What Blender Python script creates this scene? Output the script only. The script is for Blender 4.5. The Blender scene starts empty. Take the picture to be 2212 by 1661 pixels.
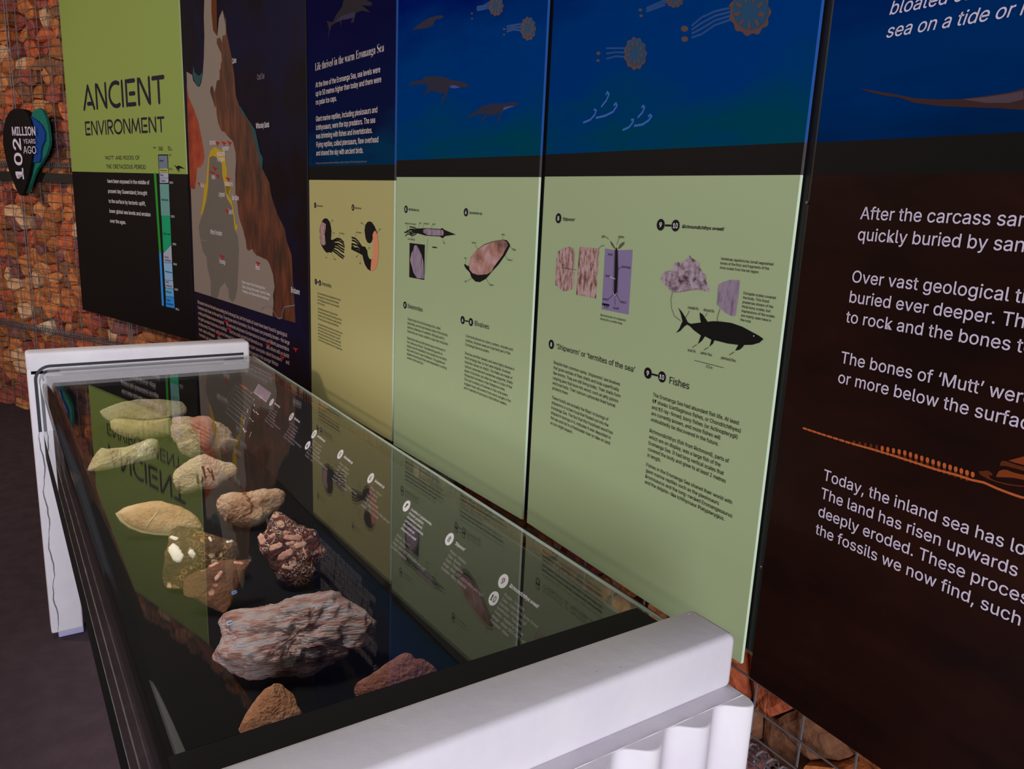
import bpy, bmesh, math, random, os
from mathutils import Vector, Matrix, noise
from mathutils.geometry import tessellate_polygon
SC = bpy.context.scene
COL = SC.collection
# ------------------------------------------------------------------ camera
CAM_LOC = Vector((0, 0, 1.5))
CAM_R = Vector((0.5468075, 0.8360701, 0.0445903)); CAM_U = Vector((-0.2107033, 0.0858701, 0.9737713)); CAM_F = Vector((-0.8103121, 0.5418607, -0.2231171))
FPX = 1708.4143
cam = bpy.data.cameras.new('camera'); camo = bpy.data.objects.new('camera', cam); COL.objects.link(camo)
cam.sensor_width = 36.0; cam.sensor_fit = 'HORIZONTAL'; cam.lens = FPX / 2212 * 36.0
cam.clip_start = 0.02; cam.clip_end = 100
camo.matrix_world = Matrix(((CAM_R.x, CAM_U.x, -CAM_F.x, CAM_LOC.x), (CAM_R.y, CAM_U.y, -CAM_F.y, CAM_LOC.y), (CAM_R.z, CAM_U.z, -CAM_F.z, CAM_LOC.z), (0, 0, 0, 1)))
SC.camera = camo
# ------------------------------------------------------------------ world, lights, exposure
SC.view_settings.view_transform = 'Standard'; SC.view_settings.look = 'None'
SC.view_settings.exposure = 0.0; SC.view_settings.gamma = 1.0; SC.view_settings.use_curve_mapping = False
W = bpy.data.worlds.new('world'); SC.world = W; W.use_nodes = True
W.node_tree.nodes['Background'].inputs[0].default_value = (0.66, 0.64, 0.80, 1)
W.node_tree.nodes['Background'].inputs[1].default_value = 0.08
def area(name, loc, aim, sx, sy, power, col):
    L = bpy.data.lights.new(name, 'AREA'); L.shape = 'RECTANGLE'; L.size = sx; L.size_y = sy; L.energy = power; L.color = col
    o = bpy.data.objects.new(name, L); COL.objects.link(o); o.location = loc
    o.rotation_euler = (Vector(aim) - Vector(loc)).to_track_quat('-Z', 'Y').to_euler()
    return o
area('doorway_daylight', (5.0, -2.4, 1.95), (-1.5, 0.3, 1.1), 2.6, 1.9, 415, (0.95, 0.935, 1.0))
area('ceiling_wash_light', (-1.2, -0.55, 2.75), (-1.2, 1.0, 1.75), 4.4, 2.2, 15, (1.0, 0.93, 0.86))
cl_ = area('case_fill_light', (-1.8, -0.42, 2.98), (-1.8, 0.36, 0.75), 1.5, 0.12, 5.0, (1.0, 0.95, 0.90)); cl_.data.spread = math.radians(38)  # added fill with no known lamp, brightens the fossils and labels
SP = bpy.data.lights.new('track_spotlight', 'SPOT'); SP.energy = 310; SP.color = (1.0, 0.80, 0.62); SP.spot_size = math.radians(104); SP.spot_blend = 1.0; SP.shadow_soft_size = 0.12
so_ = bpy.data.objects.new('track_spotlight', SP); COL.objects.link(so_); so_.location = (-4.9, -3.0, 2.85)
so_.rotation_euler = (Vector((-4.3, 0.4, 1.0)) - so_.location).to_track_quat('-Z', 'Y').to_euler()
# ------------------------------------------------------------------ materials
def lin(c):
    return tuple((x / 255 / 12.92 if x / 255 <= 0.04045 else ((x / 255 + 0.055) / 1.055) ** 2.4) for x in c) + (1,)
MATS = {}
def mat(name, rgb=(128, 128, 128), rough=0.6, metal=0.0, spec=0.5, noise_amt=0.0, noise_scale=20.0, rgb2=None, bump=0.0, bump_scale=80.0, stretch=None, ramp=None, detail=4.0):
    if name in MATS: return MATS[name]
    m = bpy.data.materials.new(name); m.use_nodes = True; nt = m.node_tree; N = nt.nodes; K = nt.links
    b = N['Principled BSDF']; b.inputs['Base Color'].default_value = lin(rgb); b.inputs['Roughness'].default_value = rough
    b.inputs['Metallic'].default_value = metal; b.inputs['Specular IOR Level'].default_value = spec
    if rgb2 or ramp or bump:
        tc = N.new('ShaderNodeTexCoord'); mp = N.new('ShaderNodeMapping'); K.new(tc.outputs['Object'], mp.inputs['Vector'])
        if stretch: mp.inputs['Scale'].default_value = stretch
    if rgb2 or ramp:
        n = N.new('ShaderNodeTexNoise'); n.inputs['Scale'].default_value = noise_scale; n.inputs['Detail'].default_value = detail; n.inputs['Roughness'].default_value = 0.62
        K.new(mp.outputs['Vector'], n.inputs['Vector'])
        r = N.new('ShaderNodeValToRGB'); K.new(n.outputs['Fac'], r.inputs['Fac'])
        st = ramp or [(0.38, rgb), (0.64, rgb2)]
        while len(r.color_ramp.elements) < len(st): r.color_ramp.elements.new(0.5)
        for e, (p, c) in zip(r.color_ramp.elements, st): e.position = p; e.color = lin(c)
        K.new(r.outputs['Color'], b.inputs['Base Color'])
    if bump:
        n2 = N.new('ShaderNodeTexNoise'); n2.inputs['Scale'].default_value = bump_scale; n2.inputs['Detail'].default_value = 6
        K.new(mp.outputs['Vector'], n2.inputs['Vector'])
        bp = N.new('ShaderNodeBump'); bp.inputs['Strength'].default_value = bump; bp.inputs['Distance'].default_value = 0.01
        K.new(n2.outputs['Fac'], bp.inputs['Height']); K.new(bp.outputs['Normal'], b.inputs['Normal'])
    MATS[name] = m
    return m
PRINT = dict(ink=(18, 16, 18), paper=(225, 220, 228), pale=(222, 208, 205), pale2=(190, 165, 165), grey=(120, 115, 120), maroon=(80, 25, 20), navy=(34, 28, 46), lav=(212, 200, 222), lav2=(205, 195, 220), red=(170, 30, 25),
    lilac=(135, 120, 160), olive=(92, 92, 70), peach=(215, 140, 105), brown2=(26, 20, 34), brown3=(46, 40, 74), turtle=(20, 24, 54), turtle2=(60, 72, 140), jelrim=(84, 60, 62), jelly=(8, 66, 104), jeltent=(8, 66, 128), plank=(50, 98, 185),
    mapgrey=(134, 122, 114), mapdark=(106, 100, 94), mapyellow=(178, 150, 40), mapsea=(40, 75, 80), mapbrown=(92, 45, 18), slate=(105, 120, 140), mustard=(175, 178, 95), mist=(160, 165, 190), mist2=(150, 172, 205), teal2=(100, 150, 148),
    green2=(25, 150, 105), green3=(40, 140, 45), sky2=(130, 175, 215), sky3=(95, 165, 215), blue2=(50, 140, 225), tail=(58, 34, 34), tail2=(80, 62, 72), bone=(190, 95, 50), bone2=(95, 42, 20), bone3=(130, 58, 26),
    teal=(25, 105, 92), blue=(20, 62, 135), black=(22, 18, 18), white=(238, 228, 245), greyl=(150, 138, 152), card=(190, 165, 185), plum=(110, 80, 130), coral=(205, 90, 60), teal3=(30, 95, 90), gold=(180, 150, 60))
def pm(k):
    n = 'print_' + k
    if n in MATS: return MATS[n]
    if k == 'fossA': return mat(n, (150, 130, 150), 0.5, rgb2=(70, 48, 50), ramp=[(0.36, (60, 42, 45)), (0.47, (140, 118, 130)), (0.6, (182, 165, 180)), (0.7, (110, 105, 160))], noise_scale=55)
    if k == 'fossB': return mat(n, (130, 115, 150), 0.5, ramp=[(0.3, (70, 58, 85)), (0.5, (145, 128, 152)), (0.7, (160, 140, 145))], noise_scale=40, stretch=(2.5, 1, 0.6))
    if k == 'fossC': return mat(n, (170, 140, 140), 0.5, ramp=[(0.36, (75, 45, 40)), (0.47, (160, 120, 115)), (0.6, (195, 168, 170)), (0.7, (140, 90, 75))], noise_scale=60, stretch=(2.2, 1, 0.7))
    if k == 'shell': return mat(n, (180, 140, 130), 0.5, ramp=[(0.33, (95, 62, 60)), (0.48, (165, 118, 105)), (0.6, (190, 150, 150)), (0.7, (200, 170, 180))], noise_scale=18)
    if k == 'maporange': return mat(n, (140, 62, 28), 0.5, ramp=[(0.35, (44, 24, 12)), (0.5, (78, 36, 18)), (0.66, (108, 54, 30))], noise_scale=11, stretch=(1.6, 1, 0.5))
    if k == 'mapred': return mat(n, (150, 52, 24), 0.5, ramp=[(0.35, (120, 32, 16)), (0.6, (165, 66, 34))], noise_scale=7)
    if k == 'card': return mat(n, PRINT[k], 0.6)
    return mat(n, PRINT[k], 0.5, spec=0.15)
# ------------------------------------------------------------------ mesh helpers
def obj(name, verts, faces, m, parent=None, smooth=False, mats=None, fm=None):
    me = bpy.data.meshes.new(name); me.from_pydata([tuple(v) for v in verts], [], faces); me.update()
    for x in (mats or [m]): me.materials.append(x)
    if fm: me.polygons.foreach_set('material_index', fm)
    if smooth: me.polygons.foreach_set('use_smooth', [True] * len(me.polygons))
    o = bpy.data.objects.new(name, me); COL.objects.link(o)
    if parent: o.parent = parent
    return o
def empty(name, loc=(0, 0, 0), M=None):
    o = bpy.data.objects.new(name, None); COL.objects.link(o); o.empty_display_size = 0.05
    if M is not None: o.matrix_world = M
    else: o.location = loc
    return o
def tag(o, label, cat, group=None, kind=None):
    o['label'] = label; o['category'] = cat
    if group: o['group'] = group
    if kind: o['kind'] = kind
    return o
def box(x0, x1, y0, y1, z0, z1):
    v = [(x, y, z) for x in (x0, x1) for y in (y0, y1) for z in (z0, z1)]
    f = [(0, 1, 3, 2), (4, 6, 7, 5), (0, 4, 5, 1), (2, 3, 7, 6), (0, 2, 6, 4), (1, 5, 7, 3)]
    return v, f
def bevelled(name, bx, m, parent, r=0.008, seg=3):
    bm = bmesh.new(); v, f = bx; vs = [bm.verts.new(p) for p in v]
    for q in f: bm.faces.new([vs[i] for i in q])
    bmesh.ops.recalc_face_normals(bm, faces=bm.faces)
    bmesh.ops.bevel(bm, geom=list(bm.edges), offset=r, segments=seg, profile=0.5, affect='EDGES')
    me = bpy.data.meshes.new(name); bm.to_mesh(me); bm.free(); me.materials.append(m)
    me.polygons.foreach_set('use_smooth', [True] * len(me.polygons))
    o = bpy.data.objects.new(name, me); COL.objects.link(o)
    if parent: o.parent = parent
    return o
def tri(pts):
    return [tuple(t) for t in tessellate_polygon([[Vector((p[0], p[1], 0)) for p in pts]])]
def tube_mesh(paths, r, n=5):
    V, F = [], []
    for path in paths:
        pts = [Vector(p) for p in path]; base = len(V)
        for i, p in enumerate(pts):
            d = (pts[min(i + 1, len(pts) - 1)] - pts[max(i - 1, 0)]).normalized()
            a = d.cross(Vector((0, 0, 1)) if abs(d.z) < 0.9 else Vector((1, 0, 0))).normalized(); b = d.cross(a)
            for k in range(n):
                t = 2 * math.pi * k / n; V.append(p + a * r * math.cos(t) + b * r * math.sin(t))
        for i in range(len(pts) - 1):
            for k in range(n):
                F.append((base + i * n + k, base + i * n + (k + 1) % n, base + (i + 1) * n + (k + 1) % n, base + (i + 1) * n + k))
        F.append(tuple(base + k for k in range(n))[::-1]); F.append(tuple(base + (len(pts) - 1) * n + k for k in range(n)))
    return V, F
# ------------------------------------------------------------------ lettering (built from font outlines, kept as flat mesh)
FD = bpy.utils.system_resource('DATAFILES', path='fonts')
def font(fn):
    try: return bpy.data.fonts.load(os.path.join(FD, fn))
    except Exception: return None
F_SANS = font('Inter.woff2'); F_SERIF = font('NotoSansMath-Regular.woff2')
def serif(t):
    if F_SERIF is None: return t
    return ''.join(chr(0x1D400 + ord(c) - 65) if 'A' <= c <= 'Z' else chr(0x1D41A + ord(c) - 97) if 'a' <= c <= 'z' else c for c in t)
JOBS = []; TMP = []
def glyph_obj(txt, st, res=2):
    c = bpy.data.curves.new('txt', 'FONT'); c.size = 1.0; c.resolution_u = res; c.fill_mode = 'FRONT'
    f = F_SERIF if st == 'serif' else F_SANS
    if f: c.font = f
    c.offset = -0.010 if st == 'serif' else 0.004
    c.body = serif(txt) if st == 'serif' else txt
    if 'b' in st and st != 'serif': c.offset = 0.016
    if 'i' in st and st != 'serif': c.shear = 0.22
    o = bpy.data.objects.new('txt', c); COL.objects.link(o); TMP.append(o)
    return o
CAP = {}
for k_ in ('sans', 'serif'):        # measured height of a capital, so that sizes are true whatever the font
    o_ = glyph_obj('H', 'serif' if k_ == 'serif' else 'r'); bpy.context.view_layer.update(); CAP[k_] = o_.dimensions.y
def add_text(parent, name, m, y, lines, s, z, pitch, shift, ref, refw, size, st, rot=0, boxh=None):
    res = 3 if size > 0.02 else 1 if size < 0.0095 else 2
    objs = [glyph_obj(t, st, res) if t.strip() else None for t in lines]
    refo = glyph_obj(ref, st, 1) if isinstance(ref, str) else objs[ref]
    size = size * 0.727 / CAP['serif' if st == 'serif' else 'sans']
    JOBS.append((parent, name, m, y, objs, s, z, pitch, shift, refo, refw, size, rot, boxh))
def flush_text():
    bpy.context.view_layer.update(); dg = bpy.context.evaluated_depsgraph_get(); cache = {}
    def me_of(o):
        if o.name not in cache:
            me = bpy.data.meshes.new_from_object(o.evaluated_get(dg))
            cache[o.name] = ([v.co.copy() for v in me.vertices], [tuple(p.vertices) for p in me.polygons]); bpy.data.meshes.remove(me)
        return cache[o.name]
    for parent, name, m, y, objs, s, z, pitch, shift, refo, refw, size, rot, boxh in JOBS:
        rv = me_of(refo)[0]; x0 = min(v.x for v in rv); wd = max(v.x for v in rv) - x0; xs = refw / wd
        V, F = [], []
        for i, o in enumerate(objs):
            if o is None: continue
            vs, fs = me_of(o); b = len(V)
            if rot:      # reads upwards: x' = up
                hy = max(v.y for v in vs); k = boxh / hy
                V += [(s - v.y * k, y, z + (v.x - x0) * xs) for v in vs]
            else:
                V += [(s + i * shift + (v.x - x0) * xs, y, z - i * pitch + v.y * size) for v in vs]
            F += [tuple(b + q for q in f) for f in fs]
        obj(name, V, F, m, parent)
    for o in TMP:
        c = o.data; bpy.data.objects.remove(o); bpy.data.curves.remove(c)
# art-deco capitals drawn as round-ended strokes on a unit-high grid: (width, strokes)
def arc(cx, cy, rx, ry, a0, a1, n=12):
    return [(cx + rx * math.cos(math.radians(a0 + (a1 - a0) * k / n)), cy + ry * math.sin(math.radians(a0 + (a1 - a0) * k / n))) for k in range(n + 1)]
DECO = {
 'A': (.56, [[(0, 0), (.27, 1), (.56, 0)], [(.22, .22), (.46, .22)]]),
 'N': (.56, [[(.03, 0), (.03, 1)], [(.10, .98), (.48, .06)], [(.53, 0), (.53, 1)]]),
 'C': (.52, [arc(.36, .5, .34, .5, 62, 298)]),
 'I': (.06, [[(.03, 0), (.03, 1)]]),
 'E': (.46, [[(.04, 0), (.04, 1)], [(.12, .98), (.44, .98)], [(.2, .46), (.42, .46)], [(.12, .02), (.44, .02)]]),
 'T': (.48, [[(0, .96), (.48, .96)], [(.25, .84), (.25, 0)]]),
 'V': (.5, [[(0, 1), (.24, 0), (.5, 1)]]),
 'R': (.48, [[(.04, 0), (.04, 1), (.26, 1)] + arc(.26, .74, .2, .26, 90, -90)[1:] + [(.14, .48)], [(.2, .48), (.46, 0)]]),
 'O': (.68, [arc(.34, .5, .34, .5, 0, 360, 24)]),
 'M': (.68, [[(.0, 0), (.1, 1), (.34, .12), (.58, 1), (.68, 0)]]),
 'U': (.5, [[(.03, 1), (.03, .3)] + arc(.25, .26, .22, .26, 180, 360)[0:] + [(.47, 1)]]),
 'D': (.54, [[(.04, .02), (.04, .98), (.2, .98)] + arc(.2, .5, .32, .48, 90, -90)[1:] + [(.04, .02)]]),
 'K': (.46, [[(.04, 0), (.04, 1)], [(.44, 1), (.1, .48), (.46, 0)]]),
 'S': (.42, [arc(.21, .74, .19, .26, 40, 270) + arc(.21, .24, .19, .25, 90, -140)[1:]]),
 'F': (.42, [[(.04, 0), (.04, 1), (.42, 1)], [(.12, .48), (.36, .48)]]),
 'H': (.52, [[(.03, 0), (.03, 1)], [(.49, 0), (.49, 1)], [(.1, .48), (.42, .48)]]),
 'P': (.46, [[(.04, 0), (.04, 1), (.24, 1)] + arc(.24, .72, .2, .28, 90, -90)[1:] + [(.12, .44)]]),
 "'": (.08, [[(.04, 1), (.04, .82)]]), ' ': (.22, [])}
def stroke_mesh(paths, w, y, V, F):
    h = w / 2
    for p in paths:
        for i in range(len(p) - 1):
            a = Vector(p[i]); b = Vector(p[i + 1]); d = b - a
            if d.length < 1e-6: continue
            d.normalize(); n = Vector((-d.y, d.x)); base = len(V); pts = []
            t0 = math.atan2(n.y, n.x)
            for k in range(5): t = t0 + math.pi * k / 4; pts.append(a + Vector((math.cos(t), math.sin(t))) * h)
            for k in range(5): t = t0 + math.pi + math.pi * k / 4; pts.append(b + Vector((math.cos(t), math.sin(t))) * h)
            V += [(q.x, y - 1e-6 * (len(F) % 40), q.y) for q in pts]; F.append(tuple(range(base, base + 10)))
def add_deco(parent, name, m, y, txt, s, z, w, h):
    gap = 0.13; tot = sum(DECO[c][0] for c in txt) + gap * (len(txt) - 1); kx = w / tot
    V, F = [], []; x = 0
    lw = h * 0.15
    for c in txt:
        gw, st = DECO[c]
        stroke_mesh([[(s + (x + px) * kx, z + lw / 2 + py * (h - lw)) for px, py in q] for q in st], lw, y, V, F); x += gw + gap
    obj(name, V, F, m, parent)
def frame(a, b, z):
    a = Vector(a); b = Vector(b); u = (b - a).normalized(); n = Vector((-u.y, u.x))
    return Matrix(((u.x, n.x, 0, a.x), (u.y, n.y, 0, a.y), (0, 0, 1, z), (0, 0, 0, 1))), (b - a).length
DATA = [
('D',5,'number_disc','ink',2,(0.0596,1.474),0.0103,'8','paper'),
('T', 5, 'heading_text', 'ink', 2, ['‘Shipworm’'], 0.0747, 1.4701, 0, 0, 0, 0.044, 0.00894, 'bi'),
('D',5,'number_disc','ink',2,(0.372,1.475),0.0101,'9','paper'),
('D',5,'number_disc','ink',2,(0.4094,1.4753),0.0099,'10','paper'),
('S',5,'dash_print','ink',2,0.0035,[[(0.3846,1.4745),(0.3974,1.4748)]]),
('T', 5, 'heading_text', 'ink', 2, ['Richmondichthys sweeti'], 0.4257, 1.4723, 0, 0, 0, 0.0952, 0.00743, 'bi'),
('D',5,'number_disc','ink',2,(0.0597,1.208),0.0101,'8','paper'),
('T', 5, 'heading_text', 'ink', 2, ['‘Shipworm’ or ‘termites of the sea’'], 0.0787, 1.2025, 0, 0, 0, 0.2567, 0.01541, 'r'),
('D',5,'number_disc','ink',2,(0.3715,1.2089),0.0104,'9','paper'),
('D',5,'number_disc','ink',2,(0.4091,1.2096),0.0101,'10','paper'),
('S',5,'dash_print','ink',2,0.0035,[[(0.3837,1.2092),(0.3967,1.2096)]]),
('T', 5, 'heading_text', 'ink', 2, ['Fishes'], 0.429, 1.202, 0, 0, 0, 0.049, 0.01719, 'r'),
('T', 5, 'body_text', 'ink', 2, ['Despite their common name, ‘shipworms’ are bivalves', 'that grow outside of their shells and look superficially', 'like worms. They are still living today. Their shells form', 'rasping jaws that bore into wood, such as jetty pylons', 'and boat hulls. Their calcium carbonate lined tunnel', 'protects them.'], 0.0729, 1.1681, 0.01124, 0, 0, 0.2228, 0.00933, 'r'),
('T', 5, 'body_text', 'ink', 2, ['These fossils are actually the filled-in borings of', 'shipworms in a tree truck that floated out into the', 'Eromanga Sea. The fact that this fossilised wood has', 'shipworm borings in it, indicates it was deposited in', 'the sea and not in a freshwater river or lake on land', 'as you might expect.'], 0.0728, 1.091, 0.01142, 0, 0, 0.1961, 0.00948, 'r'),
('T', 5, 'body_text', 'ink', 2, ['The Eromanga Sea had abundant fish life. At least', '17 sharks (cartilaginous fishes, or Chondrichthyes)', 'and 10 ray-finned, bony fishes (or Actinopterygii)', 'are currently known, and more fishes will', 'undoubtedly be discovered in the future.'], 0.3897, 1.1695, 0.01158, 0, 0, 0.2058, 0.00961, 'r'),
('T', 5, 'body_text', 'ink', 2, ['Richmondichthys (fish from Richmond), parts of', 'which are on display, was a large fish of the', 'Eromanga Sea. It had long vertical scales that', 'covered the body and grew to at least 2 metres', 'in length.'], 0.3894, 1.1015, 0.01177, 0, 0, 0.1938, 0.00977, 'r'),
('T', 5, 'body_text', 'ink', 2, ['Fishes in the Eromanga Sea shared their world with', 'giant marine reptiles such as the plesiosaurs', 'Kronosaurus and the long-necked Eromangasaurus', 'and the dolphin-like ichthyosaur Platypterygius.'], 0.3886, 1.0356, 0.01117, 0, 0, 0.2108, 0.00927, 'r'),
('T', 5, 'caption_text', 'ink', 2, ['Vertebrae, lepidotrichia (small segmented', 'bones of the fins) and fragments of the', 'bony scales from the tail region'], 0.5205, 1.4264, 0.0071, 0, 0, 0.106, 0.00589, 'r'),
('T', 5, 'caption_text', 'ink', 2, ['Elongate scales covered', 'the body. This fossil', 'preserves slivers of the', 'thick bony scales, but', 'impressions of the scales', 'are mainly seen here in', 'the rock'], 0.5753, 1.3774, 0.00702, 0, 0, 0.0629, 0.00582, 'r'),
('T', 5, 'caption_text', 'ink', 2, ['Reconstruction of a shipworm', 'boring into a conifer trunk'], 0.2216, 1.293, 0.0075, 0, 0, 0.0769, 0.00622, 'r'),
('T', 5, 'caption_text', 'ink', 3, ['gills'], 0.2088, 1.4436, 0, 0, 0, 0.0103, 0.0068, 'r'),
('T', 5, 'caption_text', 'ink', 3, ['siphon'], 0.2585, 1.4458, 0, 0, 0, 0.0171, 0.0068, 'r'),
('T', 5, 'caption_text', 'ink', 3, ['wood'], 0.2315, 1.4113, 0, 0, 0, 0.0135, 0.0068, 'r'),
('T', 5, 'caption_text', 'ink', 3, ['bore hole'], 0.2757, 1.3916, 0, 0, 0, 0.0244, 0.0068, 'r'),
('T', 5, 'caption_text', 'ink', 3, ['body'], 0.2296, 1.3702, 0, 0, 0, 0.0128, 0.0068, 'r'),
('T', 5, 'caption_text', 'ink', 3, ['valve 1'], 0.2248, 1.325, 0, 0, 0, 0.018, 0.0068, 'r'),
('T', 5, 'caption_text', 'ink', 3, ['valve 2'], 0.2776, 1.3261, 0, 0, 0, 0.0181, 0.0068, 'r'),
('T', 5, 'caption_text', 'ink', 3, ['mouth'], 0.2594, 1.3119, 0, 0, 0, 0.0165, 0.0068, 'r'),
('T', 5, 'caption_text', 'ink', 3, ['1 cm'], 0.2312, 1.3105, 0, 0, 0, 0.0129, 0.0068, 'r'),
('T', 5, 'caption_text', 'ink', 3, ['caudal fin'], 0.4575, 1.3392, 0, 0, 0, 0.0247, 0.0068, 'r'),
('T', 5, 'caption_text', 'ink', 3, ['dorsal fin'], 0.4944, 1.34, 0, 0, 0, 0.0235, 0.0068, 'r'),
('T', 5, 'caption_text', 'ink', 3, ['anal fin'], 0.467, 1.2672, 0, 0, 0, 0.0186, 0.0068, 'r'),
('T', 5, 'caption_text', 'ink', 3, ['pelvic fins'], 0.4975, 1.268, 0, 0, 0, 0.0253, 0.0068, 'r'),
('T', 5, 'caption_text', 'ink', 3, ['pectoral fins'], 0.5436, 1.2683, 0, 0, 0, 0.0311, 0.0068, 'r'),
('T', 5, 'caption_text', 'ink', 3, ['0.5 m'], 0.5125, 1.2474, 0, 0, 0, 0.0142, 0.0068, 'r'),
('P',5,'fish_print','ink',2,[(0.4624,1.3152),(0.4686,1.3145),(0.4908,1.3201),(0.4885,1.3246),(0.4864,1.3316),(0.4857,1.3364),(0.4931,1.3338),(0.5006,1.3276),(0.5053,1.3234),(0.5171,1.3262),(0.5329,1.3281),(0.5562,1.3293),(0.5793,1.3269),(0.5992,1.322),(0.6157,1.3179),(0.6244,1.3145),(0.6172,1.3074),(0.6036,1.3018),(0.5878,1.2988),(0.5854,1.2949),(0.5801,1.2899),(0.5711,1.2865),(0.5761,1.2968),(0.5533,1.2952),(0.5246,1.2957),(0.5222,1.2898),(0.5152,1.2831),(0.5182,1.2952),(0.5029,1.2987),(0.4973,1.2905),(0.4882,1.2827),(0.4937,1.2985),(0.4768,1.3044),(0.4657,1.3101),(0.4585,1.3115),(0.4521,1.3068),(0.4443,1.2986),(0.4343,1.2932),(0.442,1.3027),(0.4474,1.3161),(0.4414,1.3278),(0.4342,1.3375),(0.4435,1.3318),(0.4535,1.3232),(0.4596,1.3166)]),
('P',5,'fish_eye_print','paper',3,[(0.604,1.3165),(0.6053,1.3171),(0.6064,1.3162),(0.6059,1.315),(0.6045,1.3151)]),
('P',5,'fossil_photo','fossA',1,[(0.3831,1.3821),(0.389,1.3947),(0.4122,1.4001),(0.4136,1.4101),(0.4185,1.4137),(0.4326,1.4148),(0.4454,1.4232),(0.4499,1.4284),(0.4539,1.4239),(0.4741,1.4184),(0.4742,1.4112),(0.4837,1.4025),(0.4917,1.3985),(0.4922,1.3891),(0.5017,1.3794),(0.5026,1.3729),(0.4895,1.3726),(0.4744,1.3729),(0.4544,1.3686),(0.434,1.3637),(0.4235,1.3618),(0.4144,1.362),(0.4025,1.3689),(0.3906,1.3746)]),
('P',5,'fossil_photo','fossB',1,[(0.5201,1.3861),(0.5318,1.3926),(0.5451,1.3969),(0.5643,1.3983),(0.5651,1.3865),(0.5654,1.3716),(0.5645,1.3566),(0.5642,1.3427),(0.5593,1.3399),(0.5468,1.3414),(0.5317,1.3481),(0.5213,1.3544),(0.5204,1.372)]),
('P',5,'fossil_photo','fossC',1,[(0.0633,1.4062),(0.0867,1.4155),(0.1058,1.4193),(0.1168,1.4163),(0.1233,1.4106),(0.1259,1.3861),(0.1293,1.3417),(0.1253,1.335),(0.1128,1.3311),(0.1002,1.3271),(0.0893,1.3258),(0.0729,1.3329),(0.0614,1.3355),(0.0595,1.3547),(0.0598,1.3856)]),
('P',5,'fossil_photo','fossC',1,[(0.1372,1.4212),(0.2028,1.4218),(0.2034,1.3247),(0.1371,1.3238)]),
('P',5,'wood_diagram','lilac',1,[(0.2207,1.4234),(0.2466,1.4225),(0.2539,1.4227),(0.2736,1.4241),(0.3018,1.4268),(0.3045,1.3071),(0.2231,1.3059)]),
('P',5,'shipworm_print','ink',2,[(0.252,1.4229),(0.2551,1.4283),(0.2584,1.4234),(0.264,1.3866),(0.2661,1.3422),(0.262,1.3376),(0.2574,1.3417),(0.2545,1.3857)]),
('P',5,'gill_print','olive',1,[(0.2335,1.4397),(0.2434,1.4344),(0.2528,1.4247),(0.2481,1.4249),(0.2381,1.4317)]),
('P',5,'gill_print','olive',1,[(0.2776,1.44),(0.276,1.4342),(0.2661,1.4268),(0.2583,1.4245),(0.2636,1.4334),(0.2702,1.4378)]),
('S',5,'pointer_lines','ink',3,0.0008,[[(0.2206,1.4457),(0.2304,1.4416)],[(0.2604,1.4446),(0.2564,1.4324)],[(0.2738,1.3926),(0.2662,1.3877)],[(0.2443,1.329),(0.2554,1.3386)],[(0.2767,1.3295),(0.2674,1.3388)],[(0.2642,1.3191),(0.262,1.3329)],[(0.08,1.3739),(0.1328,1.3741)],[(0.2014,1.4211),(0.2084,1.4268),(0.2187,1.4293)],[(0.2603,1.4224),(0.2658,1.3867),(0.2683,1.343),(0.2622,1.3359),(0.2552,1.3403),(0.2527,1.3855),(0.2507,1.4217)]]),
('S',5,'pointer_lines','paper',4,0.001,[[(0.2423,1.3711),(0.2593,1.3688)],[(0.2559,1.3421),(0.2621,1.337),(0.266,1.3427)]]),
('S',5,'scale_bar','ink',3,0.004,[[(0.2263,1.3168),(0.2452,1.3169)]]),
('S',5,'pointer_lines','ink',3,0.0008,[[(0.4171,1.3624),(0.4146,1.3494),(0.418,1.3347),(0.4269,1.3219),(0.4429,1.316)],[(0.4619,1.3356),(0.4552,1.3235)],[(0.5028,1.3376),(0.4996,1.3313)],[(0.5302,1.3479),(0.5264,1.3349),(0.5272,1.3255)],[(0.4773,1.2752),(0.4866,1.2822)],[(0.5043,1.2757),(0.5134,1.2822)],[(0.5604,1.2775),(0.5695,1.2842)],[(0.4849,1.2544),(0.5508,1.2547)]]),
('D',4,'number_disc','ink',2,(0.0597,1.4709),0.0102,'5','paper'),
('T', 4, 'heading_text', 'ink', 2, ['Dimitobelus sp.'], 0.0753, 1.4681, 0, 0, 0, 0.0598, 0.00867, 'bi'),
('D',4,'number_disc','ink',2,(0.3714,1.4736),0.0101,'6','paper'),
('T', 4, 'heading_text', 'ink', 2, ['Inoceramus sp.'], 0.3863, 1.4705, 0, 0, 0, 0.0582, 0.00812, 'bi'),
('T', 4, 'caption_text', 'ink', 3, ['tentacles (only in males)'], 0.055, 1.4309, 0, 0, 0, 0.0628, 0.0068, 'r'),
('T', 4, 'caption_text', 'ink', 3, ['hook'], 0.1361, 1.4347, 0, 0, 0, 0.011, 0.0068, 'r'),
('T', 4, 'caption_text', 'ink', 3, ['proostracum'], 0.161, 1.4352, 0, 0, 0, 0.0299, 0.0068, 'r'),
('T', 4, 'caption_text', 'ink', 3, ['guard'], 0.2082, 1.4358, 0, 0, 0, 0.0136, 0.0068, 'r'),
('T', 4, 'caption_text', 'ink', 3, ['arms (tentacles)'], 0.0732, 1.3891, 0, 0, 0, 0.0407, 0.0068, 'r'),
('T', 4, 'caption_text', 'ink', 3, ['fins'], 0.267, 1.3907, 0, 0, 0, 0.0085, 0.0068, 'r'),
('T', 4, 'caption_text', 'ink', 3, ['umbo'], 0.5283, 1.4272, 0, 0, 0, 0.0134, 0.0068, 'r'),
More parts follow.
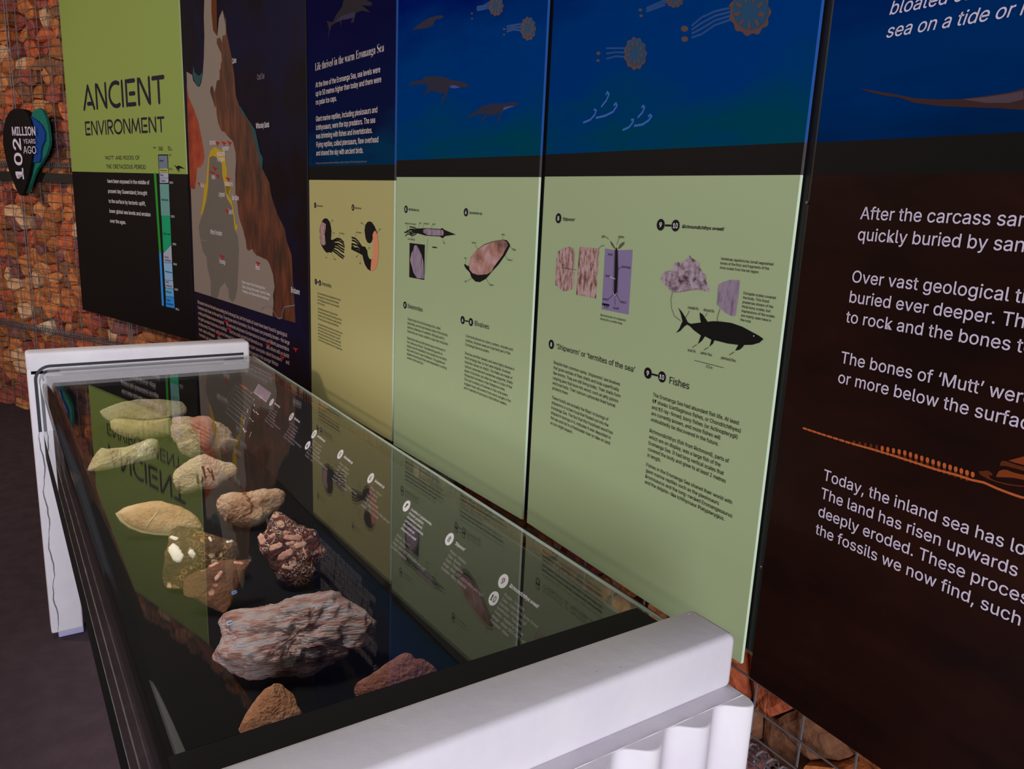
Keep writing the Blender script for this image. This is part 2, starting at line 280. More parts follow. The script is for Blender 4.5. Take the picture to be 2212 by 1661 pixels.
('T', 4, 'caption_text', 'ink', 3, ['valve 1'], 0.4029, 1.4004, 0, 0, 0, 0.0186, 0.0068, 'r'),
('T', 4, 'caption_text', 'ink', 3, ['foot'], 0.371, 1.3605, 0, 0, 0, 0.0102, 0.0068, 'r'),
('T', 4, 'caption_text', 'ink', 3, ['hinge'], 0.5733, 1.3964, 0, 0, 0, 0.014, 0.0068, 'r'),
('T', 4, 'caption_text', 'ink', 3, ['valve 2'], 0.5589, 1.3719, 0, 0, 0, 0.0177, 0.0068, 'r'),
('T', 4, 'caption_text', 'ink', 3, ['gills'], 0.3767, 1.3041, 0, 0, 0, 0.0092, 0.0068, 'r'),
('T', 4, 'caption_text', 'ink', 3, ['siphon'], 0.4864, 1.3073, 0, 0, 0, 0.0168, 0.0068, 'r'),
('P',4,'squid_print','ink',2,[(0.1252,1.4221),(0.1688,1.4251),(0.2051,1.4262),(0.2491,1.427),(0.2604,1.4301),(0.2706,1.426),(0.2919,1.4228),(0.3275,1.4174),(0.2924,1.413),(0.2743,1.4105),(0.2617,1.404),(0.2471,1.4082),(0.206,1.4065),(0.1696,1.4059),(0.1273,1.4095),(0.1223,1.416)]),
('P',4,'squid_print','fossB',3,[(0.1597,1.4209),(0.175,1.4239),(0.22,1.4248),(0.2636,1.4252),(0.2682,1.418),(0.2642,1.4113),(0.2207,1.4088),(0.1817,1.408),(0.16,1.4135)]),
('S',4,'squid_print','ink',2,0.003,[[(0.1285,1.4193),(0.1092,1.4243),(0.0816,1.4245)],[(0.127,1.4177),(0.1061,1.4197),(0.0818,1.4176)],[(0.127,1.4155),(0.1031,1.4149),(0.0854,1.4079)],[(0.1271,1.4132),(0.1065,1.4091),(0.0856,1.4018)],[(0.1272,1.4117),(0.1131,1.4049),(0.0938,1.4007)],[(0.127,1.4162),(0.09,1.4165),(0.0705,1.4132),(0.0547,1.4062)],[(0.1272,1.4125),(0.0871,1.4057),(0.0674,1.4038),(0.0593,1.398)],[(0.1271,1.4147),(0.0999,1.4117),(0.054,1.4085)]]),
('P',4,'fossil_photo','ink',1,[(0.083,1.3809),(0.169,1.3816),(0.1698,1.2876),(0.0839,1.2866)]),
('P',4,'fossil_photo','fossB',2,[(0.1109,1.3758),(0.1237,1.3775),(0.1367,1.3685),(0.1531,1.3531),(0.1631,1.3373),(0.1671,1.315),(0.1681,1.2908),(0.1302,1.2885),(0.1103,1.3004),(0.1,1.3165),(0.0879,1.3341),(0.0955,1.3533),(0.1049,1.3632)]),
('P',4,'shell_print','ink',1,[(0.3919,1.3482),(0.3998,1.3681),(0.4266,1.3878),(0.458,1.402),(0.4935,1.4115),(0.535,1.418),(0.5509,1.4171),(0.5616,1.4101),(0.5642,1.4052),(0.5467,1.3835),(0.5208,1.3594),(0.4937,1.3398),(0.4707,1.3215),(0.4442,1.3106),(0.424,1.3099),(0.4055,1.3176),(0.397,1.3293),(0.3782,1.3372),(0.3684,1.3461),(0.3749,1.3481),(0.3883,1.3437)]),
('P',4,'shell_photo','shell',2,[(0.3919,1.3495),(0.4023,1.3696),(0.4267,1.3871),(0.4605,1.4008),(0.4982,1.4112),(0.535,1.4171),(0.5512,1.4133),(0.5552,1.4059),(0.5437,1.3923),(0.5354,1.3814),(0.5201,1.3685),(0.5024,1.3525),(0.4936,1.3411),(0.4749,1.3326),(0.4356,1.3268),(0.41,1.3291),(0.3966,1.3361)]),
('S',4,'pointer_lines','ink',3,0.0008,[[(0.0666,1.4299),(0.0704,1.4155)],[(0.1368,1.4335),(0.134,1.4241)],[(0.1607,1.4336),(0.1559,1.4237)],[(0.2068,1.4343),(0.2022,1.4246)],[(0.0973,1.3933),(0.0971,1.4002)],[(0.2665,1.3943),(0.2624,1.4012)],[(0.1852,1.3979),(0.1738,1.3035)],[(0.5337,1.4256),(0.5342,1.4186)],[(0.4184,1.398),(0.4278,1.3892)],[(0.3766,1.3586),(0.3772,1.3496)],[(0.5735,1.3996),(0.5642,1.4052)],[(0.5577,1.3729),(0.5467,1.3835)],[(0.3891,1.3083),(0.4056,1.3156)],[(0.4849,1.3109),(0.4727,1.3214)]]),
('S',4,'scale_bar','ink',3,0.003,[[(0.2114,1.3782),(0.233,1.3786)]]),
('D',4,'number_disc','ink',2,(0.0618,1.2057),0.0102,'5','paper'),
('T', 4, 'heading_text', 'ink', 2, ['Belemnites'], 0.0795, 1.2001, 0, 0, 0, 0.0845, 0.01664, 'r'),
('D',4,'number_disc','ink',2,(0.3715,1.2077),0.0102,'6','paper'),
('D',4,'number_disc','ink',2,(0.4101,1.2081),0.01,'8','paper'),
('S',4,'dash_print','ink',2,0.0035,[[(0.3847,1.2079),(0.3978,1.208)]]),
('T', 4, 'heading_text', 'ink', 2, ['Bivalves'], 0.4278, 1.2023, 0, 0, 0, 0.0634, 0.01706, 'r'),
('T', 4, 'body_text', 'ink', 2, ['These fossils from the Eromanga Sea, called', 'belemnites, are the hard internal shells of the animals,', 'like the cuttlebones of cuttlefish. Although extinct,', 'belemnites are closely related to squid and octopuses.'], 0.0781, 1.1658, 0.0116, 0, 0, 0.184, 0.00963, 'r'),
('T', 4, 'body_text', 'ink', 2, ['Belemnites died out with the dinosaurs at the end of', 'the Cretaceous Period. The belemnite guards on', 'display are still imbedded in the sandstone concretion', 'they were found in near Muttaburra. The guards are', 'aligned indicating that they were deposited in a strong', 'current on the sea floor.'], 0.0782, 1.1115, 0.01138, 0, 0, 0.2119, 0.00945, 'r'),
('T', 4, 'body_text', 'ink', 2, ['Commonly known as clams, oysters, mussels and', 'scallops, bivalves were an important part of the', 'Eromanga Sea ecosystem.'], 0.3878, 1.1676, 0.01105, 0, 0, 0.2052, 0.00917, 'r'),
('T', 4, 'body_text', 'ink', 2, ['Bivalves are filter feeders and were highly diverse in', 'the Eromanga Sea. As the name implies, bivalves', 'have two valves (or shells). The shells are made of', 'calcium carbonate and sometimes aragonite. Shelly', 'layers of bivalves can often be seen in rocks of the', 'Mackunda Formation in the Muttaburra area.', 'The vast numbers of bivalves in the rock layers', 'suggest mass-kill events from storm surges in the', 'sea or periods of annoxia in the bottom waters.'], 0.3878, 1.1229, 0.01114, 0, 0, 0.2142, 0.00924, 'r'),
('D',3,'number_disc','ink',2,(0.0558,1.4629),0.0098,'1','paper'),
('T', 3, 'heading_text', 'maroon', 2, ['Ammonoceras sp.'], 0.0706, 1.4592, 0, 0, 0, 0.056, 0.00757, 'bi'),
('D',3,'number_disc','ink',2,(0.3746,1.4647),0.01,'2','paper'),
('T', 3, 'heading_text', 'maroon', 2, ['Myloceras sp.'], 0.3888, 1.4617, 0, 0, 0, 0.0495, 0.00743, 'bi'),
('P',3,'ammonite_print','ink',1,[(0.1174,1.4115),(0.131,1.4196),(0.1489,1.4228),(0.1665,1.421),(0.1838,1.4127),(0.1944,1.3983),(0.1997,1.3821),(0.196,1.362),(0.1937,1.3552),(0.2087,1.3529),(0.2259,1.3589),(0.2471,1.3626),(0.2215,1.3471),(0.2298,1.3328),(0.2039,1.316),(0.1994,1.3098),(0.182,1.311),(0.1554,1.3073),(0.1377,1.3128),(0.1153,1.3249),(0.1041,1.3344),(0.0932,1.3559),(0.0914,1.3763),(0.0988,1.3954)]),
('P',3,'fossil_photo','fossC',2,[(0.1151,1.4105),(0.1507,1.4029),(0.1482,1.3861),(0.1389,1.3688),(0.1453,1.3556),(0.1471,1.3355),(0.129,1.3292),(0.1087,1.3347),(0.0933,1.3594),(0.0929,1.3798),(0.1011,1.3972)]),
('S',3,'ammonite_print','ink',2,0.0055,[[(0.2087,1.3512),(0.2471,1.361),(0.2762,1.3603),(0.3007,1.3522)],[(0.2087,1.3479),(0.2554,1.3558),(0.2843,1.3511),(0.3047,1.3436)],[(0.2129,1.3432),(0.2594,1.3446),(0.2884,1.34),(0.3067,1.3373)],[(0.2171,1.3402),(0.2552,1.3378),(0.2801,1.3313),(0.3046,1.3282)],[(0.2127,1.3316),(0.2551,1.3296),(0.28,1.3232),(0.3025,1.32)],[(0.2083,1.3246),(0.2466,1.3191),(0.2757,1.3115),(0.3044,1.3064)],[(0.2039,1.3193),(0.2465,1.3109),(0.2715,1.3046),(0.2962,1.3)]]),
('P',3,'ammonite_print','ink',1,[(0.4607,1.399),(0.466,1.4145),(0.4804,1.4242),(0.4965,1.4274),(0.5125,1.4256),(0.5301,1.416),(0.5442,1.4034),(0.553,1.3921),(0.52,1.3872),(0.5201,1.3768),(0.5114,1.3657),(0.4972,1.361),(0.481,1.3638),(0.4682,1.3751)]),
('P',3,'fossil_photo','peach',3,[(0.5373,1.4023),(0.5495,1.3948),(0.5584,1.3776),(0.5622,1.3557),(0.5609,1.3259),(0.5527,1.2997),(0.5389,1.2864),(0.5107,1.2785),(0.507,1.2835),(0.5121,1.3099),(0.5226,1.3228),(0.5269,1.3457),(0.5255,1.3681),(0.52,1.3872),(0.5269,1.3965)]),
('P',3,'ammonite_print','ink',1,[(0.512,1.3144),(0.5174,1.3133),(0.5104,1.2991),(0.5089,1.2783),(0.4854,1.2815),(0.4633,1.295),(0.4502,1.3125),(0.4464,1.3214),(0.4315,1.3234),(0.4239,1.3306),(0.4295,1.3419),(0.4481,1.3493),(0.4665,1.3491),(0.4812,1.3379),(0.4849,1.326),(0.4923,1.3174),(0.5031,1.3137)]),
('S',3,'ammonite_print','ink',2,0.0055,[[(0.4519,1.3419),(0.4144,1.3626),(0.3915,1.3697),(0.3664,1.3713)],[(0.4445,1.3414),(0.4144,1.3548),(0.3915,1.3611),(0.3684,1.3628)],[(0.437,1.3393),(0.4144,1.3486),(0.3916,1.3502),(0.3664,1.3517)],[(0.4333,1.3344),(0.4145,1.3408),(0.3877,1.3389),(0.3664,1.3469)],[(0.4296,1.3295),(0.4031,1.3369),(0.3839,1.3379),(0.3644,1.3405)],[(0.4296,1.3279),(0.4031,1.3306),(0.3839,1.3331),(0.3644,1.3357)]]),
('S',3,'pointer_lines','ink',3,0.0009,[[(0.2033,1.4152),(0.1902,1.4072)],[(0.2091,1.3735),(0.2036,1.3567)],[(0.2672,1.3752),(0.2618,1.3651)],[(0.1641,1.2962),(0.1687,1.3067)],[(0.2207,1.2931),(0.2016,1.3091)],[(0.4477,1.4182),(0.4617,1.412)],[(0.5665,1.4046),(0.5512,1.3967)],[(0.3992,1.3857),(0.3946,1.3738)],[(0.492,1.3448),(0.483,1.3373)],[(0.4088,1.3154),(0.4251,1.3252)],[(0.4316,1.2985),(0.4371,1.3192)]]),
('T', 3, 'caption_text', 'ink', 3, ['shell'], 0.2011, 1.4159, 0, 0, 0, 0.0129, 0.0066, 'r'),
('T', 3, 'caption_text', 'ink', 3, ['hood'], 0.2121, 1.3753, 0, 0, 0, 0.0124, 0.0066, 'r'),
('T', 3, 'caption_text', 'ink', 3, ['arms (tentacles)'], 0.266, 1.3775, 0, 0, 0, 0.0409, 0.0066, 'r'),
('T', 3, 'caption_text', 'ink', 3, ['eye'], 0.1461, 1.2893, 0, 0, 0, 0.0121, 0.0066, 'r'),
('T', 3, 'caption_text', 'ink', 3, ['siphon'], 0.2207, 1.2893, 0, 0, 0, 0.0171, 0.0066, 'r'),
('T', 3, 'caption_text', 'ink', 3, ['shell'], 0.4348, 1.4176, 0, 0, 0, 0.0137, 0.0066, 'r'),
('T', 3, 'caption_text', 'ink', 3, ['shell'], 0.5641, 1.4056, 0, 0, 0, 0.0109, 0.0066, 'r'),
('T', 3, 'caption_text', 'ink', 3, ['arms (tentacles)'], 0.3992, 1.3878, 0, 0, 0, 0.0402, 0.0066, 'r'),
('T', 3, 'caption_text', 'ink', 3, ['hood'], 0.4913, 1.3455, 0, 0, 0, 0.0115, 0.0066, 'r'),
('T', 3, 'caption_text', 'ink', 3, ['eye'], 0.3985, 1.3122, 0, 0, 0, 0.0103, 0.0066, 'r'),
('T', 3, 'caption_text', 'ink', 3, ['siphon'], 0.4237, 1.2931, 0, 0, 0, 0.0151, 0.0066, 'r'),
('D',3,'number_disc','ink',2,(0.0544,1.1983),0.0104,'1','paper'),
('D',3,'number_disc','ink',2,(0.0923,1.1979),0.0103,'4','paper'),
('S',3,'dash_print','ink',2,0.0035,[[(0.0662,1.1981),(0.0806,1.1981)]]),
('T', 3, 'heading_text', 'ink', 2, ['Ammonites'], 0.1102, 1.192, 0, 0, 0, 0.085, 0.01816, 'r'),
('T', 3, 'body_text', 'ink', 2, ['Four ammonite fossils are displayed here from the', 'Eromanga Sea. The name ammonite is derived', 'from the Egyptian god Ammon, who is depicted', 'with ram’s horns.'], 0.0691, 1.157, 0.01187, 0, 0, 0.2044, 0.00985, 'r'),
('T', 3, 'body_text', 'ink', 2, ['All ammonites went extinct at the end of the', 'Cretaceous Period, along with the dinosaurs with the', 'exception of birds. Ammonites are closely related to', 'the nautilus, squid, octopuses and belemnites.'], 0.0702, 1.1026, 0.012, 0, 0, 0.1768, 0.00996, 'r'),
('T', 3, 'body_text', 'ink', 2, ['Ammonites with tightly coiled shells are called involute', 'and those with open coils are called evolute. Shells', 'that have both coiled and straight parts are called', 'heteromorphs and those that have just coiled shells', 'are called homomorphs. All of these shell forms are', 'found in the Eromanga Sea with some on display here.'], 0.07, 1.047, 0.01122, 0, 0, 0.2189, 0.00931, 'r'),
('T', 3, 'heading_text', 'pale', 2, ['Life thrived in the warm Eromanga Sea'], 0.069, 1.8999, 0, 0, 0, 0.5182, 0.03186, 'serif'),
('T', 3, 'body_text', 'pale', 2, ['At the time of the Eromanga Sea, sea levels were', 'up to 50 metres higher than today and there were', 'no polar ice caps.'], 0.0717, 1.8472, 0.0273, 0, 0, 0.4925, 0.02266, 'r'),
('T', 3, 'body_text', 'pale', 2, ['Giant marine reptiles, including plesiosaurs and', 'ichthyosaurs, were the top predators. The sea', 'was brimming with fishes and invertebrates.', 'Flying reptiles, called pterosaurs, flew overhead', 'and shared the sky with ancient birds.'], 0.0717, 1.7391, 0.0277, 0, 0, 0.475, 0.02299, 'r'),
('T', 3, 'credit_text', 'grey', 2, ['Plesiosaurs illustration above Richmondichthys, Aladin & Houdou 2015 © Queensland Museum'], 0.0678, 1.6006, 0, 0, 0, 0.4098, 0.0075, 'r'),
('P',3,'reptile_print','brown2',1,[(0.1788,1.9757),(0.1892,2.0127),(0.1722,2.0394),(0.218,2.0293),(0.2463,2.0456),(0.2921,2.062),(0.319,2.0971),(0.4535,2.0773),(0.4697,2.0527),(0.5092,2.0385),(0.5015,2.0319),(0.4375,2.0437),(0.4699,2.0291),(0.4938,2.016),(0.4376,2.0294),(0.3962,2.0294),(0.3793,2.006),(0.3578,2.0075),(0.3708,2.0203),(0.3185,2.0214),(0.2918,2.0254),(0.2826,2.0082),(0.2782,2.024),(0.2367,2.0232),(0.2084,2.0204),(0.1938,2.0051)]),
('P',3,'reptile_print','brown3',2,[(0.2368,2.0266),(0.2919,2.037),(0.3708,2.0349),(0.3962,2.0288),(0.3835,2.0184),(0.3274,2.0218),(0.2873,2.026)]),
('P',4,'reptile_print','turtle',1,[(0.076,1.9268),(0.1043,1.9357),(0.1352,1.9411),(0.1712,1.9455),(0.1949,1.9447),(0.2238,1.943),(0.241,1.9391),(0.2356,1.9346),(0.2069,1.9361),(0.1954,1.9338),(0.1899,1.925),(0.1662,1.9228),(0.1358,1.9243),(0.0983,1.928)]),
('P',4,'reptile_print','turtle',1,[(0.0576,1.7952),(0.0901,1.8011),(0.1346,1.8),(0.1529,1.8069),(0.2013,1.8042),(0.2539,1.796),(0.2881,1.786),(0.3157,1.7822),(0.3481,1.7753),(0.367,1.767),(0.3488,1.7646),(0.3166,1.766),(0.2889,1.7711),(0.2723,1.7684),(0.2672,1.7565),(0.2398,1.7336),(0.2421,1.7446),(0.2557,1.7601),(0.2269,1.7596),(0.1908,1.7709),(0.1729,1.7667),(0.136,1.7624),(0.1605,1.7706),(0.1724,1.7796),(0.1536,1.7897),(0.116,1.7916),(0.0774,1.7926)]),
('P',4,'reptile_print','turtle2',2,[(0.2776,1.7734),(0.297,1.7744),(0.3273,1.7665),(0.3057,1.7656),(0.2834,1.7688)]),
('P',4,'reptile_print','turtle',1,[(0.3583,1.6934),(0.399,1.7069),(0.4335,1.7177),(0.4724,1.7189),(0.5148,1.7159),(0.5421,1.7165),(0.5689,1.7146),(0.5758,1.7105),(0.5606,1.7079),(0.5294,1.705),(0.5114,1.6999),(0.5032,1.6853),(0.4923,1.6732),(0.4937,1.6859),(0.5045,1.6991),(0.479,1.693),(0.4497,1.696),(0.4405,1.6875),(0.416,1.6797),(0.4353,1.6917),(0.4397,1.6992),(0.4147,1.6994),(0.3843,1.6959)]),
('P',4,'reptile_print','turtle2',2,[(0.5177,1.7082),(0.5427,1.7091),(0.5606,1.7079),(0.5295,1.7043),(0.5136,1.701)]),
('P',4,'jellyfish_print','jelrim',1,[(0.4999,1.9208),(0.4991,1.919),(0.4972,1.9175),(0.4958,1.9161),(0.4959,1.9142),(0.4965,1.9119),(0.496,1.9099),(0.4938,1.909),(0.4907,1.9088),(0.4883,1.9083),(0.4869,1.9069),(0.4857,1.9051),(0.4837,1.9039),(0.4807,1.9042),(0.4775,1.9053),(0.4747,1.9059),(0.4722,1.9055),(0.4696,1.9047),(0.4666,1.9047),(0.4638,1.9061),(0.4615,1.9082),(0.4593,1.9098),(0.4565,1.9105),(0.4532,1.911),(0.4502,1.9122),(0.4486,1.9144),(0.4479,1.9167),(0.447,1.9188),(0.4447,1.9204),(0.4418,1.9221),(0.4399,1.9241),(0.4399,1.9263),(0.4412,1.9282),(0.4418,1.93),(0.4409,1.932),(0.4394,1.9344),(0.4391,1.9365),(0.4408,1.938),(0.4435,1.9388),(0.4455,1.9398),(0.4462,1.9415),(0.4466,1.9437),(0.4479,1.9453),(0.4507,1.9456),(0.4541,1.9451),(0.4568,1.945),(0.4589,1.9459),(0.4609,1.9472),(0.4636,1.9478),(0.4665,1.9469),(0.4694,1.9452),(0.472,1.944),(0.4747,1.9438),(0.4778,1.9439),(0.4808,1.9432),(0.4831,1.9414),(0.4846,1.9391),(0.4862,1.9372),(0.4887,1.936),(0.4919,1.9348),(0.4943,1.9331),(0.4951,1.931),(0.4949,1.9288),(0.495,1.9269),(0.4966,1.925),(0.4988,1.9229)]),
('P',4,'jellyfish_print','jelly',2,[(0.4956,1.9231),(0.4954,1.9205),(0.4947,1.918),(0.4935,1.9158),(0.4916,1.9138),(0.4892,1.9121),(0.4864,1.9108),(0.4832,1.9099),(0.4797,1.9095),(0.4759,1.9094),(0.472,1.9098),(0.4681,1.9106),(0.4642,1.9118),(0.4605,1.9134),(0.457,1.9153),(0.4539,1.9176),(0.4511,1.92),(0.4489,1.9227),(0.4472,1.9255),(0.446,1.9282),(0.4455,1.931),(0.4457,1.9337),(0.4464,1.9362),(0.4478,1.9384),(0.4497,1.9404),(0.4521,1.9421),(0.455,1.9433),(0.4583,1.9442),(0.4619,1.9446),(0.4657,1.9446),(0.4696,1.9442),(0.4735,1.9433),(0.4773,1.942),(0.481,1.9404),(0.4844,1.9385),(0.4875,1.9363),(0.4901,1.9338),(0.4923,1.9312),(0.494,1.9285),(0.4951,1.9258)]),
('S',4,'jellyfish_print','jelrim',3,0.0063,[[(0.4838,1.9213),(0.4895,1.9196)],[(0.4791,1.9162),(0.4829,1.9124)],[(0.4698,1.9154),(0.47,1.9113)],[(0.4603,1.9194),(0.4567,1.9169)],[(0.4551,1.9264),(0.4493,1.9267)],[(0.4566,1.9329),(0.4514,1.9359)],[(0.4641,1.936),(0.462,1.9402)],[(0.4741,1.9343),(0.476,1.9377)],[(0.4818,1.9285),(0.4867,1.9296)]]),
('S',4,'jellyfish_print','jeltent',1,0.0042,[[(0.4404,1.9375),(0.4191,1.9336),(0.392,1.9354)],[(0.4408,1.9321),(0.4193,1.9301),(0.3922,1.9318)],[(0.4412,1.9267),(0.4196,1.9266),(0.3925,1.9283)]]),
('P',4,'jellyfish_print','jelrim',1,[(0.3752,1.9242),(0.3746,1.9233),(0.3728,1.9228),(0.3702,1.9229),(0.3676,1.9236),(0.3657,1.9246),(0.365,1.9257),(0.3656,1.9266),(0.3674,1.9271),(0.3699,1.927),(0.3725,1.9263),(0.3744,1.9253)]),
('P',4,'jellyfish_print','jelrim',1,[(0.3764,1.9126),(0.3759,1.9118),(0.3742,1.9114),(0.3719,1.9115),(0.3696,1.9121),(0.3679,1.913),(0.3672,1.914),(0.3678,1.9148),(0.3694,1.9152),(0.3717,1.9152),(0.374,1.9146),(0.3757,1.9137)]),
('P',4,'jellyfish_print','jelrim',1,[(0.6239,1.857),(0.6232,1.855),(0.6214,1.8533),(0.6202,1.8516),(0.6204,1.8495),(0.621,1.8469),(0.6206,1.8447),(0.6185,1.8435),(0.6157,1.8431),(0.6135,1.8425),(0.6122,1.8409),(0.6111,1.8387),(0.6093,1.8373),(0.6065,1.8375),(0.6036,1.8385),(0.601,1.8392),(0.5987,1.8386),(0.5962,1.8375),(0.5935,1.8374),(0.5909,1.8388),(0.5887,1.841),(0.5866,1.8427),(0.584,1.8434),(0.5809,1.8438),(0.5782,1.845),(0.5766,1.8473),(0.5759,1.85),(0.5749,1.8522),(0.5728,1.8539),(0.5701,1.8557),(0.5683,1.8579),(0.5683,1.8602),(0.5693,1.8625),(0.5699,1.8645),(0.569,1.8667),(0.5675,1.8693),(0.5672,1.8717),(0.5687,1.8734),(0.5712,1.8745),(0.573,1.8756),(0.5737,1.8776),(0.5739,1.8801),(0.5752,1.882),(0.5777,1.8825),(0.5808,1.8821),(0.5834,1.882),(0.5852,1.8831),(0.5871,1.8848),(0.5895,1.8855),(0.5923,1.8846),(0.595,1.8829),(0.5974,1.8817),(0.6,1.8816),(0.6028,1.8818),(0.6056,1.8812),(0.6077,1.8793),(0.6092,1.8768),(0.6108,1.8748),(0.6131,1.8735),(0.616,1.8724),(0.6183,1.8706),(0.6192,1.8682),(0.619,1.8658),(0.6192,1.8636),(0.6207,1.8616),(0.6228,1.8594)]),
('P',4,'jellyfish_print','jelly',2,[(0.6198,1.8594),(0.6197,1.8565),(0.6192,1.8537),(0.618,1.8511),(0.6164,1.8488),(0.6142,1.8468),(0.6117,1.8452),(0.6087,1.8441),(0.6055,1.8434),(0.602,1.8431),(0.5984,1.8434),(0.5947,1.8441),(0.5911,1.8452),(0.5876,1.8468),(0.5843,1.8488),(0.5814,1.8512),(0.5788,1.8538),(0.5766,1.8567),(0.575,1.8597),(0.5738,1.8628),(0.5733,1.8658),(0.5734,1.8688),(0.574,1.8717),(0.5752,1.8743),(0.5769,1.8766),(0.5791,1.8785),(0.5818,1.8801),(0.5848,1.8812),(0.5881,1.8819),(0.5916,1.882),(0.5952,1.8817),(0.5988,1.881),(0.6024,1.8798),(0.6059,1.8781),(0.6091,1.8761),(0.612,1.8738),(0.6145,1.8712),(0.6166,1.8684),(0.6182,1.8654),(0.6192,1.8624)]),
('S',4,'jellyfish_print','jelrim',3,0.0063,[[(0.609,1.8569),(0.6143,1.8553)],[(0.6047,1.8509),(0.6084,1.8469)],[(0.5962,1.8495),(0.5964,1.845)],[(0.5873,1.8536),(0.584,1.8506)],[(0.5823,1.8611),(0.5769,1.8611)],[(0.5835,1.8685),(0.5786,1.8716)],[(0.5904,1.8724),(0.5883,1.877)],[(0.5996,1.8709),(0.6013,1.8748)],[(0.6069,1.8647),(0.6115,1.8663)]]),
('S',4,'jellyfish_print','jeltent',1,0.0042,[[(0.5683,1.874),(0.5431,1.8753),(0.5164,1.8766)],[(0.5688,1.8674),(0.5435,1.871),(0.5168,1.8713)],[(0.5694,1.8608),(0.5438,1.8667),(0.5172,1.866)]]),
('P',4,'jellyfish_print','jelrim',1,[(0.5105,1.8719),(0.5099,1.871),(0.5081,1.8704),(0.5056,1.8705),(0.5031,1.8711),(0.5012,1.8722),(0.5004,1.8733),(0.501,1.8743),(0.5028,1.8748),(0.5053,1.8748),(0.5078,1.8741),(0.5097,1.8731)]),
('P',4,'jellyfish_print','jelrim',1,[(0.5104,1.8607),(0.5099,1.8599),(0.5085,1.8594),(0.5064,1.8595),(0.5044,1.86),(0.5028,1.8608),(0.5022,1.8618),(0.5027,1.8626),(0.5041,1.863),(0.5062,1.863),(0.5082,1.8625),(0.5098,1.8616)]),
('P',5,'jellyfish_print','jelrim',1,[(0.3812,1.8383),(0.3806,1.8372),(0.3792,1.8364),(0.3783,1.8356),(0.3784,1.8344),(0.3789,1.8329),(0.3786,1.8317),(0.3769,1.8312),(0.3747,1.8312),(0.3729,1.831),(0.3719,1.8302),(0.3711,1.8291),(0.3696,1.8285),(0.3674,1.8287),(0.365,1.8295),(0.363,1.83),(0.3611,1.8298),(0.3592,1.8294),(0.357,1.8295),(0.3549,1.8305),(0.3532,1.8318),(0.3514,1.8328),(0.3494,1.8334),(0.3469,1.8338),(0.3447,1.8347),(0.3434,1.836),(0.3428,1.8375),(0.3421,1.8388),(0.3404,1.8398),(0.3382,1.841),(0.3367,1.8423),(0.3367,1.8436),(0.3375,1.8447),(0.3379,1.8458),(0.3372,1.8471),(0.336,1.8486),(0.3357,1.8499),(0.3369,1.8508),(0.3389,1.8512),(0.3404,1.8517),(0.3409,1.8528),(0.3411,1.8541),(0.3421,1.8551),(0.3441,1.8552),(0.3466,1.8547),(0.3486,1.8546),(0.3501,1.855),(0.3516,1.8558),(0.3535,1.8561),(0.3558,1.8554),(0.3579,1.8543),(0.3599,1.8535),(0.3619,1.8532),(0.3642,1.8532),(0.3664,1.8527),(0.3682,1.8515),(0.3693,1.85),(0.3706,1.8488),(0.3725,1.848),(0.3748,1.8472),(0.3767,1.8461),(0.3774,1.8447),(0.3772,1.8434),(0.3774,1.8422),(0.3786,1.841),(0.3803,1.8396)]),
('P',5,'jellyfish_print','jelly',2,[(0.3779,1.8398),(0.3779,1.8382),(0.3774,1.8368),(0.3765,1.8354),(0.3752,1.8343),(0.3735,1.8333),(0.3715,1.8326),(0.3691,1.8322),(0.3665,1.832),(0.3638,1.8321),(0.3609,1.8324),(0.3579,1.8331),(0.355,1.8339),(0.3522,1.835),(0.3496,1.8363),(0.3472,1.8378),(0.3451,1.8394),(0.3434,1.8411),(0.342,1.8429),(0.3411,1.8446),(0.3407,1.8463),(0.3407,1.848),(0.3412,1.8495),(0.3421,1.8508),(0.3435,1.852),(0.3453,1.8529),(0.3474,1.8536),(0.3498,1.854),(0.3524,1.8542),(0.3552,1.854),(0.3581,1.8536),(0.361,1.853),(0.3639,1.8521),(0.3667,1.851),(0.3692,1.8497),(0.3716,1.8482),(0.3736,1.8466),(0.3753,1.845),(0.3766,1.8432),(0.3774,1.8415)]),
('S',5,'jellyfish_print','jelrim',3,0.0045000000000000005,[[(0.3692,1.8392),(0.3735,1.8379)],[(0.3659,1.8361),(0.3688,1.8337)],[(0.3591,1.836),(0.3593,1.8335)],[(0.352,1.8387),(0.3493,1.8373)],[(0.3479,1.8432),(0.3436,1.8435)],[(0.3488,1.8472),(0.3449,1.8492)],[(0.3543,1.8488),(0.3526,1.8515)],[(0.3617,1.8474),(0.363,1.8495)],[(0.3676,1.8436),(0.3712,1.8441)]]),
('S',5,'jellyfish_print','jeltent',1,0.003,[[(0.3361,1.8451),(0.3163,1.8433),(0.2892,1.8404)],[(0.3366,1.8413),(0.3167,1.8398),(0.2895,1.8373)],[(0.337,1.8374),(0.3172,1.8363),(0.2899,1.8342)]]),
('P',5,'jellyfish_print','jelrim',1,[(0.2777,1.839),(0.2772,1.8379),(0.2755,1.8373),(0.273,1.8373),(0.2704,1.8381),(0.2684,1.8393),(0.2675,1.8407),(0.2681,1.8418),(0.2698,1.8424),(0.2723,1.8423),(0.2749,1.8416),(0.2769,1.8404)]),
('P',5,'jellyfish_print','jelrim',1,[(0.2803,1.8292),(0.2799,1.8282),(0.2782,1.8276),(0.2759,1.8277),(0.2735,1.8284),(0.2717,1.8295),(0.2709,1.8307),(0.2714,1.8318),(0.273,1.8324),(0.2753,1.8323),(0.2777,1.8316),(0.2796,1.8305)]),
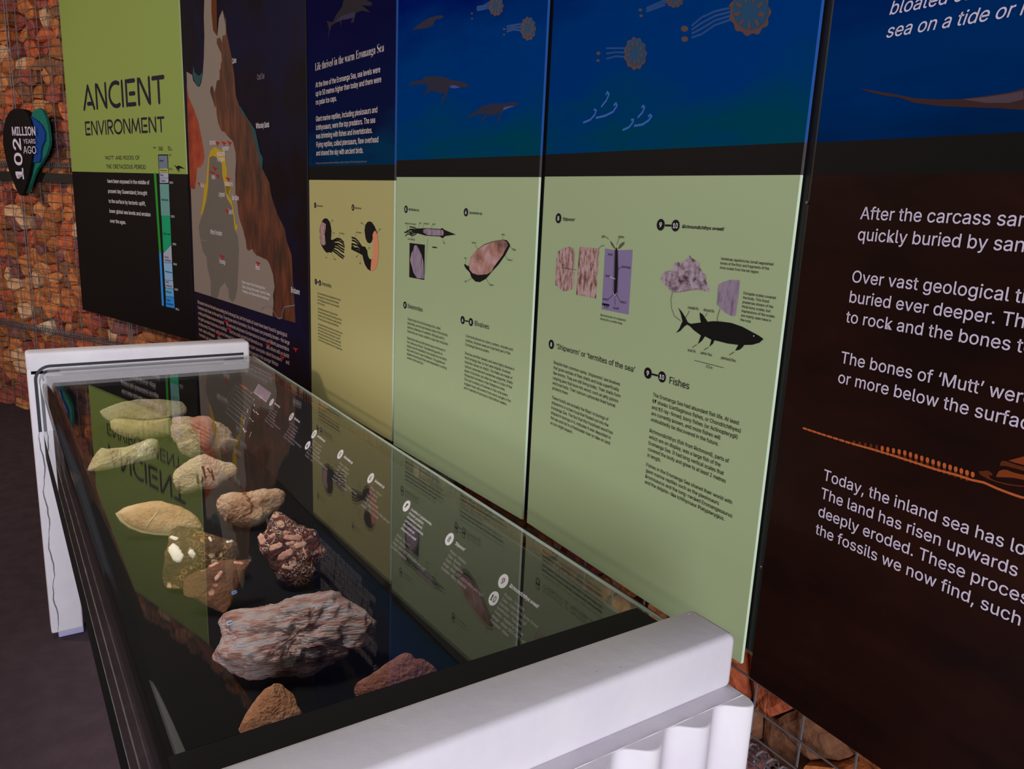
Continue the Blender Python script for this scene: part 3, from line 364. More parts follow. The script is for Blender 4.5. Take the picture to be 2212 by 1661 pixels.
('P',5,'jellyfish_print','jelrim',1,[(0.2992,1.7651),(0.2985,1.7626),(0.2966,1.7606),(0.2954,1.7586),(0.2957,1.7561),(0.2965,1.7531),(0.2961,1.7505),(0.2939,1.7491),(0.2908,1.7486),(0.2884,1.7478),(0.2871,1.7459),(0.286,1.7433),(0.284,1.7417),(0.2809,1.7418),(0.2776,1.7429),(0.2747,1.7436),(0.2722,1.7428),(0.2695,1.7415),(0.2664,1.7413),(0.2635,1.7429),(0.2609,1.7455),(0.2585,1.7474),(0.2555,1.7481),(0.252,1.7485),(0.2489,1.7499),(0.247,1.7525),(0.2461,1.7556),(0.2449,1.7582),(0.2425,1.7602),(0.2393,1.7622),(0.2372,1.7647),(0.237,1.7675),(0.2381,1.7701),(0.2386,1.7725),(0.2375,1.7751),(0.2357,1.7781),(0.2352,1.781),(0.2369,1.783),(0.2396,1.7843),(0.2416,1.7857),(0.2422,1.7881),(0.2424,1.791),(0.2437,1.7932),(0.2466,1.7938),(0.25,1.7934),(0.2529,1.7934),(0.255,1.7947),(0.257,1.7967),(0.2596,1.7976),(0.2628,1.7966),(0.2659,1.7946),(0.2686,1.7932),(0.2715,1.7932),(0.2746,1.7935),(0.2777,1.7928),(0.2802,1.7906),(0.2819,1.7878),(0.2838,1.7854),(0.2865,1.784),(0.2898,1.7827),(0.2924,1.7807),(0.2934,1.778),(0.2933,1.7751),(0.2937,1.7726),(0.2954,1.7703),(0.2979,1.7677)]),
('P',5,'jellyfish_print','jelly',2,[(0.2945,1.7677),(0.2946,1.7643),(0.2941,1.761),(0.293,1.758),(0.2913,1.7553),(0.289,1.7529),(0.2863,1.751),(0.283,1.7495),(0.2795,1.7486),(0.2756,1.7482),(0.2716,1.7484),(0.2675,1.7492),(0.2634,1.7504),(0.2594,1.7522),(0.2556,1.7545),(0.2522,1.7572),(0.2491,1.7602),(0.2466,1.7635),(0.2446,1.767),(0.2432,1.7706),(0.2424,1.7742),(0.2423,1.7777),(0.2429,1.7811),(0.2441,1.7841),(0.2459,1.7869),(0.2483,1.7892),(0.2512,1.7911),(0.2545,1.7925),(0.2582,1.7933),(0.2621,1.7936),(0.2661,1.7933),(0.2702,1.7925),(0.2743,1.7911),(0.2782,1.7893),(0.2818,1.787),(0.2852,1.7843),(0.2881,1.7813),(0.2905,1.7781),(0.2924,1.7747),(0.2938,1.7712)]),
('S',5,'jellyfish_print','jelrim',3,0.0045000000000000005,[[(0.2827,1.7645),(0.2886,1.7627)],[(0.2783,1.7574),(0.2825,1.7528)],[(0.2688,1.7556),(0.2693,1.7503)],[(0.2587,1.7601),(0.2551,1.7566)],[(0.2527,1.7688),(0.2467,1.7688)],[(0.2537,1.7776),(0.2481,1.7811)],[(0.2612,1.7822),(0.2587,1.7876)],[(0.2716,1.7807),(0.2732,1.7853)],[(0.2801,1.7737),(0.285,1.7755)]]),
('S',5,'jellyfish_print','jeltent',1,0.003,[[(0.2364,1.7819),(0.2112,1.7851),(0.1832,1.7887)],[(0.2373,1.7745),(0.212,1.7781),(0.1843,1.7793)],[(0.2382,1.7671),(0.2128,1.7711),(0.1854,1.7698)]]),
('P',5,'jellyfish_print','jelrim',1,[(0.1662,1.782),(0.1655,1.7805),(0.1632,1.7797),(0.1599,1.7797),(0.1566,1.7805),(0.154,1.782),(0.1529,1.7836),(0.1536,1.785),(0.1559,1.7859),(0.1592,1.7859),(0.1626,1.785),(0.1652,1.7836)]),
('P',5,'jellyfish_print','jelrim',1,[(0.1652,1.7693),(0.1646,1.7681),(0.1627,1.7675),(0.1601,1.7674),(0.1573,1.7681),(0.1552,1.7692),(0.1544,1.7706),(0.1549,1.7718),(0.1568,1.7724),(0.1595,1.7725),(0.1622,1.7718),(0.1643,1.7707)]),
('P',5,'jellyfish_print','jelrim',1,[(0.569,1.7885),(0.5681,1.7855),(0.5657,1.7832),(0.5642,1.7809),(0.5646,1.7779),(0.5657,1.7742),(0.5652,1.7711),(0.5624,1.7695),(0.5583,1.7691),(0.5551,1.7683),(0.5535,1.766),(0.5521,1.7629),(0.5495,1.761),(0.5454,1.7613),(0.5409,1.7629),(0.5371,1.7639),(0.5337,1.7631),(0.5302,1.7617),(0.5261,1.7616),(0.5221,1.7637),(0.5187,1.7669),(0.5154,1.7694),(0.5114,1.7705),(0.5067,1.7712),(0.5025,1.773),(0.4999,1.7764),(0.4986,1.7802),(0.497,1.7835),(0.4937,1.7861),(0.4894,1.7888),(0.4864,1.792),(0.4861,1.7955),(0.4876,1.7986),(0.4882,1.8016),(0.4867,1.8048),(0.4843,1.8086),(0.4835,1.8122),(0.4857,1.8145),(0.4894,1.8159),(0.4922,1.8175),(0.4929,1.8204),(0.4931,1.824),(0.4949,1.8266),(0.4987,1.8271),(0.5034,1.8263),(0.5073,1.8261),(0.51,1.8276),(0.5126,1.8298),(0.5162,1.8307),(0.5204,1.8292),(0.5246,1.8266),(0.5283,1.8247),(0.532,1.8244),(0.5362,1.8246),(0.5403,1.8235),(0.5436,1.8207),(0.546,1.8171),(0.5484,1.8141),(0.552,1.8122),(0.5563,1.8104),(0.5598,1.8078),(0.5612,1.8045),(0.5611,1.801),(0.5617,1.7979),(0.564,1.795),(0.5672,1.7918)]),
('P',5,'jellyfish_print','jelly',2,[(0.5628,1.7919),(0.5631,1.7878),(0.5624,1.7839),(0.561,1.7803),(0.5588,1.7771),(0.5559,1.7744),(0.5523,1.7722),(0.5481,1.7706),(0.5434,1.7697),(0.5383,1.7695),(0.5329,1.7699),(0.5274,1.7711),(0.5219,1.7729),(0.5165,1.7753),(0.5115,1.7783),(0.5068,1.7818),(0.5026,1.7857),(0.4992,1.7899),(0.4964,1.7944),(0.4945,1.7989),(0.4934,1.8033),(0.4932,1.8077),(0.4939,1.8117),(0.4955,1.8154),(0.498,1.8187),(0.5012,1.8213),(0.505,1.8234),(0.5094,1.8248),(0.5143,1.8256),(0.5195,1.8256),(0.5249,1.825),(0.5304,1.8236),(0.5358,1.8217),(0.541,1.8192),(0.5458,1.8161),(0.5503,1.8127),(0.5541,1.8088),(0.5574,1.8048),(0.56,1.8005),(0.5618,1.7962)]),
('S',5,'jellyfish_print','jelrim',3,0.0054,[[(0.5473,1.7888),(0.5552,1.7863)],[(0.5416,1.7805),(0.5473,1.7746)],[(0.5291,1.7789),(0.5299,1.7723)],[(0.5155,1.785),(0.5108,1.7809)],[(0.5073,1.796),(0.4992,1.7964)],[(0.5086,1.8067),(0.501,1.8114)],[(0.5186,1.8119),(0.5151,1.8186)],[(0.5324,1.8092),(0.5345,1.8147)],[(0.5437,1.8001),(0.5502,1.802)]]),
('S',5,'jellyfish_print','jeltent',1,0.0036,[[(0.4854,1.8078),(0.4546,1.808),(0.426,1.8037),(0.4061,1.7947)],[(0.4863,1.8019),(0.4555,1.8012),(0.4272,1.7951),(0.407,1.7885)],[(0.4871,1.796),(0.4565,1.7944),(0.4284,1.7866),(0.4078,1.7823)],[(0.4879,1.7901),(0.4574,1.7876),(0.4295,1.778),(0.4086,1.7761)]]),
('P',5,'jellyfish_print','jelrim',1,[(0.3977,1.7909),(0.3969,1.7887),(0.3939,1.7875),(0.3895,1.7875),(0.3849,1.7887),(0.3814,1.7909),(0.3799,1.7935),(0.3808,1.7957),(0.3838,1.7969),(0.3882,1.7969),(0.3928,1.7956),(0.3962,1.7934)]),
('P',5,'jellyfish_print','jelrim',1,[(0.3996,1.7749),(0.3988,1.7728),(0.396,1.7717),(0.3919,1.7716),(0.3877,1.7728),(0.3844,1.7748),(0.383,1.7771),(0.3838,1.7792),(0.3866,1.7803),(0.3907,1.7804),(0.3949,1.7792),(0.3982,1.7772)]),
('S',5,'plankton_print','plank',2,0.004,[[(0.1265,1.66),(0.1477,1.6637),(0.1615,1.6727),(0.1649,1.6797),(0.1584,1.6819)],[(0.1808,1.6859),(0.1939,1.6957),(0.2007,1.7058),(0.1954,1.7105),(0.1918,1.7066)],[(0.1664,1.6662),(0.193,1.6682),(0.2163,1.6738),(0.2269,1.6837),(0.2232,1.6887),(0.2181,1.6855)]]),
('S',5,'plankton_print','plank',2,0.004,[[(0.2495,1.64),(0.2661,1.6438),(0.2762,1.6525),(0.2765,1.6564),(0.2713,1.6563)],[(0.2889,1.6598),(0.3,1.667),(0.3044,1.6746),(0.3007,1.6783),(0.2974,1.6762)],[(0.2808,1.6454),(0.3025,1.6465),(0.3178,1.6524),(0.3251,1.6586),(0.3212,1.6618),(0.3173,1.6596)]]),
('G', 1, 'heading_text', 'navy', 2, 'ANCIENT', 0.2319, 1.892, 0.9142, 0.1387),
('G', 1, 'heading_text', 'navy', 2, 'ENVIRONMENT', 0.2266, 1.7607, 0.9024, 0.0784),
('G', 1, 'heading_text', 'navy', 2, "'MUTT' AND ROCKS OF", 0.4511, 1.6326, 0.4035, 0.0203),
('G', 1, 'heading_text', 'navy', 2, 'THE CRETACEOUS PERIOD', 0.4592, 1.5862, 0.4548, 0.0214),
('T', 1, 'body_text', 'paper', 2, ['have been exposed in the middle of', 'present day Queensland; brought', 'to the surface by tectonic uplift,', 'lower global sea levels and erosion', 'over the ages.'], 0.4631, 1.5108, 0.05343, 0, 0, 0.4821, 0.02778, 'r'),
('P',1,'chart_frame','ink',2,[(1.0527,1.6576),(1.1526,1.6578),(1.1488,1.5176),(1.0523,1.5157)]),
('P',1,'chart_band','slate',3,[(1.0599,1.6522),(1.1467,1.6525),(1.1467,1.5918),(1.0584,1.5907)]),
('P',1,'chart_band','mustard',3,[(1.0583,1.5901),(1.1466,1.591),(1.1474,1.5715),(1.0579,1.5703)]),
('P',1,'chart_band','mist',3,[(1.0589,1.5683),(1.149,1.5699),(1.1472,1.5469),(1.0581,1.5454)]),
('P',1,'chart_band','mist',3,[(1.0579,1.5437),(1.147,1.5453),(1.1458,1.5228),(1.0571,1.5209)]),
('P',1,'chart_band','teal2',3,[(1.0547,1.5158),(1.1481,1.517),(1.1442,1.3629),(1.053,1.3598)]),
('P',1,'chart_band','green2',3,[(1.0558,1.3612),(1.1449,1.363),(1.1425,1.2189),(1.0551,1.1708)]),
('P',1,'chart_band','mist',3,[(1.1425,1.2189),(1.1405,1.1311),(1.0531,1.1262),(1.0551,1.1708)]),
('P',1,'chart_band','sky2',3,[(1.0529,1.124),(1.1403,1.129),(1.1397,1.0405),(1.0551,1.0374)]),
('P',1,'chart_band','mist2',3,[(1.0549,1.0353),(1.1409,1.0385),(1.1412,0.9996),(1.0567,0.9975)]),
('P',1,'chart_band','sky3',3,[(1.0564,0.9953),(1.141,0.9975),(1.1426,0.9572),(1.0564,0.9543)]),
('P',1,'chart_band','blue2',3,[(1.0561,0.9521),(1.1424,0.955),(1.1439,0.8995),(1.0533,0.8982)]),
('P',1,'chart_band','green3',3,[(0.9993,1.5678),(1.0241,1.5681),(1.0318,1.1727),(1.0094,1.171)]),
('P',1,'chart_band','blue2',3,[(1.0094,1.171),(1.0318,1.1727),(1.0311,0.8992),(1.0086,0.8988)]),
('T', 1, 'caption_text', 'ink', 5, ['Period'], 1.0087, 1.6865, 0, 0, 0, 0.0266, 0.0135, 'r'),
('T', 1, 'caption_text', 'ink', 5, ['Geological'], 1.0633, 1.6866, 0, 0, 0, 0.0417, 0.0135, 'r'),
('T', 1, 'caption_text', 'ink', 5, ['Formation'], 1.0633, 1.6765, 0, 0, 0, 0.044, 0.0135, 'r'),
('T', 1, 'caption_text', 'ink', 5, ['Million'], 1.1569, 1.6869, 0, 0, 0, 0.026, 0.0135, 'r'),
('T', 1, 'caption_text', 'ink', 5, ['years ago'], 1.1581, 1.6765, 0, 0, 0, 0.0381, 0.0135, 'r'),
('T', 1, 'caption_text', 'ink', 5, ['92.9'], 1.1628, 1.6495, 0, 0, 0, 0.0226, 0.0135, 'r'),
('T', 1, 'caption_text', 'ink', 5, ['102.2'], 1.1611, 1.5842, 0, 0, 0, 0.0303, 0.0135, 'r'),
('T', 1, 'caption_text', 'ink', 5, ['Winton'], 1.0657, 1.6233, 0, 0, 0, 0.0431, 0.0135, 'r'),
('T', 1, 'caption_text', 'ink', 5, ['Mackunda'], 1.0665, 1.5772, 0, 0, 0, 0.0693, 0.0135, 'r'),
('T', 1, 'caption_text', 'ink', 5, ['Allaru'], 1.0651, 1.554, 0, 0, 0, 0.0349, 0.0135, 'r'),
('T', 1, 'caption_text', 'ink', 5, ['Toolebuc'], 1.0645, 1.5273, 0, 0, 0, 0.0552, 0.0135, 'r'),
('T', 1, 'caption_text', 'ink', 5, ['Wallumbilla'], 1.065, 1.4349, 0, 0, 0, 0.0698, 0.0135, 'r'),
('T', 1, 'caption_text', 'ink', 5, ['Cadna-owie'], 1.0635, 1.2674, 0, 0, 0, 0.0728, 0.0135, 'r'),
('T', 1, 'caption_text', 'paper', 5, ['106.0'], 1.1578, 1.5194, 0, 0, 0, 0.035, 0.0145, 'r'),
('T', 1, 'caption_text', 'paper', 5, ['125.0'], 1.1559, 1.356, 0, 0, 0, 0.0348, 0.0145, 'r'),
('T', 1, 'caption_text', 'paper', 5, ['139.8'], 1.1583, 1.2206, 0, 0, 0, 0.0339, 0.0145, 'r'),
('T', 1, 'caption_text', 'paper', 5, ['150.0'], 1.1551, 1.1212, 0, 0, 0, 0.0341, 0.0145, 'r'),
('T', 1, 'caption_text', 'paper', 5, ['163.5'], 1.1549, 0.994, 0, 0, 0, 0.0344, 0.0145, 'r'),
('T', 1, 'caption_text', 'paper', 5, ['174.1'], 1.1548, 0.8936, 0, 0, 0, 0.0359, 0.0145, 'r'),
('T', 1, 'caption_text', 'ink', 5, ['Hooray'], 1.066, 1.1505, 0, 0, 0, 0.0424, 0.0135, 'r'),
('T', 1, 'caption_text', 'ink', 5, ['Sandstone'], 1.0658, 1.135, 0, 0, 0, 0.064, 0.0135, 'r'),
('T', 1, 'caption_text', 'ink', 5, ['Westbourne'], 1.0638, 1.0767, 0, 0, 0, 0.0728, 0.0135, 'r'),
('T', 1, 'caption_text', 'ink', 5, ['Adori'], 1.0639, 1.024, 0, 0, 0, 0.0323, 0.0135, 'r'),
('T', 1, 'caption_text', 'ink', 5, ['Sandstone'], 1.0649, 1.0055, 0, 0, 0, 0.0642, 0.0135, 'r'),
('T', 1, 'caption_text', 'ink', 5, ['Birkhead'], 1.0643, 0.9731, 0, 0, 0, 0.0542, 0.0135, 'r'),
('T', 1, 'caption_text', 'ink', 5, ['Hutton'], 1.0626, 0.9304, 0, 0, 0, 0.0412, 0.0135, 'r'),
('T', 1, 'caption_text', 'ink', 5, ['Sandstone'], 1.0636, 0.9117, 0, 0, 0, 0.0658, 0.0135, 'r'),
('P',1,'dinosaur_print','ink',2,[(1.2109,1.606),(1.2179,1.6072),(1.2251,1.6045),(1.2263,1.5995),(1.2376,1.6034),(1.2548,1.6054),(1.2716,1.6031),(1.2907,1.5972),(1.3136,1.5914),(1.2957,1.5913),(1.2734,1.5927),(1.2609,1.5924),(1.257,1.5869),(1.2654,1.5801),(1.2647,1.5735),(1.262,1.5801),(1.2523,1.5855),(1.2488,1.5731),(1.2454,1.5731),(1.2455,1.5854),(1.238,1.5903),(1.2335,1.5798),(1.2313,1.5804),(1.2323,1.5908),(1.2238,1.5968),(1.2203,1.6023),(1.2118,1.6028)]),
('P',2,'map_print','mapgrey',2,[(0.3285,2.3016),(0.3102,2.2164),(0.3089,2.1463),(0.2896,2.0536),(0.2658,1.9884),(0.2467,1.9609),(0.2208,1.9433),(0.1892,1.9458),(0.1593,1.9631),(0.1365,1.9749),(0.1237,2.001),(0.0465,2.022),(0.0191,1.0108),(0.9787,1.0182),(0.9937,1.0763),(0.9894,1.1036),(1.0087,1.1381),(0.9942,1.187),(0.9616,1.2253),(0.9389,1.2372),(0.8673,1.2453),(0.8305,1.2471),(0.8001,1.259),(0.7883,1.27),(0.7427,1.2596),(0.7239,1.2678),(0.7197,1.2964),(0.6907,1.3427),(0.6544,1.3842),(0.6431,1.4078),(0.6289,1.4746),(0.6163,1.484),(0.6215,1.5702),(0.6352,1.6172),(0.632,1.6547),(0.6091,1.6972),(0.5433,1.7227),(0.5102,1.7404),(0.4752,1.7441),(0.4425,1.7742),(0.4251,1.8134),(0.4221,1.8518),(0.4063,1.8408),(0.3811,1.8783),(0.355,1.9089),(0.3572,1.9279),(0.3877,1.9351),(0.4063,1.9052),(0.4311,1.9316),(0.4403,1.9497),(0.4762,1.9514),(0.4802,1.9881),(0.4951,1.9959),(0.4968,2.0118),(0.5118,2.0217),(0.5078,2.0495),(0.4568,2.0962),(0.4588,2.1143),(0.5008,2.1138),(0.5191,2.0913),(0.5288,2.1171),(0.5626,2.1152),(0.575,2.1712),(0.5389,2.2137),(0.4951,2.1887),(0.4668,2.1224),(0.4201,2.151),(0.4073,2.2258),(0.4125,2.2704),(0.4146,2.2881)]),
('P',2,'map_print','maporange',2,[(0.5389,2.2137),(0.575,2.1712),(0.5626,2.1152),(0.5288,2.1171),(0.5191,2.0913),(0.5008,2.1138),(0.4588,2.1143),(0.4568,2.0962),(0.5078,2.0495),(0.5118,2.0217),(0.4968,2.0118),(0.4951,1.9959),(0.4802,1.9881),(0.4762,1.9514),(0.4403,1.9497),(0.4311,1.9316),(0.4063,1.9052),(0.3877,1.9351),(0.3572,1.9279),(0.355,1.9089),(0.3811,1.8783),(0.4063,1.8408),(0.4221,1.8518),(0.4251,1.8134),(0.4425,1.7742),(0.4752,1.7441),(0.5102,1.7404),(0.5433,1.7227),(0.6091,1.6972),(0.632,1.6547),(0.6352,1.6172),(0.6215,1.5702),(0.6163,1.484),(0.6289,1.4746),(0.6431,1.4078),(0.6544,1.3842),(0.6907,1.3427),(0.7197,1.2964),(0.7239,1.2678),(0.7427,1.2596),(0.7883,1.27),(0.8001,1.259),(0.8305,1.2471),(0.8673,1.2453),(0.9389,1.2372),(0.9616,1.2253),(0.9942,1.187),(1.0087,1.1381),(0.9894,1.1036),(0.9937,1.0763),(0.9787,1.0182),(1.0194,1.0191),(1.2011,1.0242),(1.1936,1.1009),(1.1813,1.1875),(1.1744,1.2738),(1.1343,1.3229),(1.1151,1.3695),(1.0522,1.4188),(0.9998,1.4827),(0.9947,1.4915),(0.9803,1.5355),(0.9143,1.5879),(0.8823,1.6367),(0.8506,1.6946),(0.819,1.7574),(0.7593,1.7824),(0.7112,1.8117),(0.6586,1.8733),(0.6465,1.9549),(0.6264,2.0191),(0.6045,2.0659),(0.5825,2.1128)]),
('P',2,'map_print','mapbrown',3,[(0.4146,2.2881),(0.4771,2.2783),(0.4668,2.1224),(0.4201,2.151),(0.4073,2.2258)]),
('P',2,'map_print','mapred',3,[(0.0401,1.9676),(0.0605,1.9098),(0.1204,1.8601),(0.1778,1.8012),(0.2099,1.7391),(0.2411,1.6723),(0.2452,1.6417),(0.2261,1.6164),(0.1831,1.5961),(0.1421,1.5963),(0.0952,1.4983),(0.0268,1.5),(0.0316,1.7716)]),
('P',2,'map_print','mapdark',3,[(0.315,1.6382),(0.3614,1.645),(0.4127,1.6368),(0.468,1.6093),(0.47,1.5604),(0.4977,1.4817),(0.5176,1.4672),(0.5308,1.4577),(0.5705,1.4344),(0.5871,1.3911),(0.5959,1.3377),(0.6276,1.3101),(0.6369,1.2617),(0.6239,1.1914),(0.6009,1.0888),(0.5759,1.0452),(0.5381,1.0201),(0.4962,1.0358),(0.4925,1.0718),(0.4511,1.0986),(0.3881,1.0708),(0.3432,1.0122),(0.2561,1.0128),(0.2646,1.0846),(0.2236,1.1459),(0.2207,1.189),(0.1668,1.2175),(0.134,1.2861),(0.1229,1.3289),(0.1795,1.3798),(0.2163,1.413),(0.2629,1.4665),(0.285,1.5184),(0.276,1.5087),(0.3009,1.5854)]),
('P',2,'map_print','mapyellow',4,[(0.258,1.5291),(0.2775,1.5855),(0.2993,1.6359),(0.3259,1.6655),(0.3881,1.6815),(0.4384,1.6705),(0.5086,1.657),(0.5132,1.6329),(0.5178,1.6088),(0.5294,1.5847),(0.526,1.5509),(0.5641,1.5125),(0.5618,1.4883),(0.5191,1.4821),(0.5008,1.5117),(0.47,1.5604),(0.468,1.6093),(0.4127,1.6368),(0.3614,1.645),(0.315,1.6382),(0.3009,1.5854),(0.2807,1.5088),(0.285,1.5184),(0.2483,1.4506),(0.2163,1.413),(0.1795,1.3798),(0.1636,1.3845),(0.2047,1.4495),(0.2295,1.5178)]),
('P',2,'map_print','mapyellow',4,[(0.5017,1.5208),(0.5645,1.5167),(0.5328,1.4773),(0.5728,1.4588),(0.5959,1.4109),(0.612,1.3629),(0.6384,1.3545),(0.623,1.3342),(0.5959,1.3377),(0.5871,1.3911),(0.5705,1.4344),(0.5308,1.4577),(0.5134,1.4671)]),
('P',2,'map_print','mapsea',3,[(0.1486,2.0384),(0.1654,2.0072),(0.2187,1.9877),(0.2594,1.9987),(0.2689,1.9882),(0.2389,1.9615),(0.2131,1.9449),(0.1896,1.9482),(0.1526,1.9736),(0.1318,2.0003)]),
('P',2,'map_print','mapsea',3,[(0.663,1.8505),(0.7124,1.825),(0.7837,1.7767),(0.8534,1.734),(0.895,1.6496),(0.9228,1.6273),(0.9143,1.5879),(0.9359,1.5615),(0.8914,1.5968),(0.8713,1.6501),(0.8385,1.695),(0.8068,1.758),(0.7112,1.8117)]),
('P',2,'dinosaur_print','red',5,[(0.3878,1.7045),(0.3999,1.7071),(0.4083,1.703),(0.4259,1.7024),(0.4401,1.6991),(0.46,1.6966),(0.4396,1.6953),(0.4307,1.6936),(0.4269,1.6859),(0.4181,1.6851),(0.416,1.693),(0.4075,1.6961),(0.3964,1.7023)]),
('P',2,'dinosaur_print','red',5,[(0.4706,1.7012),(0.4823,1.7037),(0.4904,1.6996),(0.5073,1.6992),(0.5211,1.6959),(0.5403,1.6935),(0.5207,1.6921),(0.5121,1.6904),(0.5085,1.6829),(0.4999,1.6821),(0.4979,1.6899),(0.4897,1.6929),(0.4789,1.699)]),
('P',2,'dinosaur_print','red',5,[(0.5382,1.7002),(0.5496,1.7027),(0.5575,1.6987),(0.5739,1.6982),(0.5872,1.695),(0.606,1.6926),(0.5869,1.6913),(0.5785,1.6896),(0.5751,1.6822),(0.5668,1.6814),(0.5648,1.689),(0.5568,1.6921),(0.5464,1.698)]),
('P',2,'dinosaur_print','red',5,[(0.3453,1.5973),(0.3578,1.6002),(0.3664,1.5962),(0.3844,1.5961),(0.3989,1.593),(0.4194,1.5909),(0.3985,1.5891),(0.3893,1.5871),(0.3854,1.5792),(0.3763,1.5782),(0.3742,1.5862),(0.3656,1.5892),(0.3542,1.5952)]),
('P',2,'dinosaur_print','red',5,[(0.3047,1.5783),(0.3174,1.5813),(0.3261,1.5772),(0.3445,1.5772),(0.3593,1.5742),(0.3801,1.5722),(0.3588,1.5702),(0.3495,1.5682),(0.3455,1.5601),(0.3363,1.5591),(0.3341,1.5672),(0.3253,1.5702),(0.3137,1.5762)]),
('P',2,'dinosaur_print','red',5,[(0.3794,1.5657),(0.3917,1.5687),(0.4002,1.5647),(0.418,1.5647),(0.4324,1.5618),(0.4526,1.5599),(0.4319,1.5578),(0.4229,1.5558),(0.4191,1.5479),(0.4101,1.5469),(0.408,1.5548),(0.3994,1.5578),(0.3882,1.5637)]),
('P',2,'dinosaur_print','red',5,[(0.505,1.5527),(0.5166,1.5557),(0.5247,1.5518),(0.5416,1.5519),(0.5552,1.5491),(0.5744,1.5472),(0.5548,1.5452),(0.5463,1.5432),(0.5427,1.5355),(0.5342,1.5344),(0.5322,1.5422),(0.524,1.545),(0.5133,1.5508)]),
('P',2,'dinosaur_print','red',5,[(0.1344,1.5275),(0.1482,1.5308),(0.1575,1.5266),(0.1773,1.5268),(0.1932,1.5238),(0.2156,1.522),(0.1926,1.5196),(0.1826,1.5174),(0.1782,1.509),(0.1682,1.5078),(0.166,1.5162),(0.1566,1.5192),(0.1441,1.5254)]),
('P',2,'dinosaur_print','red',5,[(0.484,1.4178),(0.4959,1.4212),(0.5041,1.4175),(0.5212,1.4181),(0.5351,1.4156),(0.5546,1.4143),(0.5347,1.4117),(0.526,1.4094),(0.5224,1.4013),(0.5137,1.4),(0.5117,1.4079),(0.5034,1.4105),(0.4925,1.4161)]),
('P',2,'dinosaur_print','red',5,[(0.3961,1.2145),(0.4086,1.2186),(0.4172,1.2151),(0.4352,1.2165),(0.4498,1.2145),(0.4704,1.2141),(0.4494,1.2104),(0.4402,1.2076),(0.4364,1.199),(0.4272,1.1972),(0.4251,1.2053),(0.4164,1.2078),(0.405,1.2131)]),
('P',2,'dinosaur_print','red',5,[(0.8174,1.2206),(0.8276,1.2242),(0.8349,1.2211),(0.8498,1.2223),(0.862,1.2205),(0.879,1.2201),(0.8617,1.2167),(0.8542,1.2142),(0.8512,1.2064),(0.8436,1.2048),(0.8417,1.2122),(0.8344,1.2144),(0.8248,1.2193)]),
('P',2,'dinosaur_print','red',5,[(0.4254,0.9219),(0.438,0.9268),(0.4466,0.9238),(0.4648,0.9264),(0.4795,0.9253),(0.5001,0.9261),(0.479,0.921),(0.4698,0.9175),(0.4659,0.9084),(0.4568,0.906),(0.4546,0.9143),(0.4459,0.9162),(0.4344,0.921)]),
('P',2,'dinosaur_print','red',5,[(0.4571,0.8943),(0.4695,0.8994),(0.4781,0.8964),(0.496,0.899),(0.5105,0.898),(0.5309,0.899),(0.5101,0.8937),(0.501,0.8903),(0.4972,0.8812),(0.4881,0.8787),(0.486,0.8869),(0.4773,0.8888),(0.4659,0.8935)]),
('P',2,'dinosaur_print','red',5,[(0.3138,0.8476),(0.327,0.8529),(0.3361,0.8499),(0.3552,0.8529),(0.3706,0.852),(0.3923,0.8532),(0.3702,0.8475),(0.3604,0.8438),(0.3563,0.8344),(0.3467,0.8317),(0.3444,0.8402),(0.3352,0.8421),(0.3232,0.8468)]),
('P',2,'dinosaur_print','red',5,[(1.1737,0.9239),(1.1825,0.9281),(1.1887,0.9256),(1.2016,0.9277),(1.2121,0.9268),(1.2268,0.9275),(1.2119,0.9232),(1.2055,0.9203),(1.2031,0.9126),(1.1967,0.9106),(1.1948,0.9175),(1.1885,0.9192),(1.1801,0.9232)]),
('P',2,'dinosaur_print','red',5,[(0.9029,0.8948),(0.913,0.8993),(0.9201,0.8966),(0.9348,0.899),(0.9467,0.8981),(0.9635,0.899),(0.9465,0.8942),(0.9391,0.8911),(0.9362,0.8828),(0.9288,0.8806),(0.9268,0.888),(0.9197,0.8898),(0.9102,0.894)]),
('P',2,'dinosaur_print','red',5,[(1.0494,0.8699),(1.0588,0.8744),(1.0654,0.8718),(1.0791,0.8742),(1.0903,0.8734),(1.106,0.8744),(1.0902,0.8696),(1.0833,0.8665),(1.0806,0.8585),(1.0737,0.8564),(1.0718,0.8635),(1.0651,0.8652),(1.0562,0.8692)]),
('T', 2, 'caption_text', 'paper', 7, ['Cairns'], 0.6336, 1.9984, 0, 0, 0, 0.0453, 0.028, 'r'),
('T', 2, 'caption_text', 'paper', 7, ['Whitsunday Islands'], 0.8657, 1.7388, 0, 0, 0, 0.1301, 0.028, 'r'),
('T', 2, 'caption_text', 'paper', 7, ['Richmond'], 0.3305, 1.6913, 0, 0, 0, 0.0733, 0.028, 'r'),
('T', 2, 'caption_text', 'paper', 7, ['Hughenden'], 0.4837, 1.6633, 0, 0, 0, 0.0785, 0.028, 'r'),
('T', 2, 'caption_text', 'paper', 7, ['Mackunda'], 0.4178, 1.6426, 0, 0, 0, 0.0948, 0.028, 'r'),
('T', 2, 'caption_text', 'paper', 7, ['Formation'], 0.4181, 1.6195, 0, 0, 0, 0.0935, 0.028, 'r'),
('T', 2, 'caption_text', 'paper', 7, ['Winton'], 0.3361, 1.545, 0, 0, 0, 0.0469, 0.028, 'r'),
('T', 2, 'caption_text', 'paper', 7, ['Muttaburra'], 0.5014, 1.5175, 0, 0, 0, 0.0922, 0.028, 'r'),
('T', 2, 'caption_text', 'paper', 7, ['Boulia'], 0.1799, 1.509, 0, 0, 0, 0.0484, 0.028, 'r'),
('T', 2, 'caption_text', 'grey', 7, ['Coral Sea'], 0.89, 1.9145, 0, 0, 0, 0.0707, 0.03, 'r'),
('T', 2, 'caption_text', 'paper', 7, ['Longreach'], 0.4196, 1.472, 0, 0, 0, 0.0759, 0.028, 'r'),
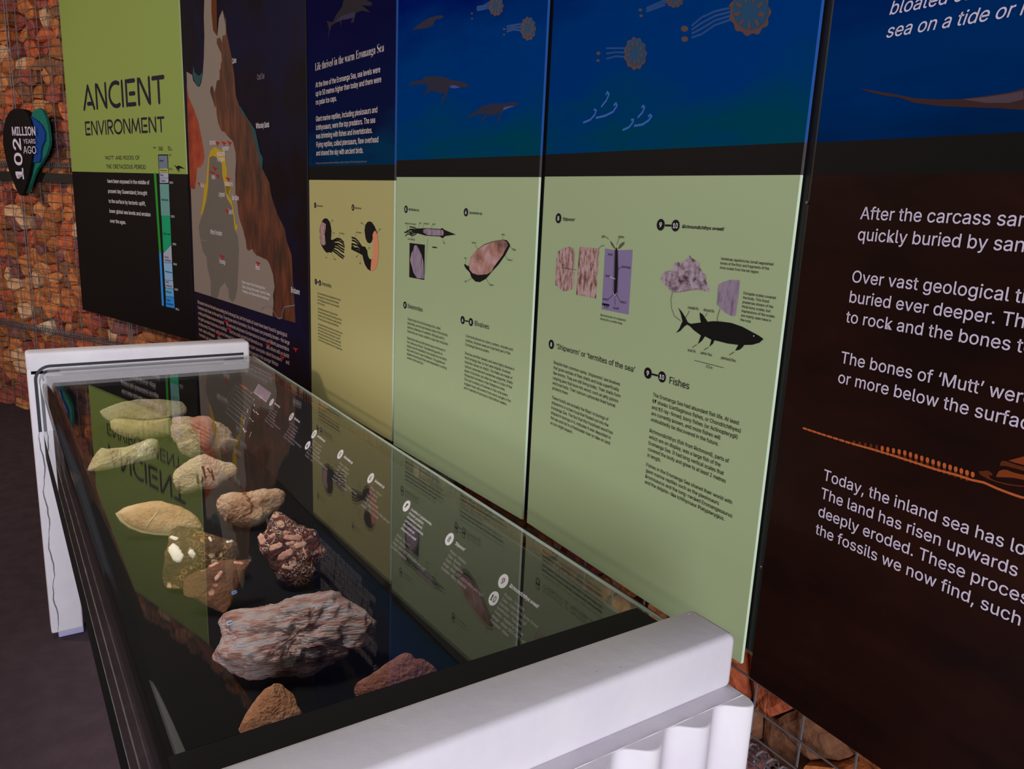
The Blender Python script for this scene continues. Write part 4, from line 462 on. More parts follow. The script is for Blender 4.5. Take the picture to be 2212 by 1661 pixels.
('T', 2, 'caption_text', 'paper', 7, ['Barcaldine'], 0.5827, 1.461, 0, 0, 0, 0.0759, 0.028, 'r'),
('T', 2, 'caption_text', 'paper', 7, ['Isisford'], 0.5337, 1.4013, 0, 0, 0, 0.0503, 0.028, 'r'),
('T', 2, 'caption_text', 'paper', 7, ['Winton Formation'], 0.2905, 1.3031, 0, 0, 0, 0.1526, 0.028, 'r'),
('T', 2, 'caption_text', 'paper', 7, ['Eromanga'], 0.3968, 1.1796, 0, 0, 0, 0.0731, 0.028, 'r'),
('T', 2, 'caption_text', 'paper', 7, ['Roma'], 0.824, 1.1907, 0, 0, 0, 0.041, 0.028, 'r'),
('T', 2, 'caption_text', 'paper', 7, ['Brisbane'], 1.1686, 1.1355, 0, 0, 0, 0.076, 0.028, 'r'),
('T', 2, 'caption_text', 'paper', 6, ['Older rocks of the Eromanga Sea', '(Allaru, Bungil, Doncaster, Gorrie Creek,', 'Toolebuc and Wallumbilla formations)'], 0.6623, 1.118, 0.0192, 0, 0, 0.2514, 0.01594, 'r'),
('S',2,'map_print','grey',5,0.004,[[(0.8713,1.0324),(0.8905,1.0444),(0.9514,1.056),(0.9862,1.0473),(1.031,1.0207),(1.0536,1.0192),(1.0765,1.027),(1.0797,1.0458),(1.1009,1.0714),(1.134,1.0778),(1.1963,1.0902)],[(0.1315,1.2669),(0.2384,1.2666)]]),
('T', 2, 'body_text', 'pale2', 6, ['Dinosaurs lived on the land surrounding the Eromanga Sea, but the fossils of some have been found in geological', 'formations laid down on the sea floor. From these marine formations, five dinosaurs are presently known – the large', 'ornithopod Muttaburrasaurus langdoni      the armored ankylosaurs Kunbarrasaurus ieversi and Minmi paravertebra', 'the giant sauropod Austrosaurus mckillopi       and the small ancient bird Nanantius eos       and others will no doubt', 'be discovered. Dinosaurs, such as the theropod Australovenator and the giant sauropods called titanosaurs       and', 'small-sized ornithopods      relatives of Muttaburrasaurus, have been discovered in the younger Winton', 'Formation, but were found there after the sea had gone and before the dinosaurs met extinction.'], 0.0663, 0.9573, 0.0267, 0, 0, 1.0569, 0.02216, 'r'),
('T', 6, 'body_text', 'lav', 2, ['After the carcass sank', 'quickly buried by sand'], 0.0869, 1.5002, 0.0277, 0, 'After the carcass', 0.1717, 0.02216, 'r'),
('T', 6, 'body_text', 'lav', 2, ['Over vast geological time', 'buried ever deeper. The', 'to rock and the bones to'], 0.0877, 1.4165, 0.0275, 0, 'Over vast geological', 0.2071, 0.022, 'r'),
('T', 6, 'body_text', 'lav', 2, ['The bones of ‘Mutt’ were', 'or more below the surface'], 0.0878, 1.3047, 0.0281, 0, 'The bones of ‘Mutt’', 0.1969, 0.02248, 'r'),
('T', 6, 'body_text', 'lav', 2, ['Today, the inland sea has long', 'The land has risen upwards', 'deeply eroded. These processes', 'the fossils we now find, such as'], 0.0861, 1.1326, 0.02783, 0, 'Today, the inland sea has', 0.2532, 0.02227, 'r'),
('T', 6, 'body_text', 'lav', 2, ['bloated carcass', 'sea on a tide or river'], 0.0879, 1.7529, 0.0271, 0, 'bloated', 0.078, 0.02168, 'i'),
('P',6,'dinosaur_print','tail',1,[(0.0582,1.668),(0.0905,1.6607),(0.1163,1.6549),(0.1412,1.6486),(0.1721,1.6447),(0.2012,1.6429),(0.2284,1.6439),(0.2542,1.6454),(0.2693,1.6483),(0.2896,1.653),(0.313,1.6518),(0.3189,1.6197),(0.2953,1.6219),(0.2735,1.6253),(0.2442,1.6293),(0.2029,1.6337),(0.1734,1.6372),(0.1421,1.643),(0.1168,1.6521),(0.0999,1.6549),(0.0732,1.6623)]),
('P',6,'dinosaur_print','tail2',2,[(0.2014,1.6423),(0.2287,1.6426),(0.2544,1.6441),(0.2698,1.6458),(0.2715,1.6365),(0.2563,1.634),(0.2298,1.6361)]),
('S',6,'skeleton_print','bone',2,0.003,[[(0.0412,1.1974),(0.0465,1.1974)],[(0.0497,1.1973),(0.0549,1.1973)],[(0.0581,1.1973),(0.0632,1.1973)],[(0.0664,1.1972),(0.0714,1.1972)],[(0.0745,1.1972),(0.0796,1.1971)],[(0.0836,1.1972),(0.09,1.1973)],[(0.0939,1.1973),(0.1002,1.1974)],[(0.1041,1.1974),(0.1103,1.1975)],[(0.1141,1.1975),(0.1202,1.1976)],[(0.1239,1.1977),(0.1285,1.1978)],[(0.1308,1.1979),(0.1345,1.198)],[(0.1367,1.1981),(0.1403,1.1983)],[(0.1425,1.1983),(0.1461,1.1985)],[(0.1483,1.1986),(0.1519,1.1987)],[(0.1543,1.1988),(0.1588,1.1989)],[(0.1615,1.1989),(0.1658,1.199)],[(0.1685,1.199),(0.1728,1.1991)],[(0.1755,1.1992),(0.1798,1.1992)],[(0.1824,1.1993),(0.1866,1.1994)],[(0.1892,1.1994),(0.1934,1.1994)],[(0.196,1.1993),(0.2002,1.1993)],[(0.2027,1.1993),(0.2068,1.1993)],[(0.2093,1.1993),(0.2134,1.1993)],[(0.2159,1.1993),(0.2199,1.1993)],[(0.2224,1.1993),(0.2264,1.1993)],[(0.2288,1.1992),(0.2327,1.1992)],[(0.2351,1.1992),(0.2391,1.1991)],[(0.2414,1.1991),(0.2453,1.1991)],[(0.2476,1.1992),(0.2514,1.1993)],[(0.2537,1.1995),(0.2575,1.1996)],[(0.2598,1.1997),(0.2635,1.1999)],[(0.2658,1.2),(0.2694,1.2002)],[(0.2717,1.2003),(0.2746,1.2004)],[(0.2759,1.2004),(0.2781,1.2003)],[(0.2795,1.2003),(0.2816,1.2003)],[(0.283,1.2003),(0.2851,1.2002)],[(0.2865,1.2002),(0.2886,1.2002)],[(0.2899,1.2002),(0.292,1.2004)],[(0.2933,1.2005),(0.2954,1.2008)],[(0.2966,1.2009),(0.2987,1.2011)],[(0.3,1.2012),(0.302,1.2014)],[(0.3033,1.2016),(0.3053,1.2017)],[(0.3066,1.2015),(0.3088,1.2013)],[(0.3101,1.2011),(0.3122,1.2008)],[(0.3135,1.2007),(0.3156,1.2004)],[(0.3168,1.2002),(0.3189,1.2)],[(0.3202,1.1998),(0.3222,1.1996)],[(0.3235,1.1996),(0.3255,1.1994)],[(0.3268,1.1993),(0.3288,1.1992)],[(0.33,1.1991),(0.332,1.199)],[(0.3333,1.1989),(0.3353,1.1988)],[(0.3363,1.1988),(0.338,1.1987)],[(0.339,1.1987),(0.3406,1.1987)],[(0.3416,1.1986),(0.3433,1.1986)],[(0.3443,1.1986),(0.3459,1.1986)],[(0.3469,1.1985),(0.3492,1.1987)],[(0.3513,1.1991),(0.3546,1.1997)],[(0.3567,1.2),(0.3601,1.2006)],[(0.3621,1.2009),(0.3654,1.2015)],[(0.3675,1.2018),(0.3708,1.2024)]]),
('S',6,'skeleton_print','bone2',1,0.0025,[[(0.0412,1.1974),(0.0497,1.1973)],[(0.0497,1.1973),(0.0581,1.1973)],[(0.0581,1.1973),(0.0664,1.1972)],[(0.0664,1.1972),(0.0745,1.1972)],[(0.0745,1.1972),(0.0836,1.1972)],[(0.0836,1.1972),(0.0939,1.1973)],[(0.0939,1.1973),(0.1041,1.1974)],[(0.1041,1.1974),(0.1141,1.1975)],[(0.1141,1.1975),(0.1239,1.1977)],[(0.1239,1.1977),(0.1308,1.1979)],[(0.1308,1.1979),(0.1367,1.1981)],[(0.1367,1.1981),(0.1425,1.1983)],[(0.1425,1.1983),(0.1483,1.1986)],[(0.1483,1.1986),(0.1543,1.1988)],[(0.1543,1.1988),(0.1615,1.1989)],[(0.1615,1.1989),(0.1685,1.199)],[(0.1685,1.199),(0.1755,1.1992)],[(0.1755,1.1992),(0.1824,1.1993)],[(0.1824,1.1993),(0.1892,1.1994)],[(0.1892,1.1994),(0.196,1.1993)],[(0.196,1.1993),(0.2027,1.1993)],[(0.2027,1.1993),(0.2093,1.1993)],[(0.2093,1.1993),(0.2159,1.1993)],[(0.2159,1.1993),(0.2224,1.1993)],[(0.2224,1.1993),(0.2288,1.1992)],[(0.2288,1.1992),(0.2351,1.1992)],[(0.2351,1.1992),(0.2414,1.1991)],[(0.2414,1.1991),(0.2476,1.1992)],[(0.2476,1.1992),(0.2537,1.1995)],[(0.2537,1.1995),(0.2598,1.1997)],[(0.2598,1.1997),(0.2658,1.2)],[(0.2658,1.2),(0.2717,1.2003)],[(0.2717,1.2003),(0.2759,1.2004)],[(0.2759,1.2004),(0.2795,1.2003)],[(0.2795,1.2003),(0.283,1.2003)],[(0.283,1.2003),(0.2865,1.2002)],[(0.2865,1.2002),(0.2899,1.2002)],[(0.2899,1.2002),(0.2933,1.2005)],[(0.2933,1.2005),(0.2966,1.2009)],[(0.2966,1.2009),(0.3,1.2012)],[(0.3,1.2012),(0.3033,1.2016)],[(0.3033,1.2016),(0.3066,1.2015)],[(0.3066,1.2015),(0.3101,1.2011)],[(0.3101,1.2011),(0.3135,1.2007)],[(0.3135,1.2007),(0.3168,1.2002)],[(0.3168,1.2002),(0.3202,1.1998)],[(0.3202,1.1998),(0.3235,1.1996)],[(0.3235,1.1996),(0.3268,1.1993)],[(0.3268,1.1993),(0.33,1.1991)],[(0.33,1.1991),(0.3333,1.1989)],[(0.3333,1.1989),(0.3363,1.1988)],[(0.3363,1.1988),(0.339,1.1987)],[(0.339,1.1987),(0.3416,1.1986)],[(0.3416,1.1986),(0.3443,1.1986)],[(0.3443,1.1986),(0.3469,1.1985)],[(0.3469,1.1985),(0.3513,1.1991)],[(0.3513,1.1991),(0.3567,1.2)],[(0.3567,1.2),(0.3621,1.2009)],[(0.3621,1.2009),(0.3675,1.2018)],[(0.3675,1.2018),(0.3728,1.2027)]]),
('S',6,'skeleton_print','bone2',1,0.004,[[(0.1261,1.1983),(0.1264,1.2009)],[(0.1351,1.1983),(0.1352,1.2018)],[(0.1439,1.1983),(0.1438,1.2027)],[(0.1526,1.1983),(0.1524,1.2037)],[(0.1612,1.1983),(0.1608,1.2046)],[(0.1697,1.1983),(0.1692,1.2055)],[(0.1781,1.1984),(0.1774,1.2063)],[(0.1863,1.1984),(0.1855,1.2072)],[(0.1945,1.1984),(0.1935,1.2081)],[(0.2025,1.1984),(0.2014,1.2089)],[(0.2105,1.1984),(0.2093,1.2089)],[(0.2183,1.1984),(0.2172,1.2088)],[(0.2261,1.1984),(0.2249,1.2088)],[(0.2337,1.1984),(0.2325,1.2087)],[(0.2413,1.1984),(0.2401,1.2086)],[(0.2487,1.1984),(0.2475,1.2086)],[(0.2561,1.1985),(0.2549,1.2085)],[(0.2633,1.1985),(0.2622,1.2085)],[(0.2705,1.1985),(0.2693,1.2084)],[(0.2776,1.1985),(0.2764,1.2084)],[(0.2846,1.1985),(0.2834,1.2083)]]),
('S',6,'skeleton_print','bone',2,0.0045,[[(0.1692,1.2055),(0.1696,1.2029)],[(0.1774,1.2063),(0.1778,1.2038)],[(0.1855,1.2072),(0.1859,1.2047)],[(0.1935,1.2081),(0.1939,1.2055)],[(0.2014,1.2089),(0.2018,1.2064)],[(0.2093,1.2089),(0.2097,1.2064)],[(0.2172,1.2088),(0.2176,1.2063)],[(0.2249,1.2088),(0.2253,1.2063)],[(0.2325,1.2087),(0.233,1.2062)],[(0.2401,1.2086),(0.2405,1.2062)],[(0.2475,1.2086),(0.248,1.2062)],[(0.2549,1.2085),(0.2553,1.2061)],[(0.2622,1.2085),(0.2626,1.2061)],[(0.2693,1.2084),(0.2697,1.206)],[(0.2764,1.2084),(0.2768,1.206)],[(0.2834,1.2083),(0.2838,1.206)],[(0.2903,1.2083),(0.2908,1.2059)]]),
('P',6,'skeleton_print','bone2',2,[(0.2962,1.2134),(0.2998,1.2143),(0.3066,1.2175),(0.31,1.2166),(0.313,1.2147),(0.3121,1.2125),(0.3088,1.2129),(0.3107,1.2096),(0.3165,1.2081),(0.3253,1.2087),(0.3382,1.2102),(0.3481,1.2126),(0.3545,1.2148),(0.3548,1.2132),(0.3427,1.2096),(0.33,1.2074),(0.3167,1.2068),(0.3075,1.2076),(0.2992,1.2097)]),
('P',6,'skeleton_print','bone3',2,[(0.3168,1.2136),(0.3188,1.2205),(0.3227,1.2236),(0.3269,1.2248),(0.3357,1.2241),(0.3459,1.2248),(0.3527,1.2249),(0.3536,1.2196),(0.3469,1.2192),(0.3368,1.2182),(0.3242,1.2148),(0.3183,1.2131)]),
('P',6,'skeleton_print','bone2',2,[(0.3189,1.2272),(0.319,1.2316),(0.3204,1.2337),(0.3251,1.2347),(0.334,1.2339),(0.351,1.2341),(0.3519,1.2293),(0.3391,1.2294),(0.3261,1.229),(0.321,1.2279)]),
('P',6,'skeleton_print','bone3',2,[(0.327,1.2362),(0.3368,1.2423),(0.3482,1.2495),(0.3506,1.2363),(0.3439,1.2361),(0.3337,1.2357)]),
('P',7,'teal_leaf','teal',0,[(0.769,1.8798),(0.8031,1.9072),(0.8503,1.918),(0.882,1.9029),(0.9055,1.8703),(0.9201,1.815),(0.9256,1.7431),(0.916,1.707),(0.8806,1.6571),(0.8279,1.6098),(0.776,1.5718),(0.7411,1.5338),(0.7042,1.485),(0.6538,1.4284),(0.6297,1.4276),(0.6599,1.6207),(0.6967,1.8558)]),
('P',7,'blue_leaf','blue',1,[(0.741,1.8785),(0.7802,1.8699),(0.8395,1.8448),(0.8806,1.8151),(0.9009,1.7791),(0.8924,1.7398),(0.8616,1.7033),(0.8458,1.6734),(0.8405,1.6367),(0.8198,1.613),(0.7582,1.6086),(0.6885,1.6143),(0.6928,1.7559)]),
('P',7,'black_leaf','black',2,[(0.6291,1.9129),(0.6826,1.9154),(0.7282,1.9082),(0.7651,1.8848),(0.7885,1.8484),(0.8036,1.7957),(0.8043,1.7428),(0.7897,1.6828),(0.7621,1.6154),(0.7239,1.5368),(0.6853,1.4776),(0.6472,1.4247),(0.6272,1.4118),(0.6043,1.4197),(0.5794,1.4538),(0.5561,1.4983),(0.5279,1.5497),(0.5031,1.6218),(0.4892,1.7043),(0.4959,1.7692),(0.5184,1.8235),(0.5499,1.8671),(0.5848,1.8968)]),
('T', 7, 'lettering', 'lav2', 4, ['MILLION'], 0.5972, 1.7632, 0, 0, 0, 0.2325, 0.0652, 'b'),
('T', 7, 'lettering', 'lav2', 4, ['YEARS'], 0.7009, 1.717, 0, 0, 0, 0.1213, 0.03508, 'r'),
('T', 7, 'lettering', 'lav2', 4, ['AGO'], 0.6944, 1.6597, 0, 0, 0, 0.1263, 0.05763, 'r'),
('R',7,'lettering','lav2',4,'102',0.6736,1.5099,0.2353,0.081),
('D',8,'number_disc','white',1,(0.4271,-0.0602),0.0125,'1','ink'),
('D',8,'number_disc','white',1,(0.6162,-0.0585),0.0125,'2','ink'),
('D',8,'number_disc','white',1,(0.8086,-0.0593),0.0125,'3','ink'),
('D',8,'number_disc','white',1,(0.8089,-0.0936),0.0125,'4','ink'),
('D',8,'number_disc','white',1,(1.0006,-0.0597),0.0125,'5','ink'),
('D',8,'number_disc','white',1,(1.1922,-0.0609),0.0125,'6','ink'),
('D',8,'number_disc','white',1,(1.3826,-0.0618),0.0125,'7','ink'),
('D',8,'number_disc','white',1,(1.5717,-0.0624),0.0125,'8','ink'),
('D',8,'number_disc','white',1,(1.7655,-0.0635),0.0125,'9','ink'),
('D',8,'number_disc','white',1,(1.765,-0.0971),0.0125,'10','ink'),
('T', 8, 'heading_text', 'white', 2, ['Ammonoceras sp.'], 0.4522, -0.0595, 0, 0, 0, 0.0544, 0.0085, 'bi'),
('T', 8, 'caption_text', 'greyl', 2, ['Phylum – Mollusca', 'Class – Cephalopoda', 'Order – Ammonoidea', 'Family – Ancyloceratidae', 'Range – Albian (113–100.5 million years ago)', 'Formation – Allaru, Mackunda'], 0.4527, -0.0766, 0.00826, -0.00018, 4, 0.1391, 0.00702, 'r'),
('T', 8, 'heading_text', 'white', 2, ['Myloceras sp.'], 0.6413, -0.0592, 0, 0, 0, 0.0475, 0.0085, 'bi'),
('T', 8, 'caption_text', 'greyl', 2, ['Phylum – Mollusca', 'Class – Cephalopoda', 'Order – Ammonoidea', 'Family – Labeceratidae', 'Range – Albian (113–100.5 million years ago)', 'Formation – Allaru, Mackunda'], 0.6416, -0.0761, 0.00856, -0.00044, 4, 0.1419, 0.00728, 'r'),
('T', 8, 'heading_text', 'white', 2, ['Australiceras sp.'], 0.8316, -0.0596, 0, 0, 0, 0.059, 0.0085, 'bi'),
('T', 8, 'caption_text', 'greyl', 2, ['Phylum – Mollusca', 'Class – Cephalopoda', 'Order – Ammonoidea', 'Family – Ancyloceratidae', 'Range – Albian (113–100.5 million years ago)', 'Formation – Allaru'], 0.8273, -0.0768, 0.00862, -0.00038, 4, 0.1567, 0.00733, 'r'),
('T', 8, 'heading_text', 'white', 2, ['Dimitobelus sp.'], 1.0249, -0.0613, 0, 0, 0, 0.0574, 0.0085, 'bi'),
('T', 8, 'caption_text', 'greyl', 2, ['Phylum – Mollusca', 'Class – Cephalopoda', 'Order – Belemnitida', 'Family – Dimitobelidae', 'Range – Albian (113–100.5 million years ago)', 'Formation – Allaru, Mackunda'], 1.0224, -0.0798, 0.00822, 0.001, 4, 0.1457, 0.00699, 'r'),
('T', 8, 'heading_text', 'white', 2, ['Inoceramus sp.'], 1.2144, -0.0618, 0, 0, 0, 0.0531, 0.0085, 'bi'),
('T', 8, 'caption_text', 'greyl', 2, ['Phylum – Mollusca', 'Class – Bivalvia', 'Order – Pterioida', 'Family – Inoceramidae', 'Range – Albian (113–100.5 million years ago)', 'Formation – Allaru, Mackunda'], 1.2147, -0.08, 0.00864, 6e-05, 4, 0.1428, 0.00734, 'r'),
('T', 8, 'heading_text', 'white', 2, ['Aucellina cf. gryphaeoides,', 'Entolium gradatum,', 'Inoceramus carsoni,', 'Iotrigonia stanwellensis,', 'Actinopteria sp.', 'Pseudavicula randsi'], 1.404, -0.0631, 0.00872, 0.00032, 0, 0.0931, 0.00698, 'i'),
('T', 8, 'caption_text', 'greyl', 2, ['Phylum – Mollusca', 'Class – Bivalvia', 'Range – Albian (113–100.5 million years ago)', 'Formation – Mackunda'], 1.4049, -0.1235, 0.00853, 0.00017, 2, 0.1455, 0.00683, 'r'),
('T', 8, 'heading_text', 'white', 2, ['‘Shipworm’'], 1.5945, -0.0639, 0, 0, 0, 0.0372, 0.0085, 'bi'),
('T', 8, 'caption_text', 'greyl', 2, ['Phylum – Mollusca', 'Class – Bivalvia', 'Family – Teredinidae', 'Range – Albian (113–100.5 million years ago)', 'Formation – Allaru, Mackunda'], 1.5927, -0.0814, 0.0087, 7e-05, 3, 0.1443, 0.00739, 'r'),
('T', 8, 'heading_text', 'white', 2, ['Richmondichthys sweeti'], 1.7857, -0.0648, 0, 0, 0, 0.0852, 0.0085, 'bi'),
('T', 8, 'caption_text', 'greyl', 2, ['Phylum – Chordata', 'Class – Osteichthys (bony fishes)', 'Subclass – Actinopterygii', 'Subdivision – Teleostei', 'Family – Aspidorhynchidae', 'Range – Albian (113–100.5 million years ago)', 'Formation – Allaru'], 1.7844, -0.0821, 0.00822, -0.00017, 1, 0.1065, 0.00698, 'r'),
('P',8,'information_card','card',1,[(0.2459,-0.0375),(0.386,-0.0384),(0.3879,-0.071),(0.246,-0.0716)]),
('S',8,'information_card','plum',2,0.002,[[(0.2579,-0.0393),(0.3817,-0.0407)],[(0.2581,-0.044),(0.382,-0.0453)],[(0.2583,-0.0488),(0.3824,-0.05)],[(0.2586,-0.0535),(0.3827,-0.0546)],[(0.2588,-0.0583),(0.383,-0.0593)],[(0.259,-0.0631),(0.3833,-0.0639)]]),
('S',8,'timeline_chart','greyl',1,0.0016,[[(0.0655,-0.0892),(0.285,-0.0877)],[(0.0898,-0.0998),(0.2864,-0.1008)],[(0.1016,-0.1133),(0.3052,-0.1163)],[(0.1023,-0.1284),(0.2913,-0.1263)],[(0.1063,-0.1416),(0.2943,-0.1419)],[(0.1089,-0.154),(0.3026,-0.1499)],[(0.1091,-0.167),(0.3074,-0.1628)],[(0.1108,-0.1807),(0.3636,-0.179)],[(0.0655,-0.0892),(0.1108,-0.1807)],[(0.0554,-0.0727),(0.0491,-0.1654)]]),
('P',8,'timeline_chart','red',1,[(0.0859,-0.0743),(0.1144,-0.0736),(0.1137,-0.0799),(0.0852,-0.0806)]),
('P',8,'timeline_chart','coral',1,[(0.1144,-0.0736),(0.1804,-0.072),(0.1797,-0.0781),(0.1137,-0.0799)]),
('P',8,'timeline_chart','teal3',1,[(0.1804,-0.072),(0.2258,-0.073),(0.2251,-0.0791),(0.1797,-0.0781)]),
('P',8,'timeline_chart','coral',1,[(0.2258,-0.073),(0.241,-0.0724),(0.2403,-0.0784),(0.2251,-0.0791)]),
('S',8,'timeline_chart','white',2,0.003,[[(0.2859,-0.0864),(0.2836,-0.0922)],[(0.3087,-0.099),(0.3183,-0.1026)],[(0.2814,-0.1227),(0.2855,-0.132),(0.2946,-0.1316)],[(0.3239,-0.1144),(0.3331,-0.1159)],[(0.3398,-0.1162),(0.3489,-0.1177)],[(0.3548,-0.1141),(0.3679,-0.1145)],[(0.3736,-0.116),(0.3854,-0.1157)],[(0.3324,-0.1415),(0.3391,-0.1417)],[(0.3478,-0.1413),(0.3548,-0.1433)],[(0.3658,-0.1442),(0.3773,-0.142)],[(0.3288,-0.1811),(0.3626,-0.1853),(0.368,-0.1796)],[(0.4073,-0.172),(0.4141,-0.1858)],[(0.3026,-0.1499),(0.3023,-0.1602),(0.3177,-0.1701)]])
]
def dress(pl, parent, z0, step=0.0004, base=0.0):
    for it in DATA:
        if it[1] != pl: continue
        kind, _, name, mk, layer = it[:5]; y = base - step * layer; m = pm(mk)
        if kind == 'P':
            pts = [(s, z - z0) for s, z in it[5]]; obj(name, [(s, y, z) for s, z in pts], tri(pts), m, parent)
        elif kind == 'S':
            V, F = [], []; stroke_mesh([[(s, z - z0) for s, z in q] for q in it[6]], it[5], y, V, F); obj(name, V, F, m, parent)
        elif kind == 'D':
            (s, z), r, num, tm = it[5:]; z -= z0
            obj(name, [(s + r * math.cos(k * math.pi / 16), y, z + r * math.sin(k * math.pi / 16)) for k in range(32)], [tuple(range(32))], m, parent)
            k = 1.15 * r; wd = {'1': .28, '10': 1.02}.get(num, .56) * k
            add_text(parent, 'number_text', pm(tm), y - step, [num], s - wd / 2, z - k * .37, 0, 0, 0, wd, k, 'b')
        elif kind == 'T':
            lines, s, z, pitch, sh, ref, refw, size, st = it[5:]
            add_text(parent, name, m, y, lines, s, z - z0, pitch, sh, ref, refw, size, st)
        elif kind == 'G':
            add_deco(parent, name, m, y, it[5], it[6], it[7] - z0, it[8], it[9])
        elif kind == 'R':
            add_text(parent, name, m, y, [it[5]], it[6], it[7] - z0, 0, 0, 0, it[8], 1, 'b', rot=1, boxh=it[9])
# ------------------------------------------------------------------ room shell
o = obj('floor', *box(-11, 6, -8, 3, -0.05, 0), mat('floor_carpet', (62, 50, 58), 0.9, spec=0.15, rgb2=(72, 58, 66), noise_scale=14, bump=0.25, bump_scale=400)); o['kind'] = 'structure'
o = obj('ceiling', *box(-11, 2.2, -4.5, 3, 3.05, 3.1), mat('ceiling_board', (52, 32, 30), 0.9)); o['kind'] = 'structure'
o = obj('added_wall_front', *box(-11, -1.5, -4.5, -4.42, 0, 3.05), mat('added_wall_paint', (120, 98, 96), 0.85)); o['kind'] = 'structure'  # unseen wall, added so the glass shoulder reflects something lighter
# gabion wall: a curved face, wire mesh in front, stones behind it
WP = [(-9.0, -1.75), (-8.2, -1.15), (-7.2, -0.47), (-6.36, -0.01), (-6.07, 0.137), (-5.40, 0.50), (-4.8, 0.735), (-4.12, 0.90), (-3.4, 0.985), (-2.8, 1.03), (-2.1, 1.06), (-1.4, 1.075), (-0.7, 1.06), (0.0, 1.03), (0.9, 0.98)]
def catmull(P, n):
    out = []
    for i in range(len(P) - 1):
        p0 = Vector(P[max(i - 1, 0)]); p1 = Vector(P[i]); p2 = Vector(P[i + 1]); p3 = Vector(P[min(i + 2, len(P) - 1)])
        for k in range(n):
            t = k / n; out.append(0.5 * ((2 * p1) + (p2 - p0) * t + (2 * p0 - 5 * p1 + 4 * p2 - p3) * t * t + (3 * p1 - p0 - 3 * p2 + p3) * t ** 3))
    out.append(Vector(P[-1])); return out
WC = catmull(WP, 12); WA = [0.0]
for i in range(1, len(WC)): WA.append(WA[-1] + (WC[i] - WC[i - 1]).length)
def wall_at(a, depth, z):      # arc position, distance behind the mesh
    a = min(max(a, 0), WA[-1] - 1e-4); lo = 0; hi = len(WA) - 1
    while hi - lo > 1:
        mid = (lo + hi) // 2
        if WA[mid] <= a: lo = mid
        else: hi = mid
    t = (a - WA[lo]) / (WA[hi] - WA[lo]); p = WC[lo].lerp(WC[hi], t); d = (WC[hi] - WC[lo]).normalized(); n = Vector((-d.y, d.x))
    q = p + n * depth
    return Vector((q.x, q.y, z))
WALL_H = 3.05
V, F = [], []; nb = 90
for i in range(nb + 1):
    a = WA[-1] * i / nb
    for d in (0.16, 0.6):
        for z in (0, WALL_H): V.append(wall_at(a, d, z))
for i in range(nb):
    b = 4 * i; F += [(b, b + 4, b + 5, b + 1), (b + 2, b + 3, b + 7, b + 6), (b + 1, b + 5, b + 7, b + 3)]
wall = obj('wall_back', V, F, mat('gabion_core', (26, 18, 15), 0.95)); wall['kind'] = 'structure'
wire = mat('galvanised_wire', (112, 106, 110), 0.5, metal=0.3)
paths = []
za = [0.03 + 0.052 * k for k in range(58)]
na = int(WA[-1] / 0.1)
for z in za: paths.append([wall_at(WA[-1] * i / 110, -0.003, z) for i in range(111)])
for k in range(na): paths.append([wall_at(0.05 + 0.1 * k, 0.002, z) for z in (0.02, 1.0, 2.0, 3.03)])
V, F = tube_mesh(paths, 0.0021, 5); obj('wire_mesh', V, F, wire, wall)
paths = []
for zj in (0.575, 1.60, 2.62):          # lacing spirals where the baskets meet
    n = 2400; paths.append([wall_at(2.0 + 7.6 * i / n, 0.0, zj) + Vector((0, 0, 0.016 * math.cos(i * 0.9))) + (wall_at(2.0 + 7.6 * i / n, 0.012 * math.sin(i * 0.9) - 0.006, zj) - wall_at(2.0 + 7.6 * i / n, 0.0, zj)) for i in range(n)])
    paths.append([wall_at(WA[-1] * i / 110, -0.006, zj + 0.006) for i in range(111)]); paths.append([wall_at(WA[-1] * i / 110, -0.006, zj - 0.006) for i in range(111)])
V, F = tube_mesh(paths, 0.0024, 4); obj('lacing_wire', V, F, wire, wall)
paths = []
for k in range(10):
    a = 0.62 + 1.02 * k
    paths += [[wall_at(a + e, -0.008, z) for z in (0.02, 1, 2, 3.03)] for e in (-0.012, 0.012)]
V, F = tube_mesh(paths, 0.003, 5); obj('corner_wire', V, F, wire, wall)
# ---- stones
random.seed(11)
CELLS = []
z = 0.0; row = 0
seeds = []
while z < WALL_H:
    h = random.uniform(0.06, 0.105); a = -0.1 + random.random() * 0.1
    while a < WA[-1]:
        w = random.choice((0.08, 0.11, 0.14, 0.18)) * random.uniform(0.8, 1.2); seeds.append((a + w / 2, z + h / 2 + random.uniform(-0.032, 0.032))); a += w
    z += h * 0.94
SX = 0.7   # stones lie flat: cells are measured with the long axis shrunk
grid = {}
for i, (a, z) in enumerate(seeds): grid.setdefault((int(a / 0.15), int(z / 0.15)), []).append(i)
def cell(i):
    a, z = seeds[i]; poly = [(-0.2, -0.14), (0.2, -0.14), (0.2, 0.14), (-0.2, 0.14)]
    ga, gz = int(a / 0.15), int(z / 0.15)
    for da in (-2, -1, 0, 1, 2):
        for dz in (-1, 0, 1):
            for j in grid.get((ga + da, gz + dz), ()):
                if j == i: continue
                dx = (seeds[j][0] - a); dy = (seeds[j][1] - z); nx, ny = dx * SX * SX, dy; c = (dx * dx * SX * SX + dy * dy) / 2
                out = []
                for k in range(len(poly)):
                    p, q = poly[k], poly[(k + 1) % len(poly)]; fp = p[0] * nx + p[1] * ny - c; fq = q[0] * nx + q[1] * ny - c
                    if fp <= 0: out.append(p)
                    if (fp < 0) != (fq < 0): t = fp / (fp - fq); out.append((p[0] + (q[0] - p[0]) * t, p[1] + (q[1] - p[1]) * t))
                poly = out
                if len(poly) < 3: return None
    return poly
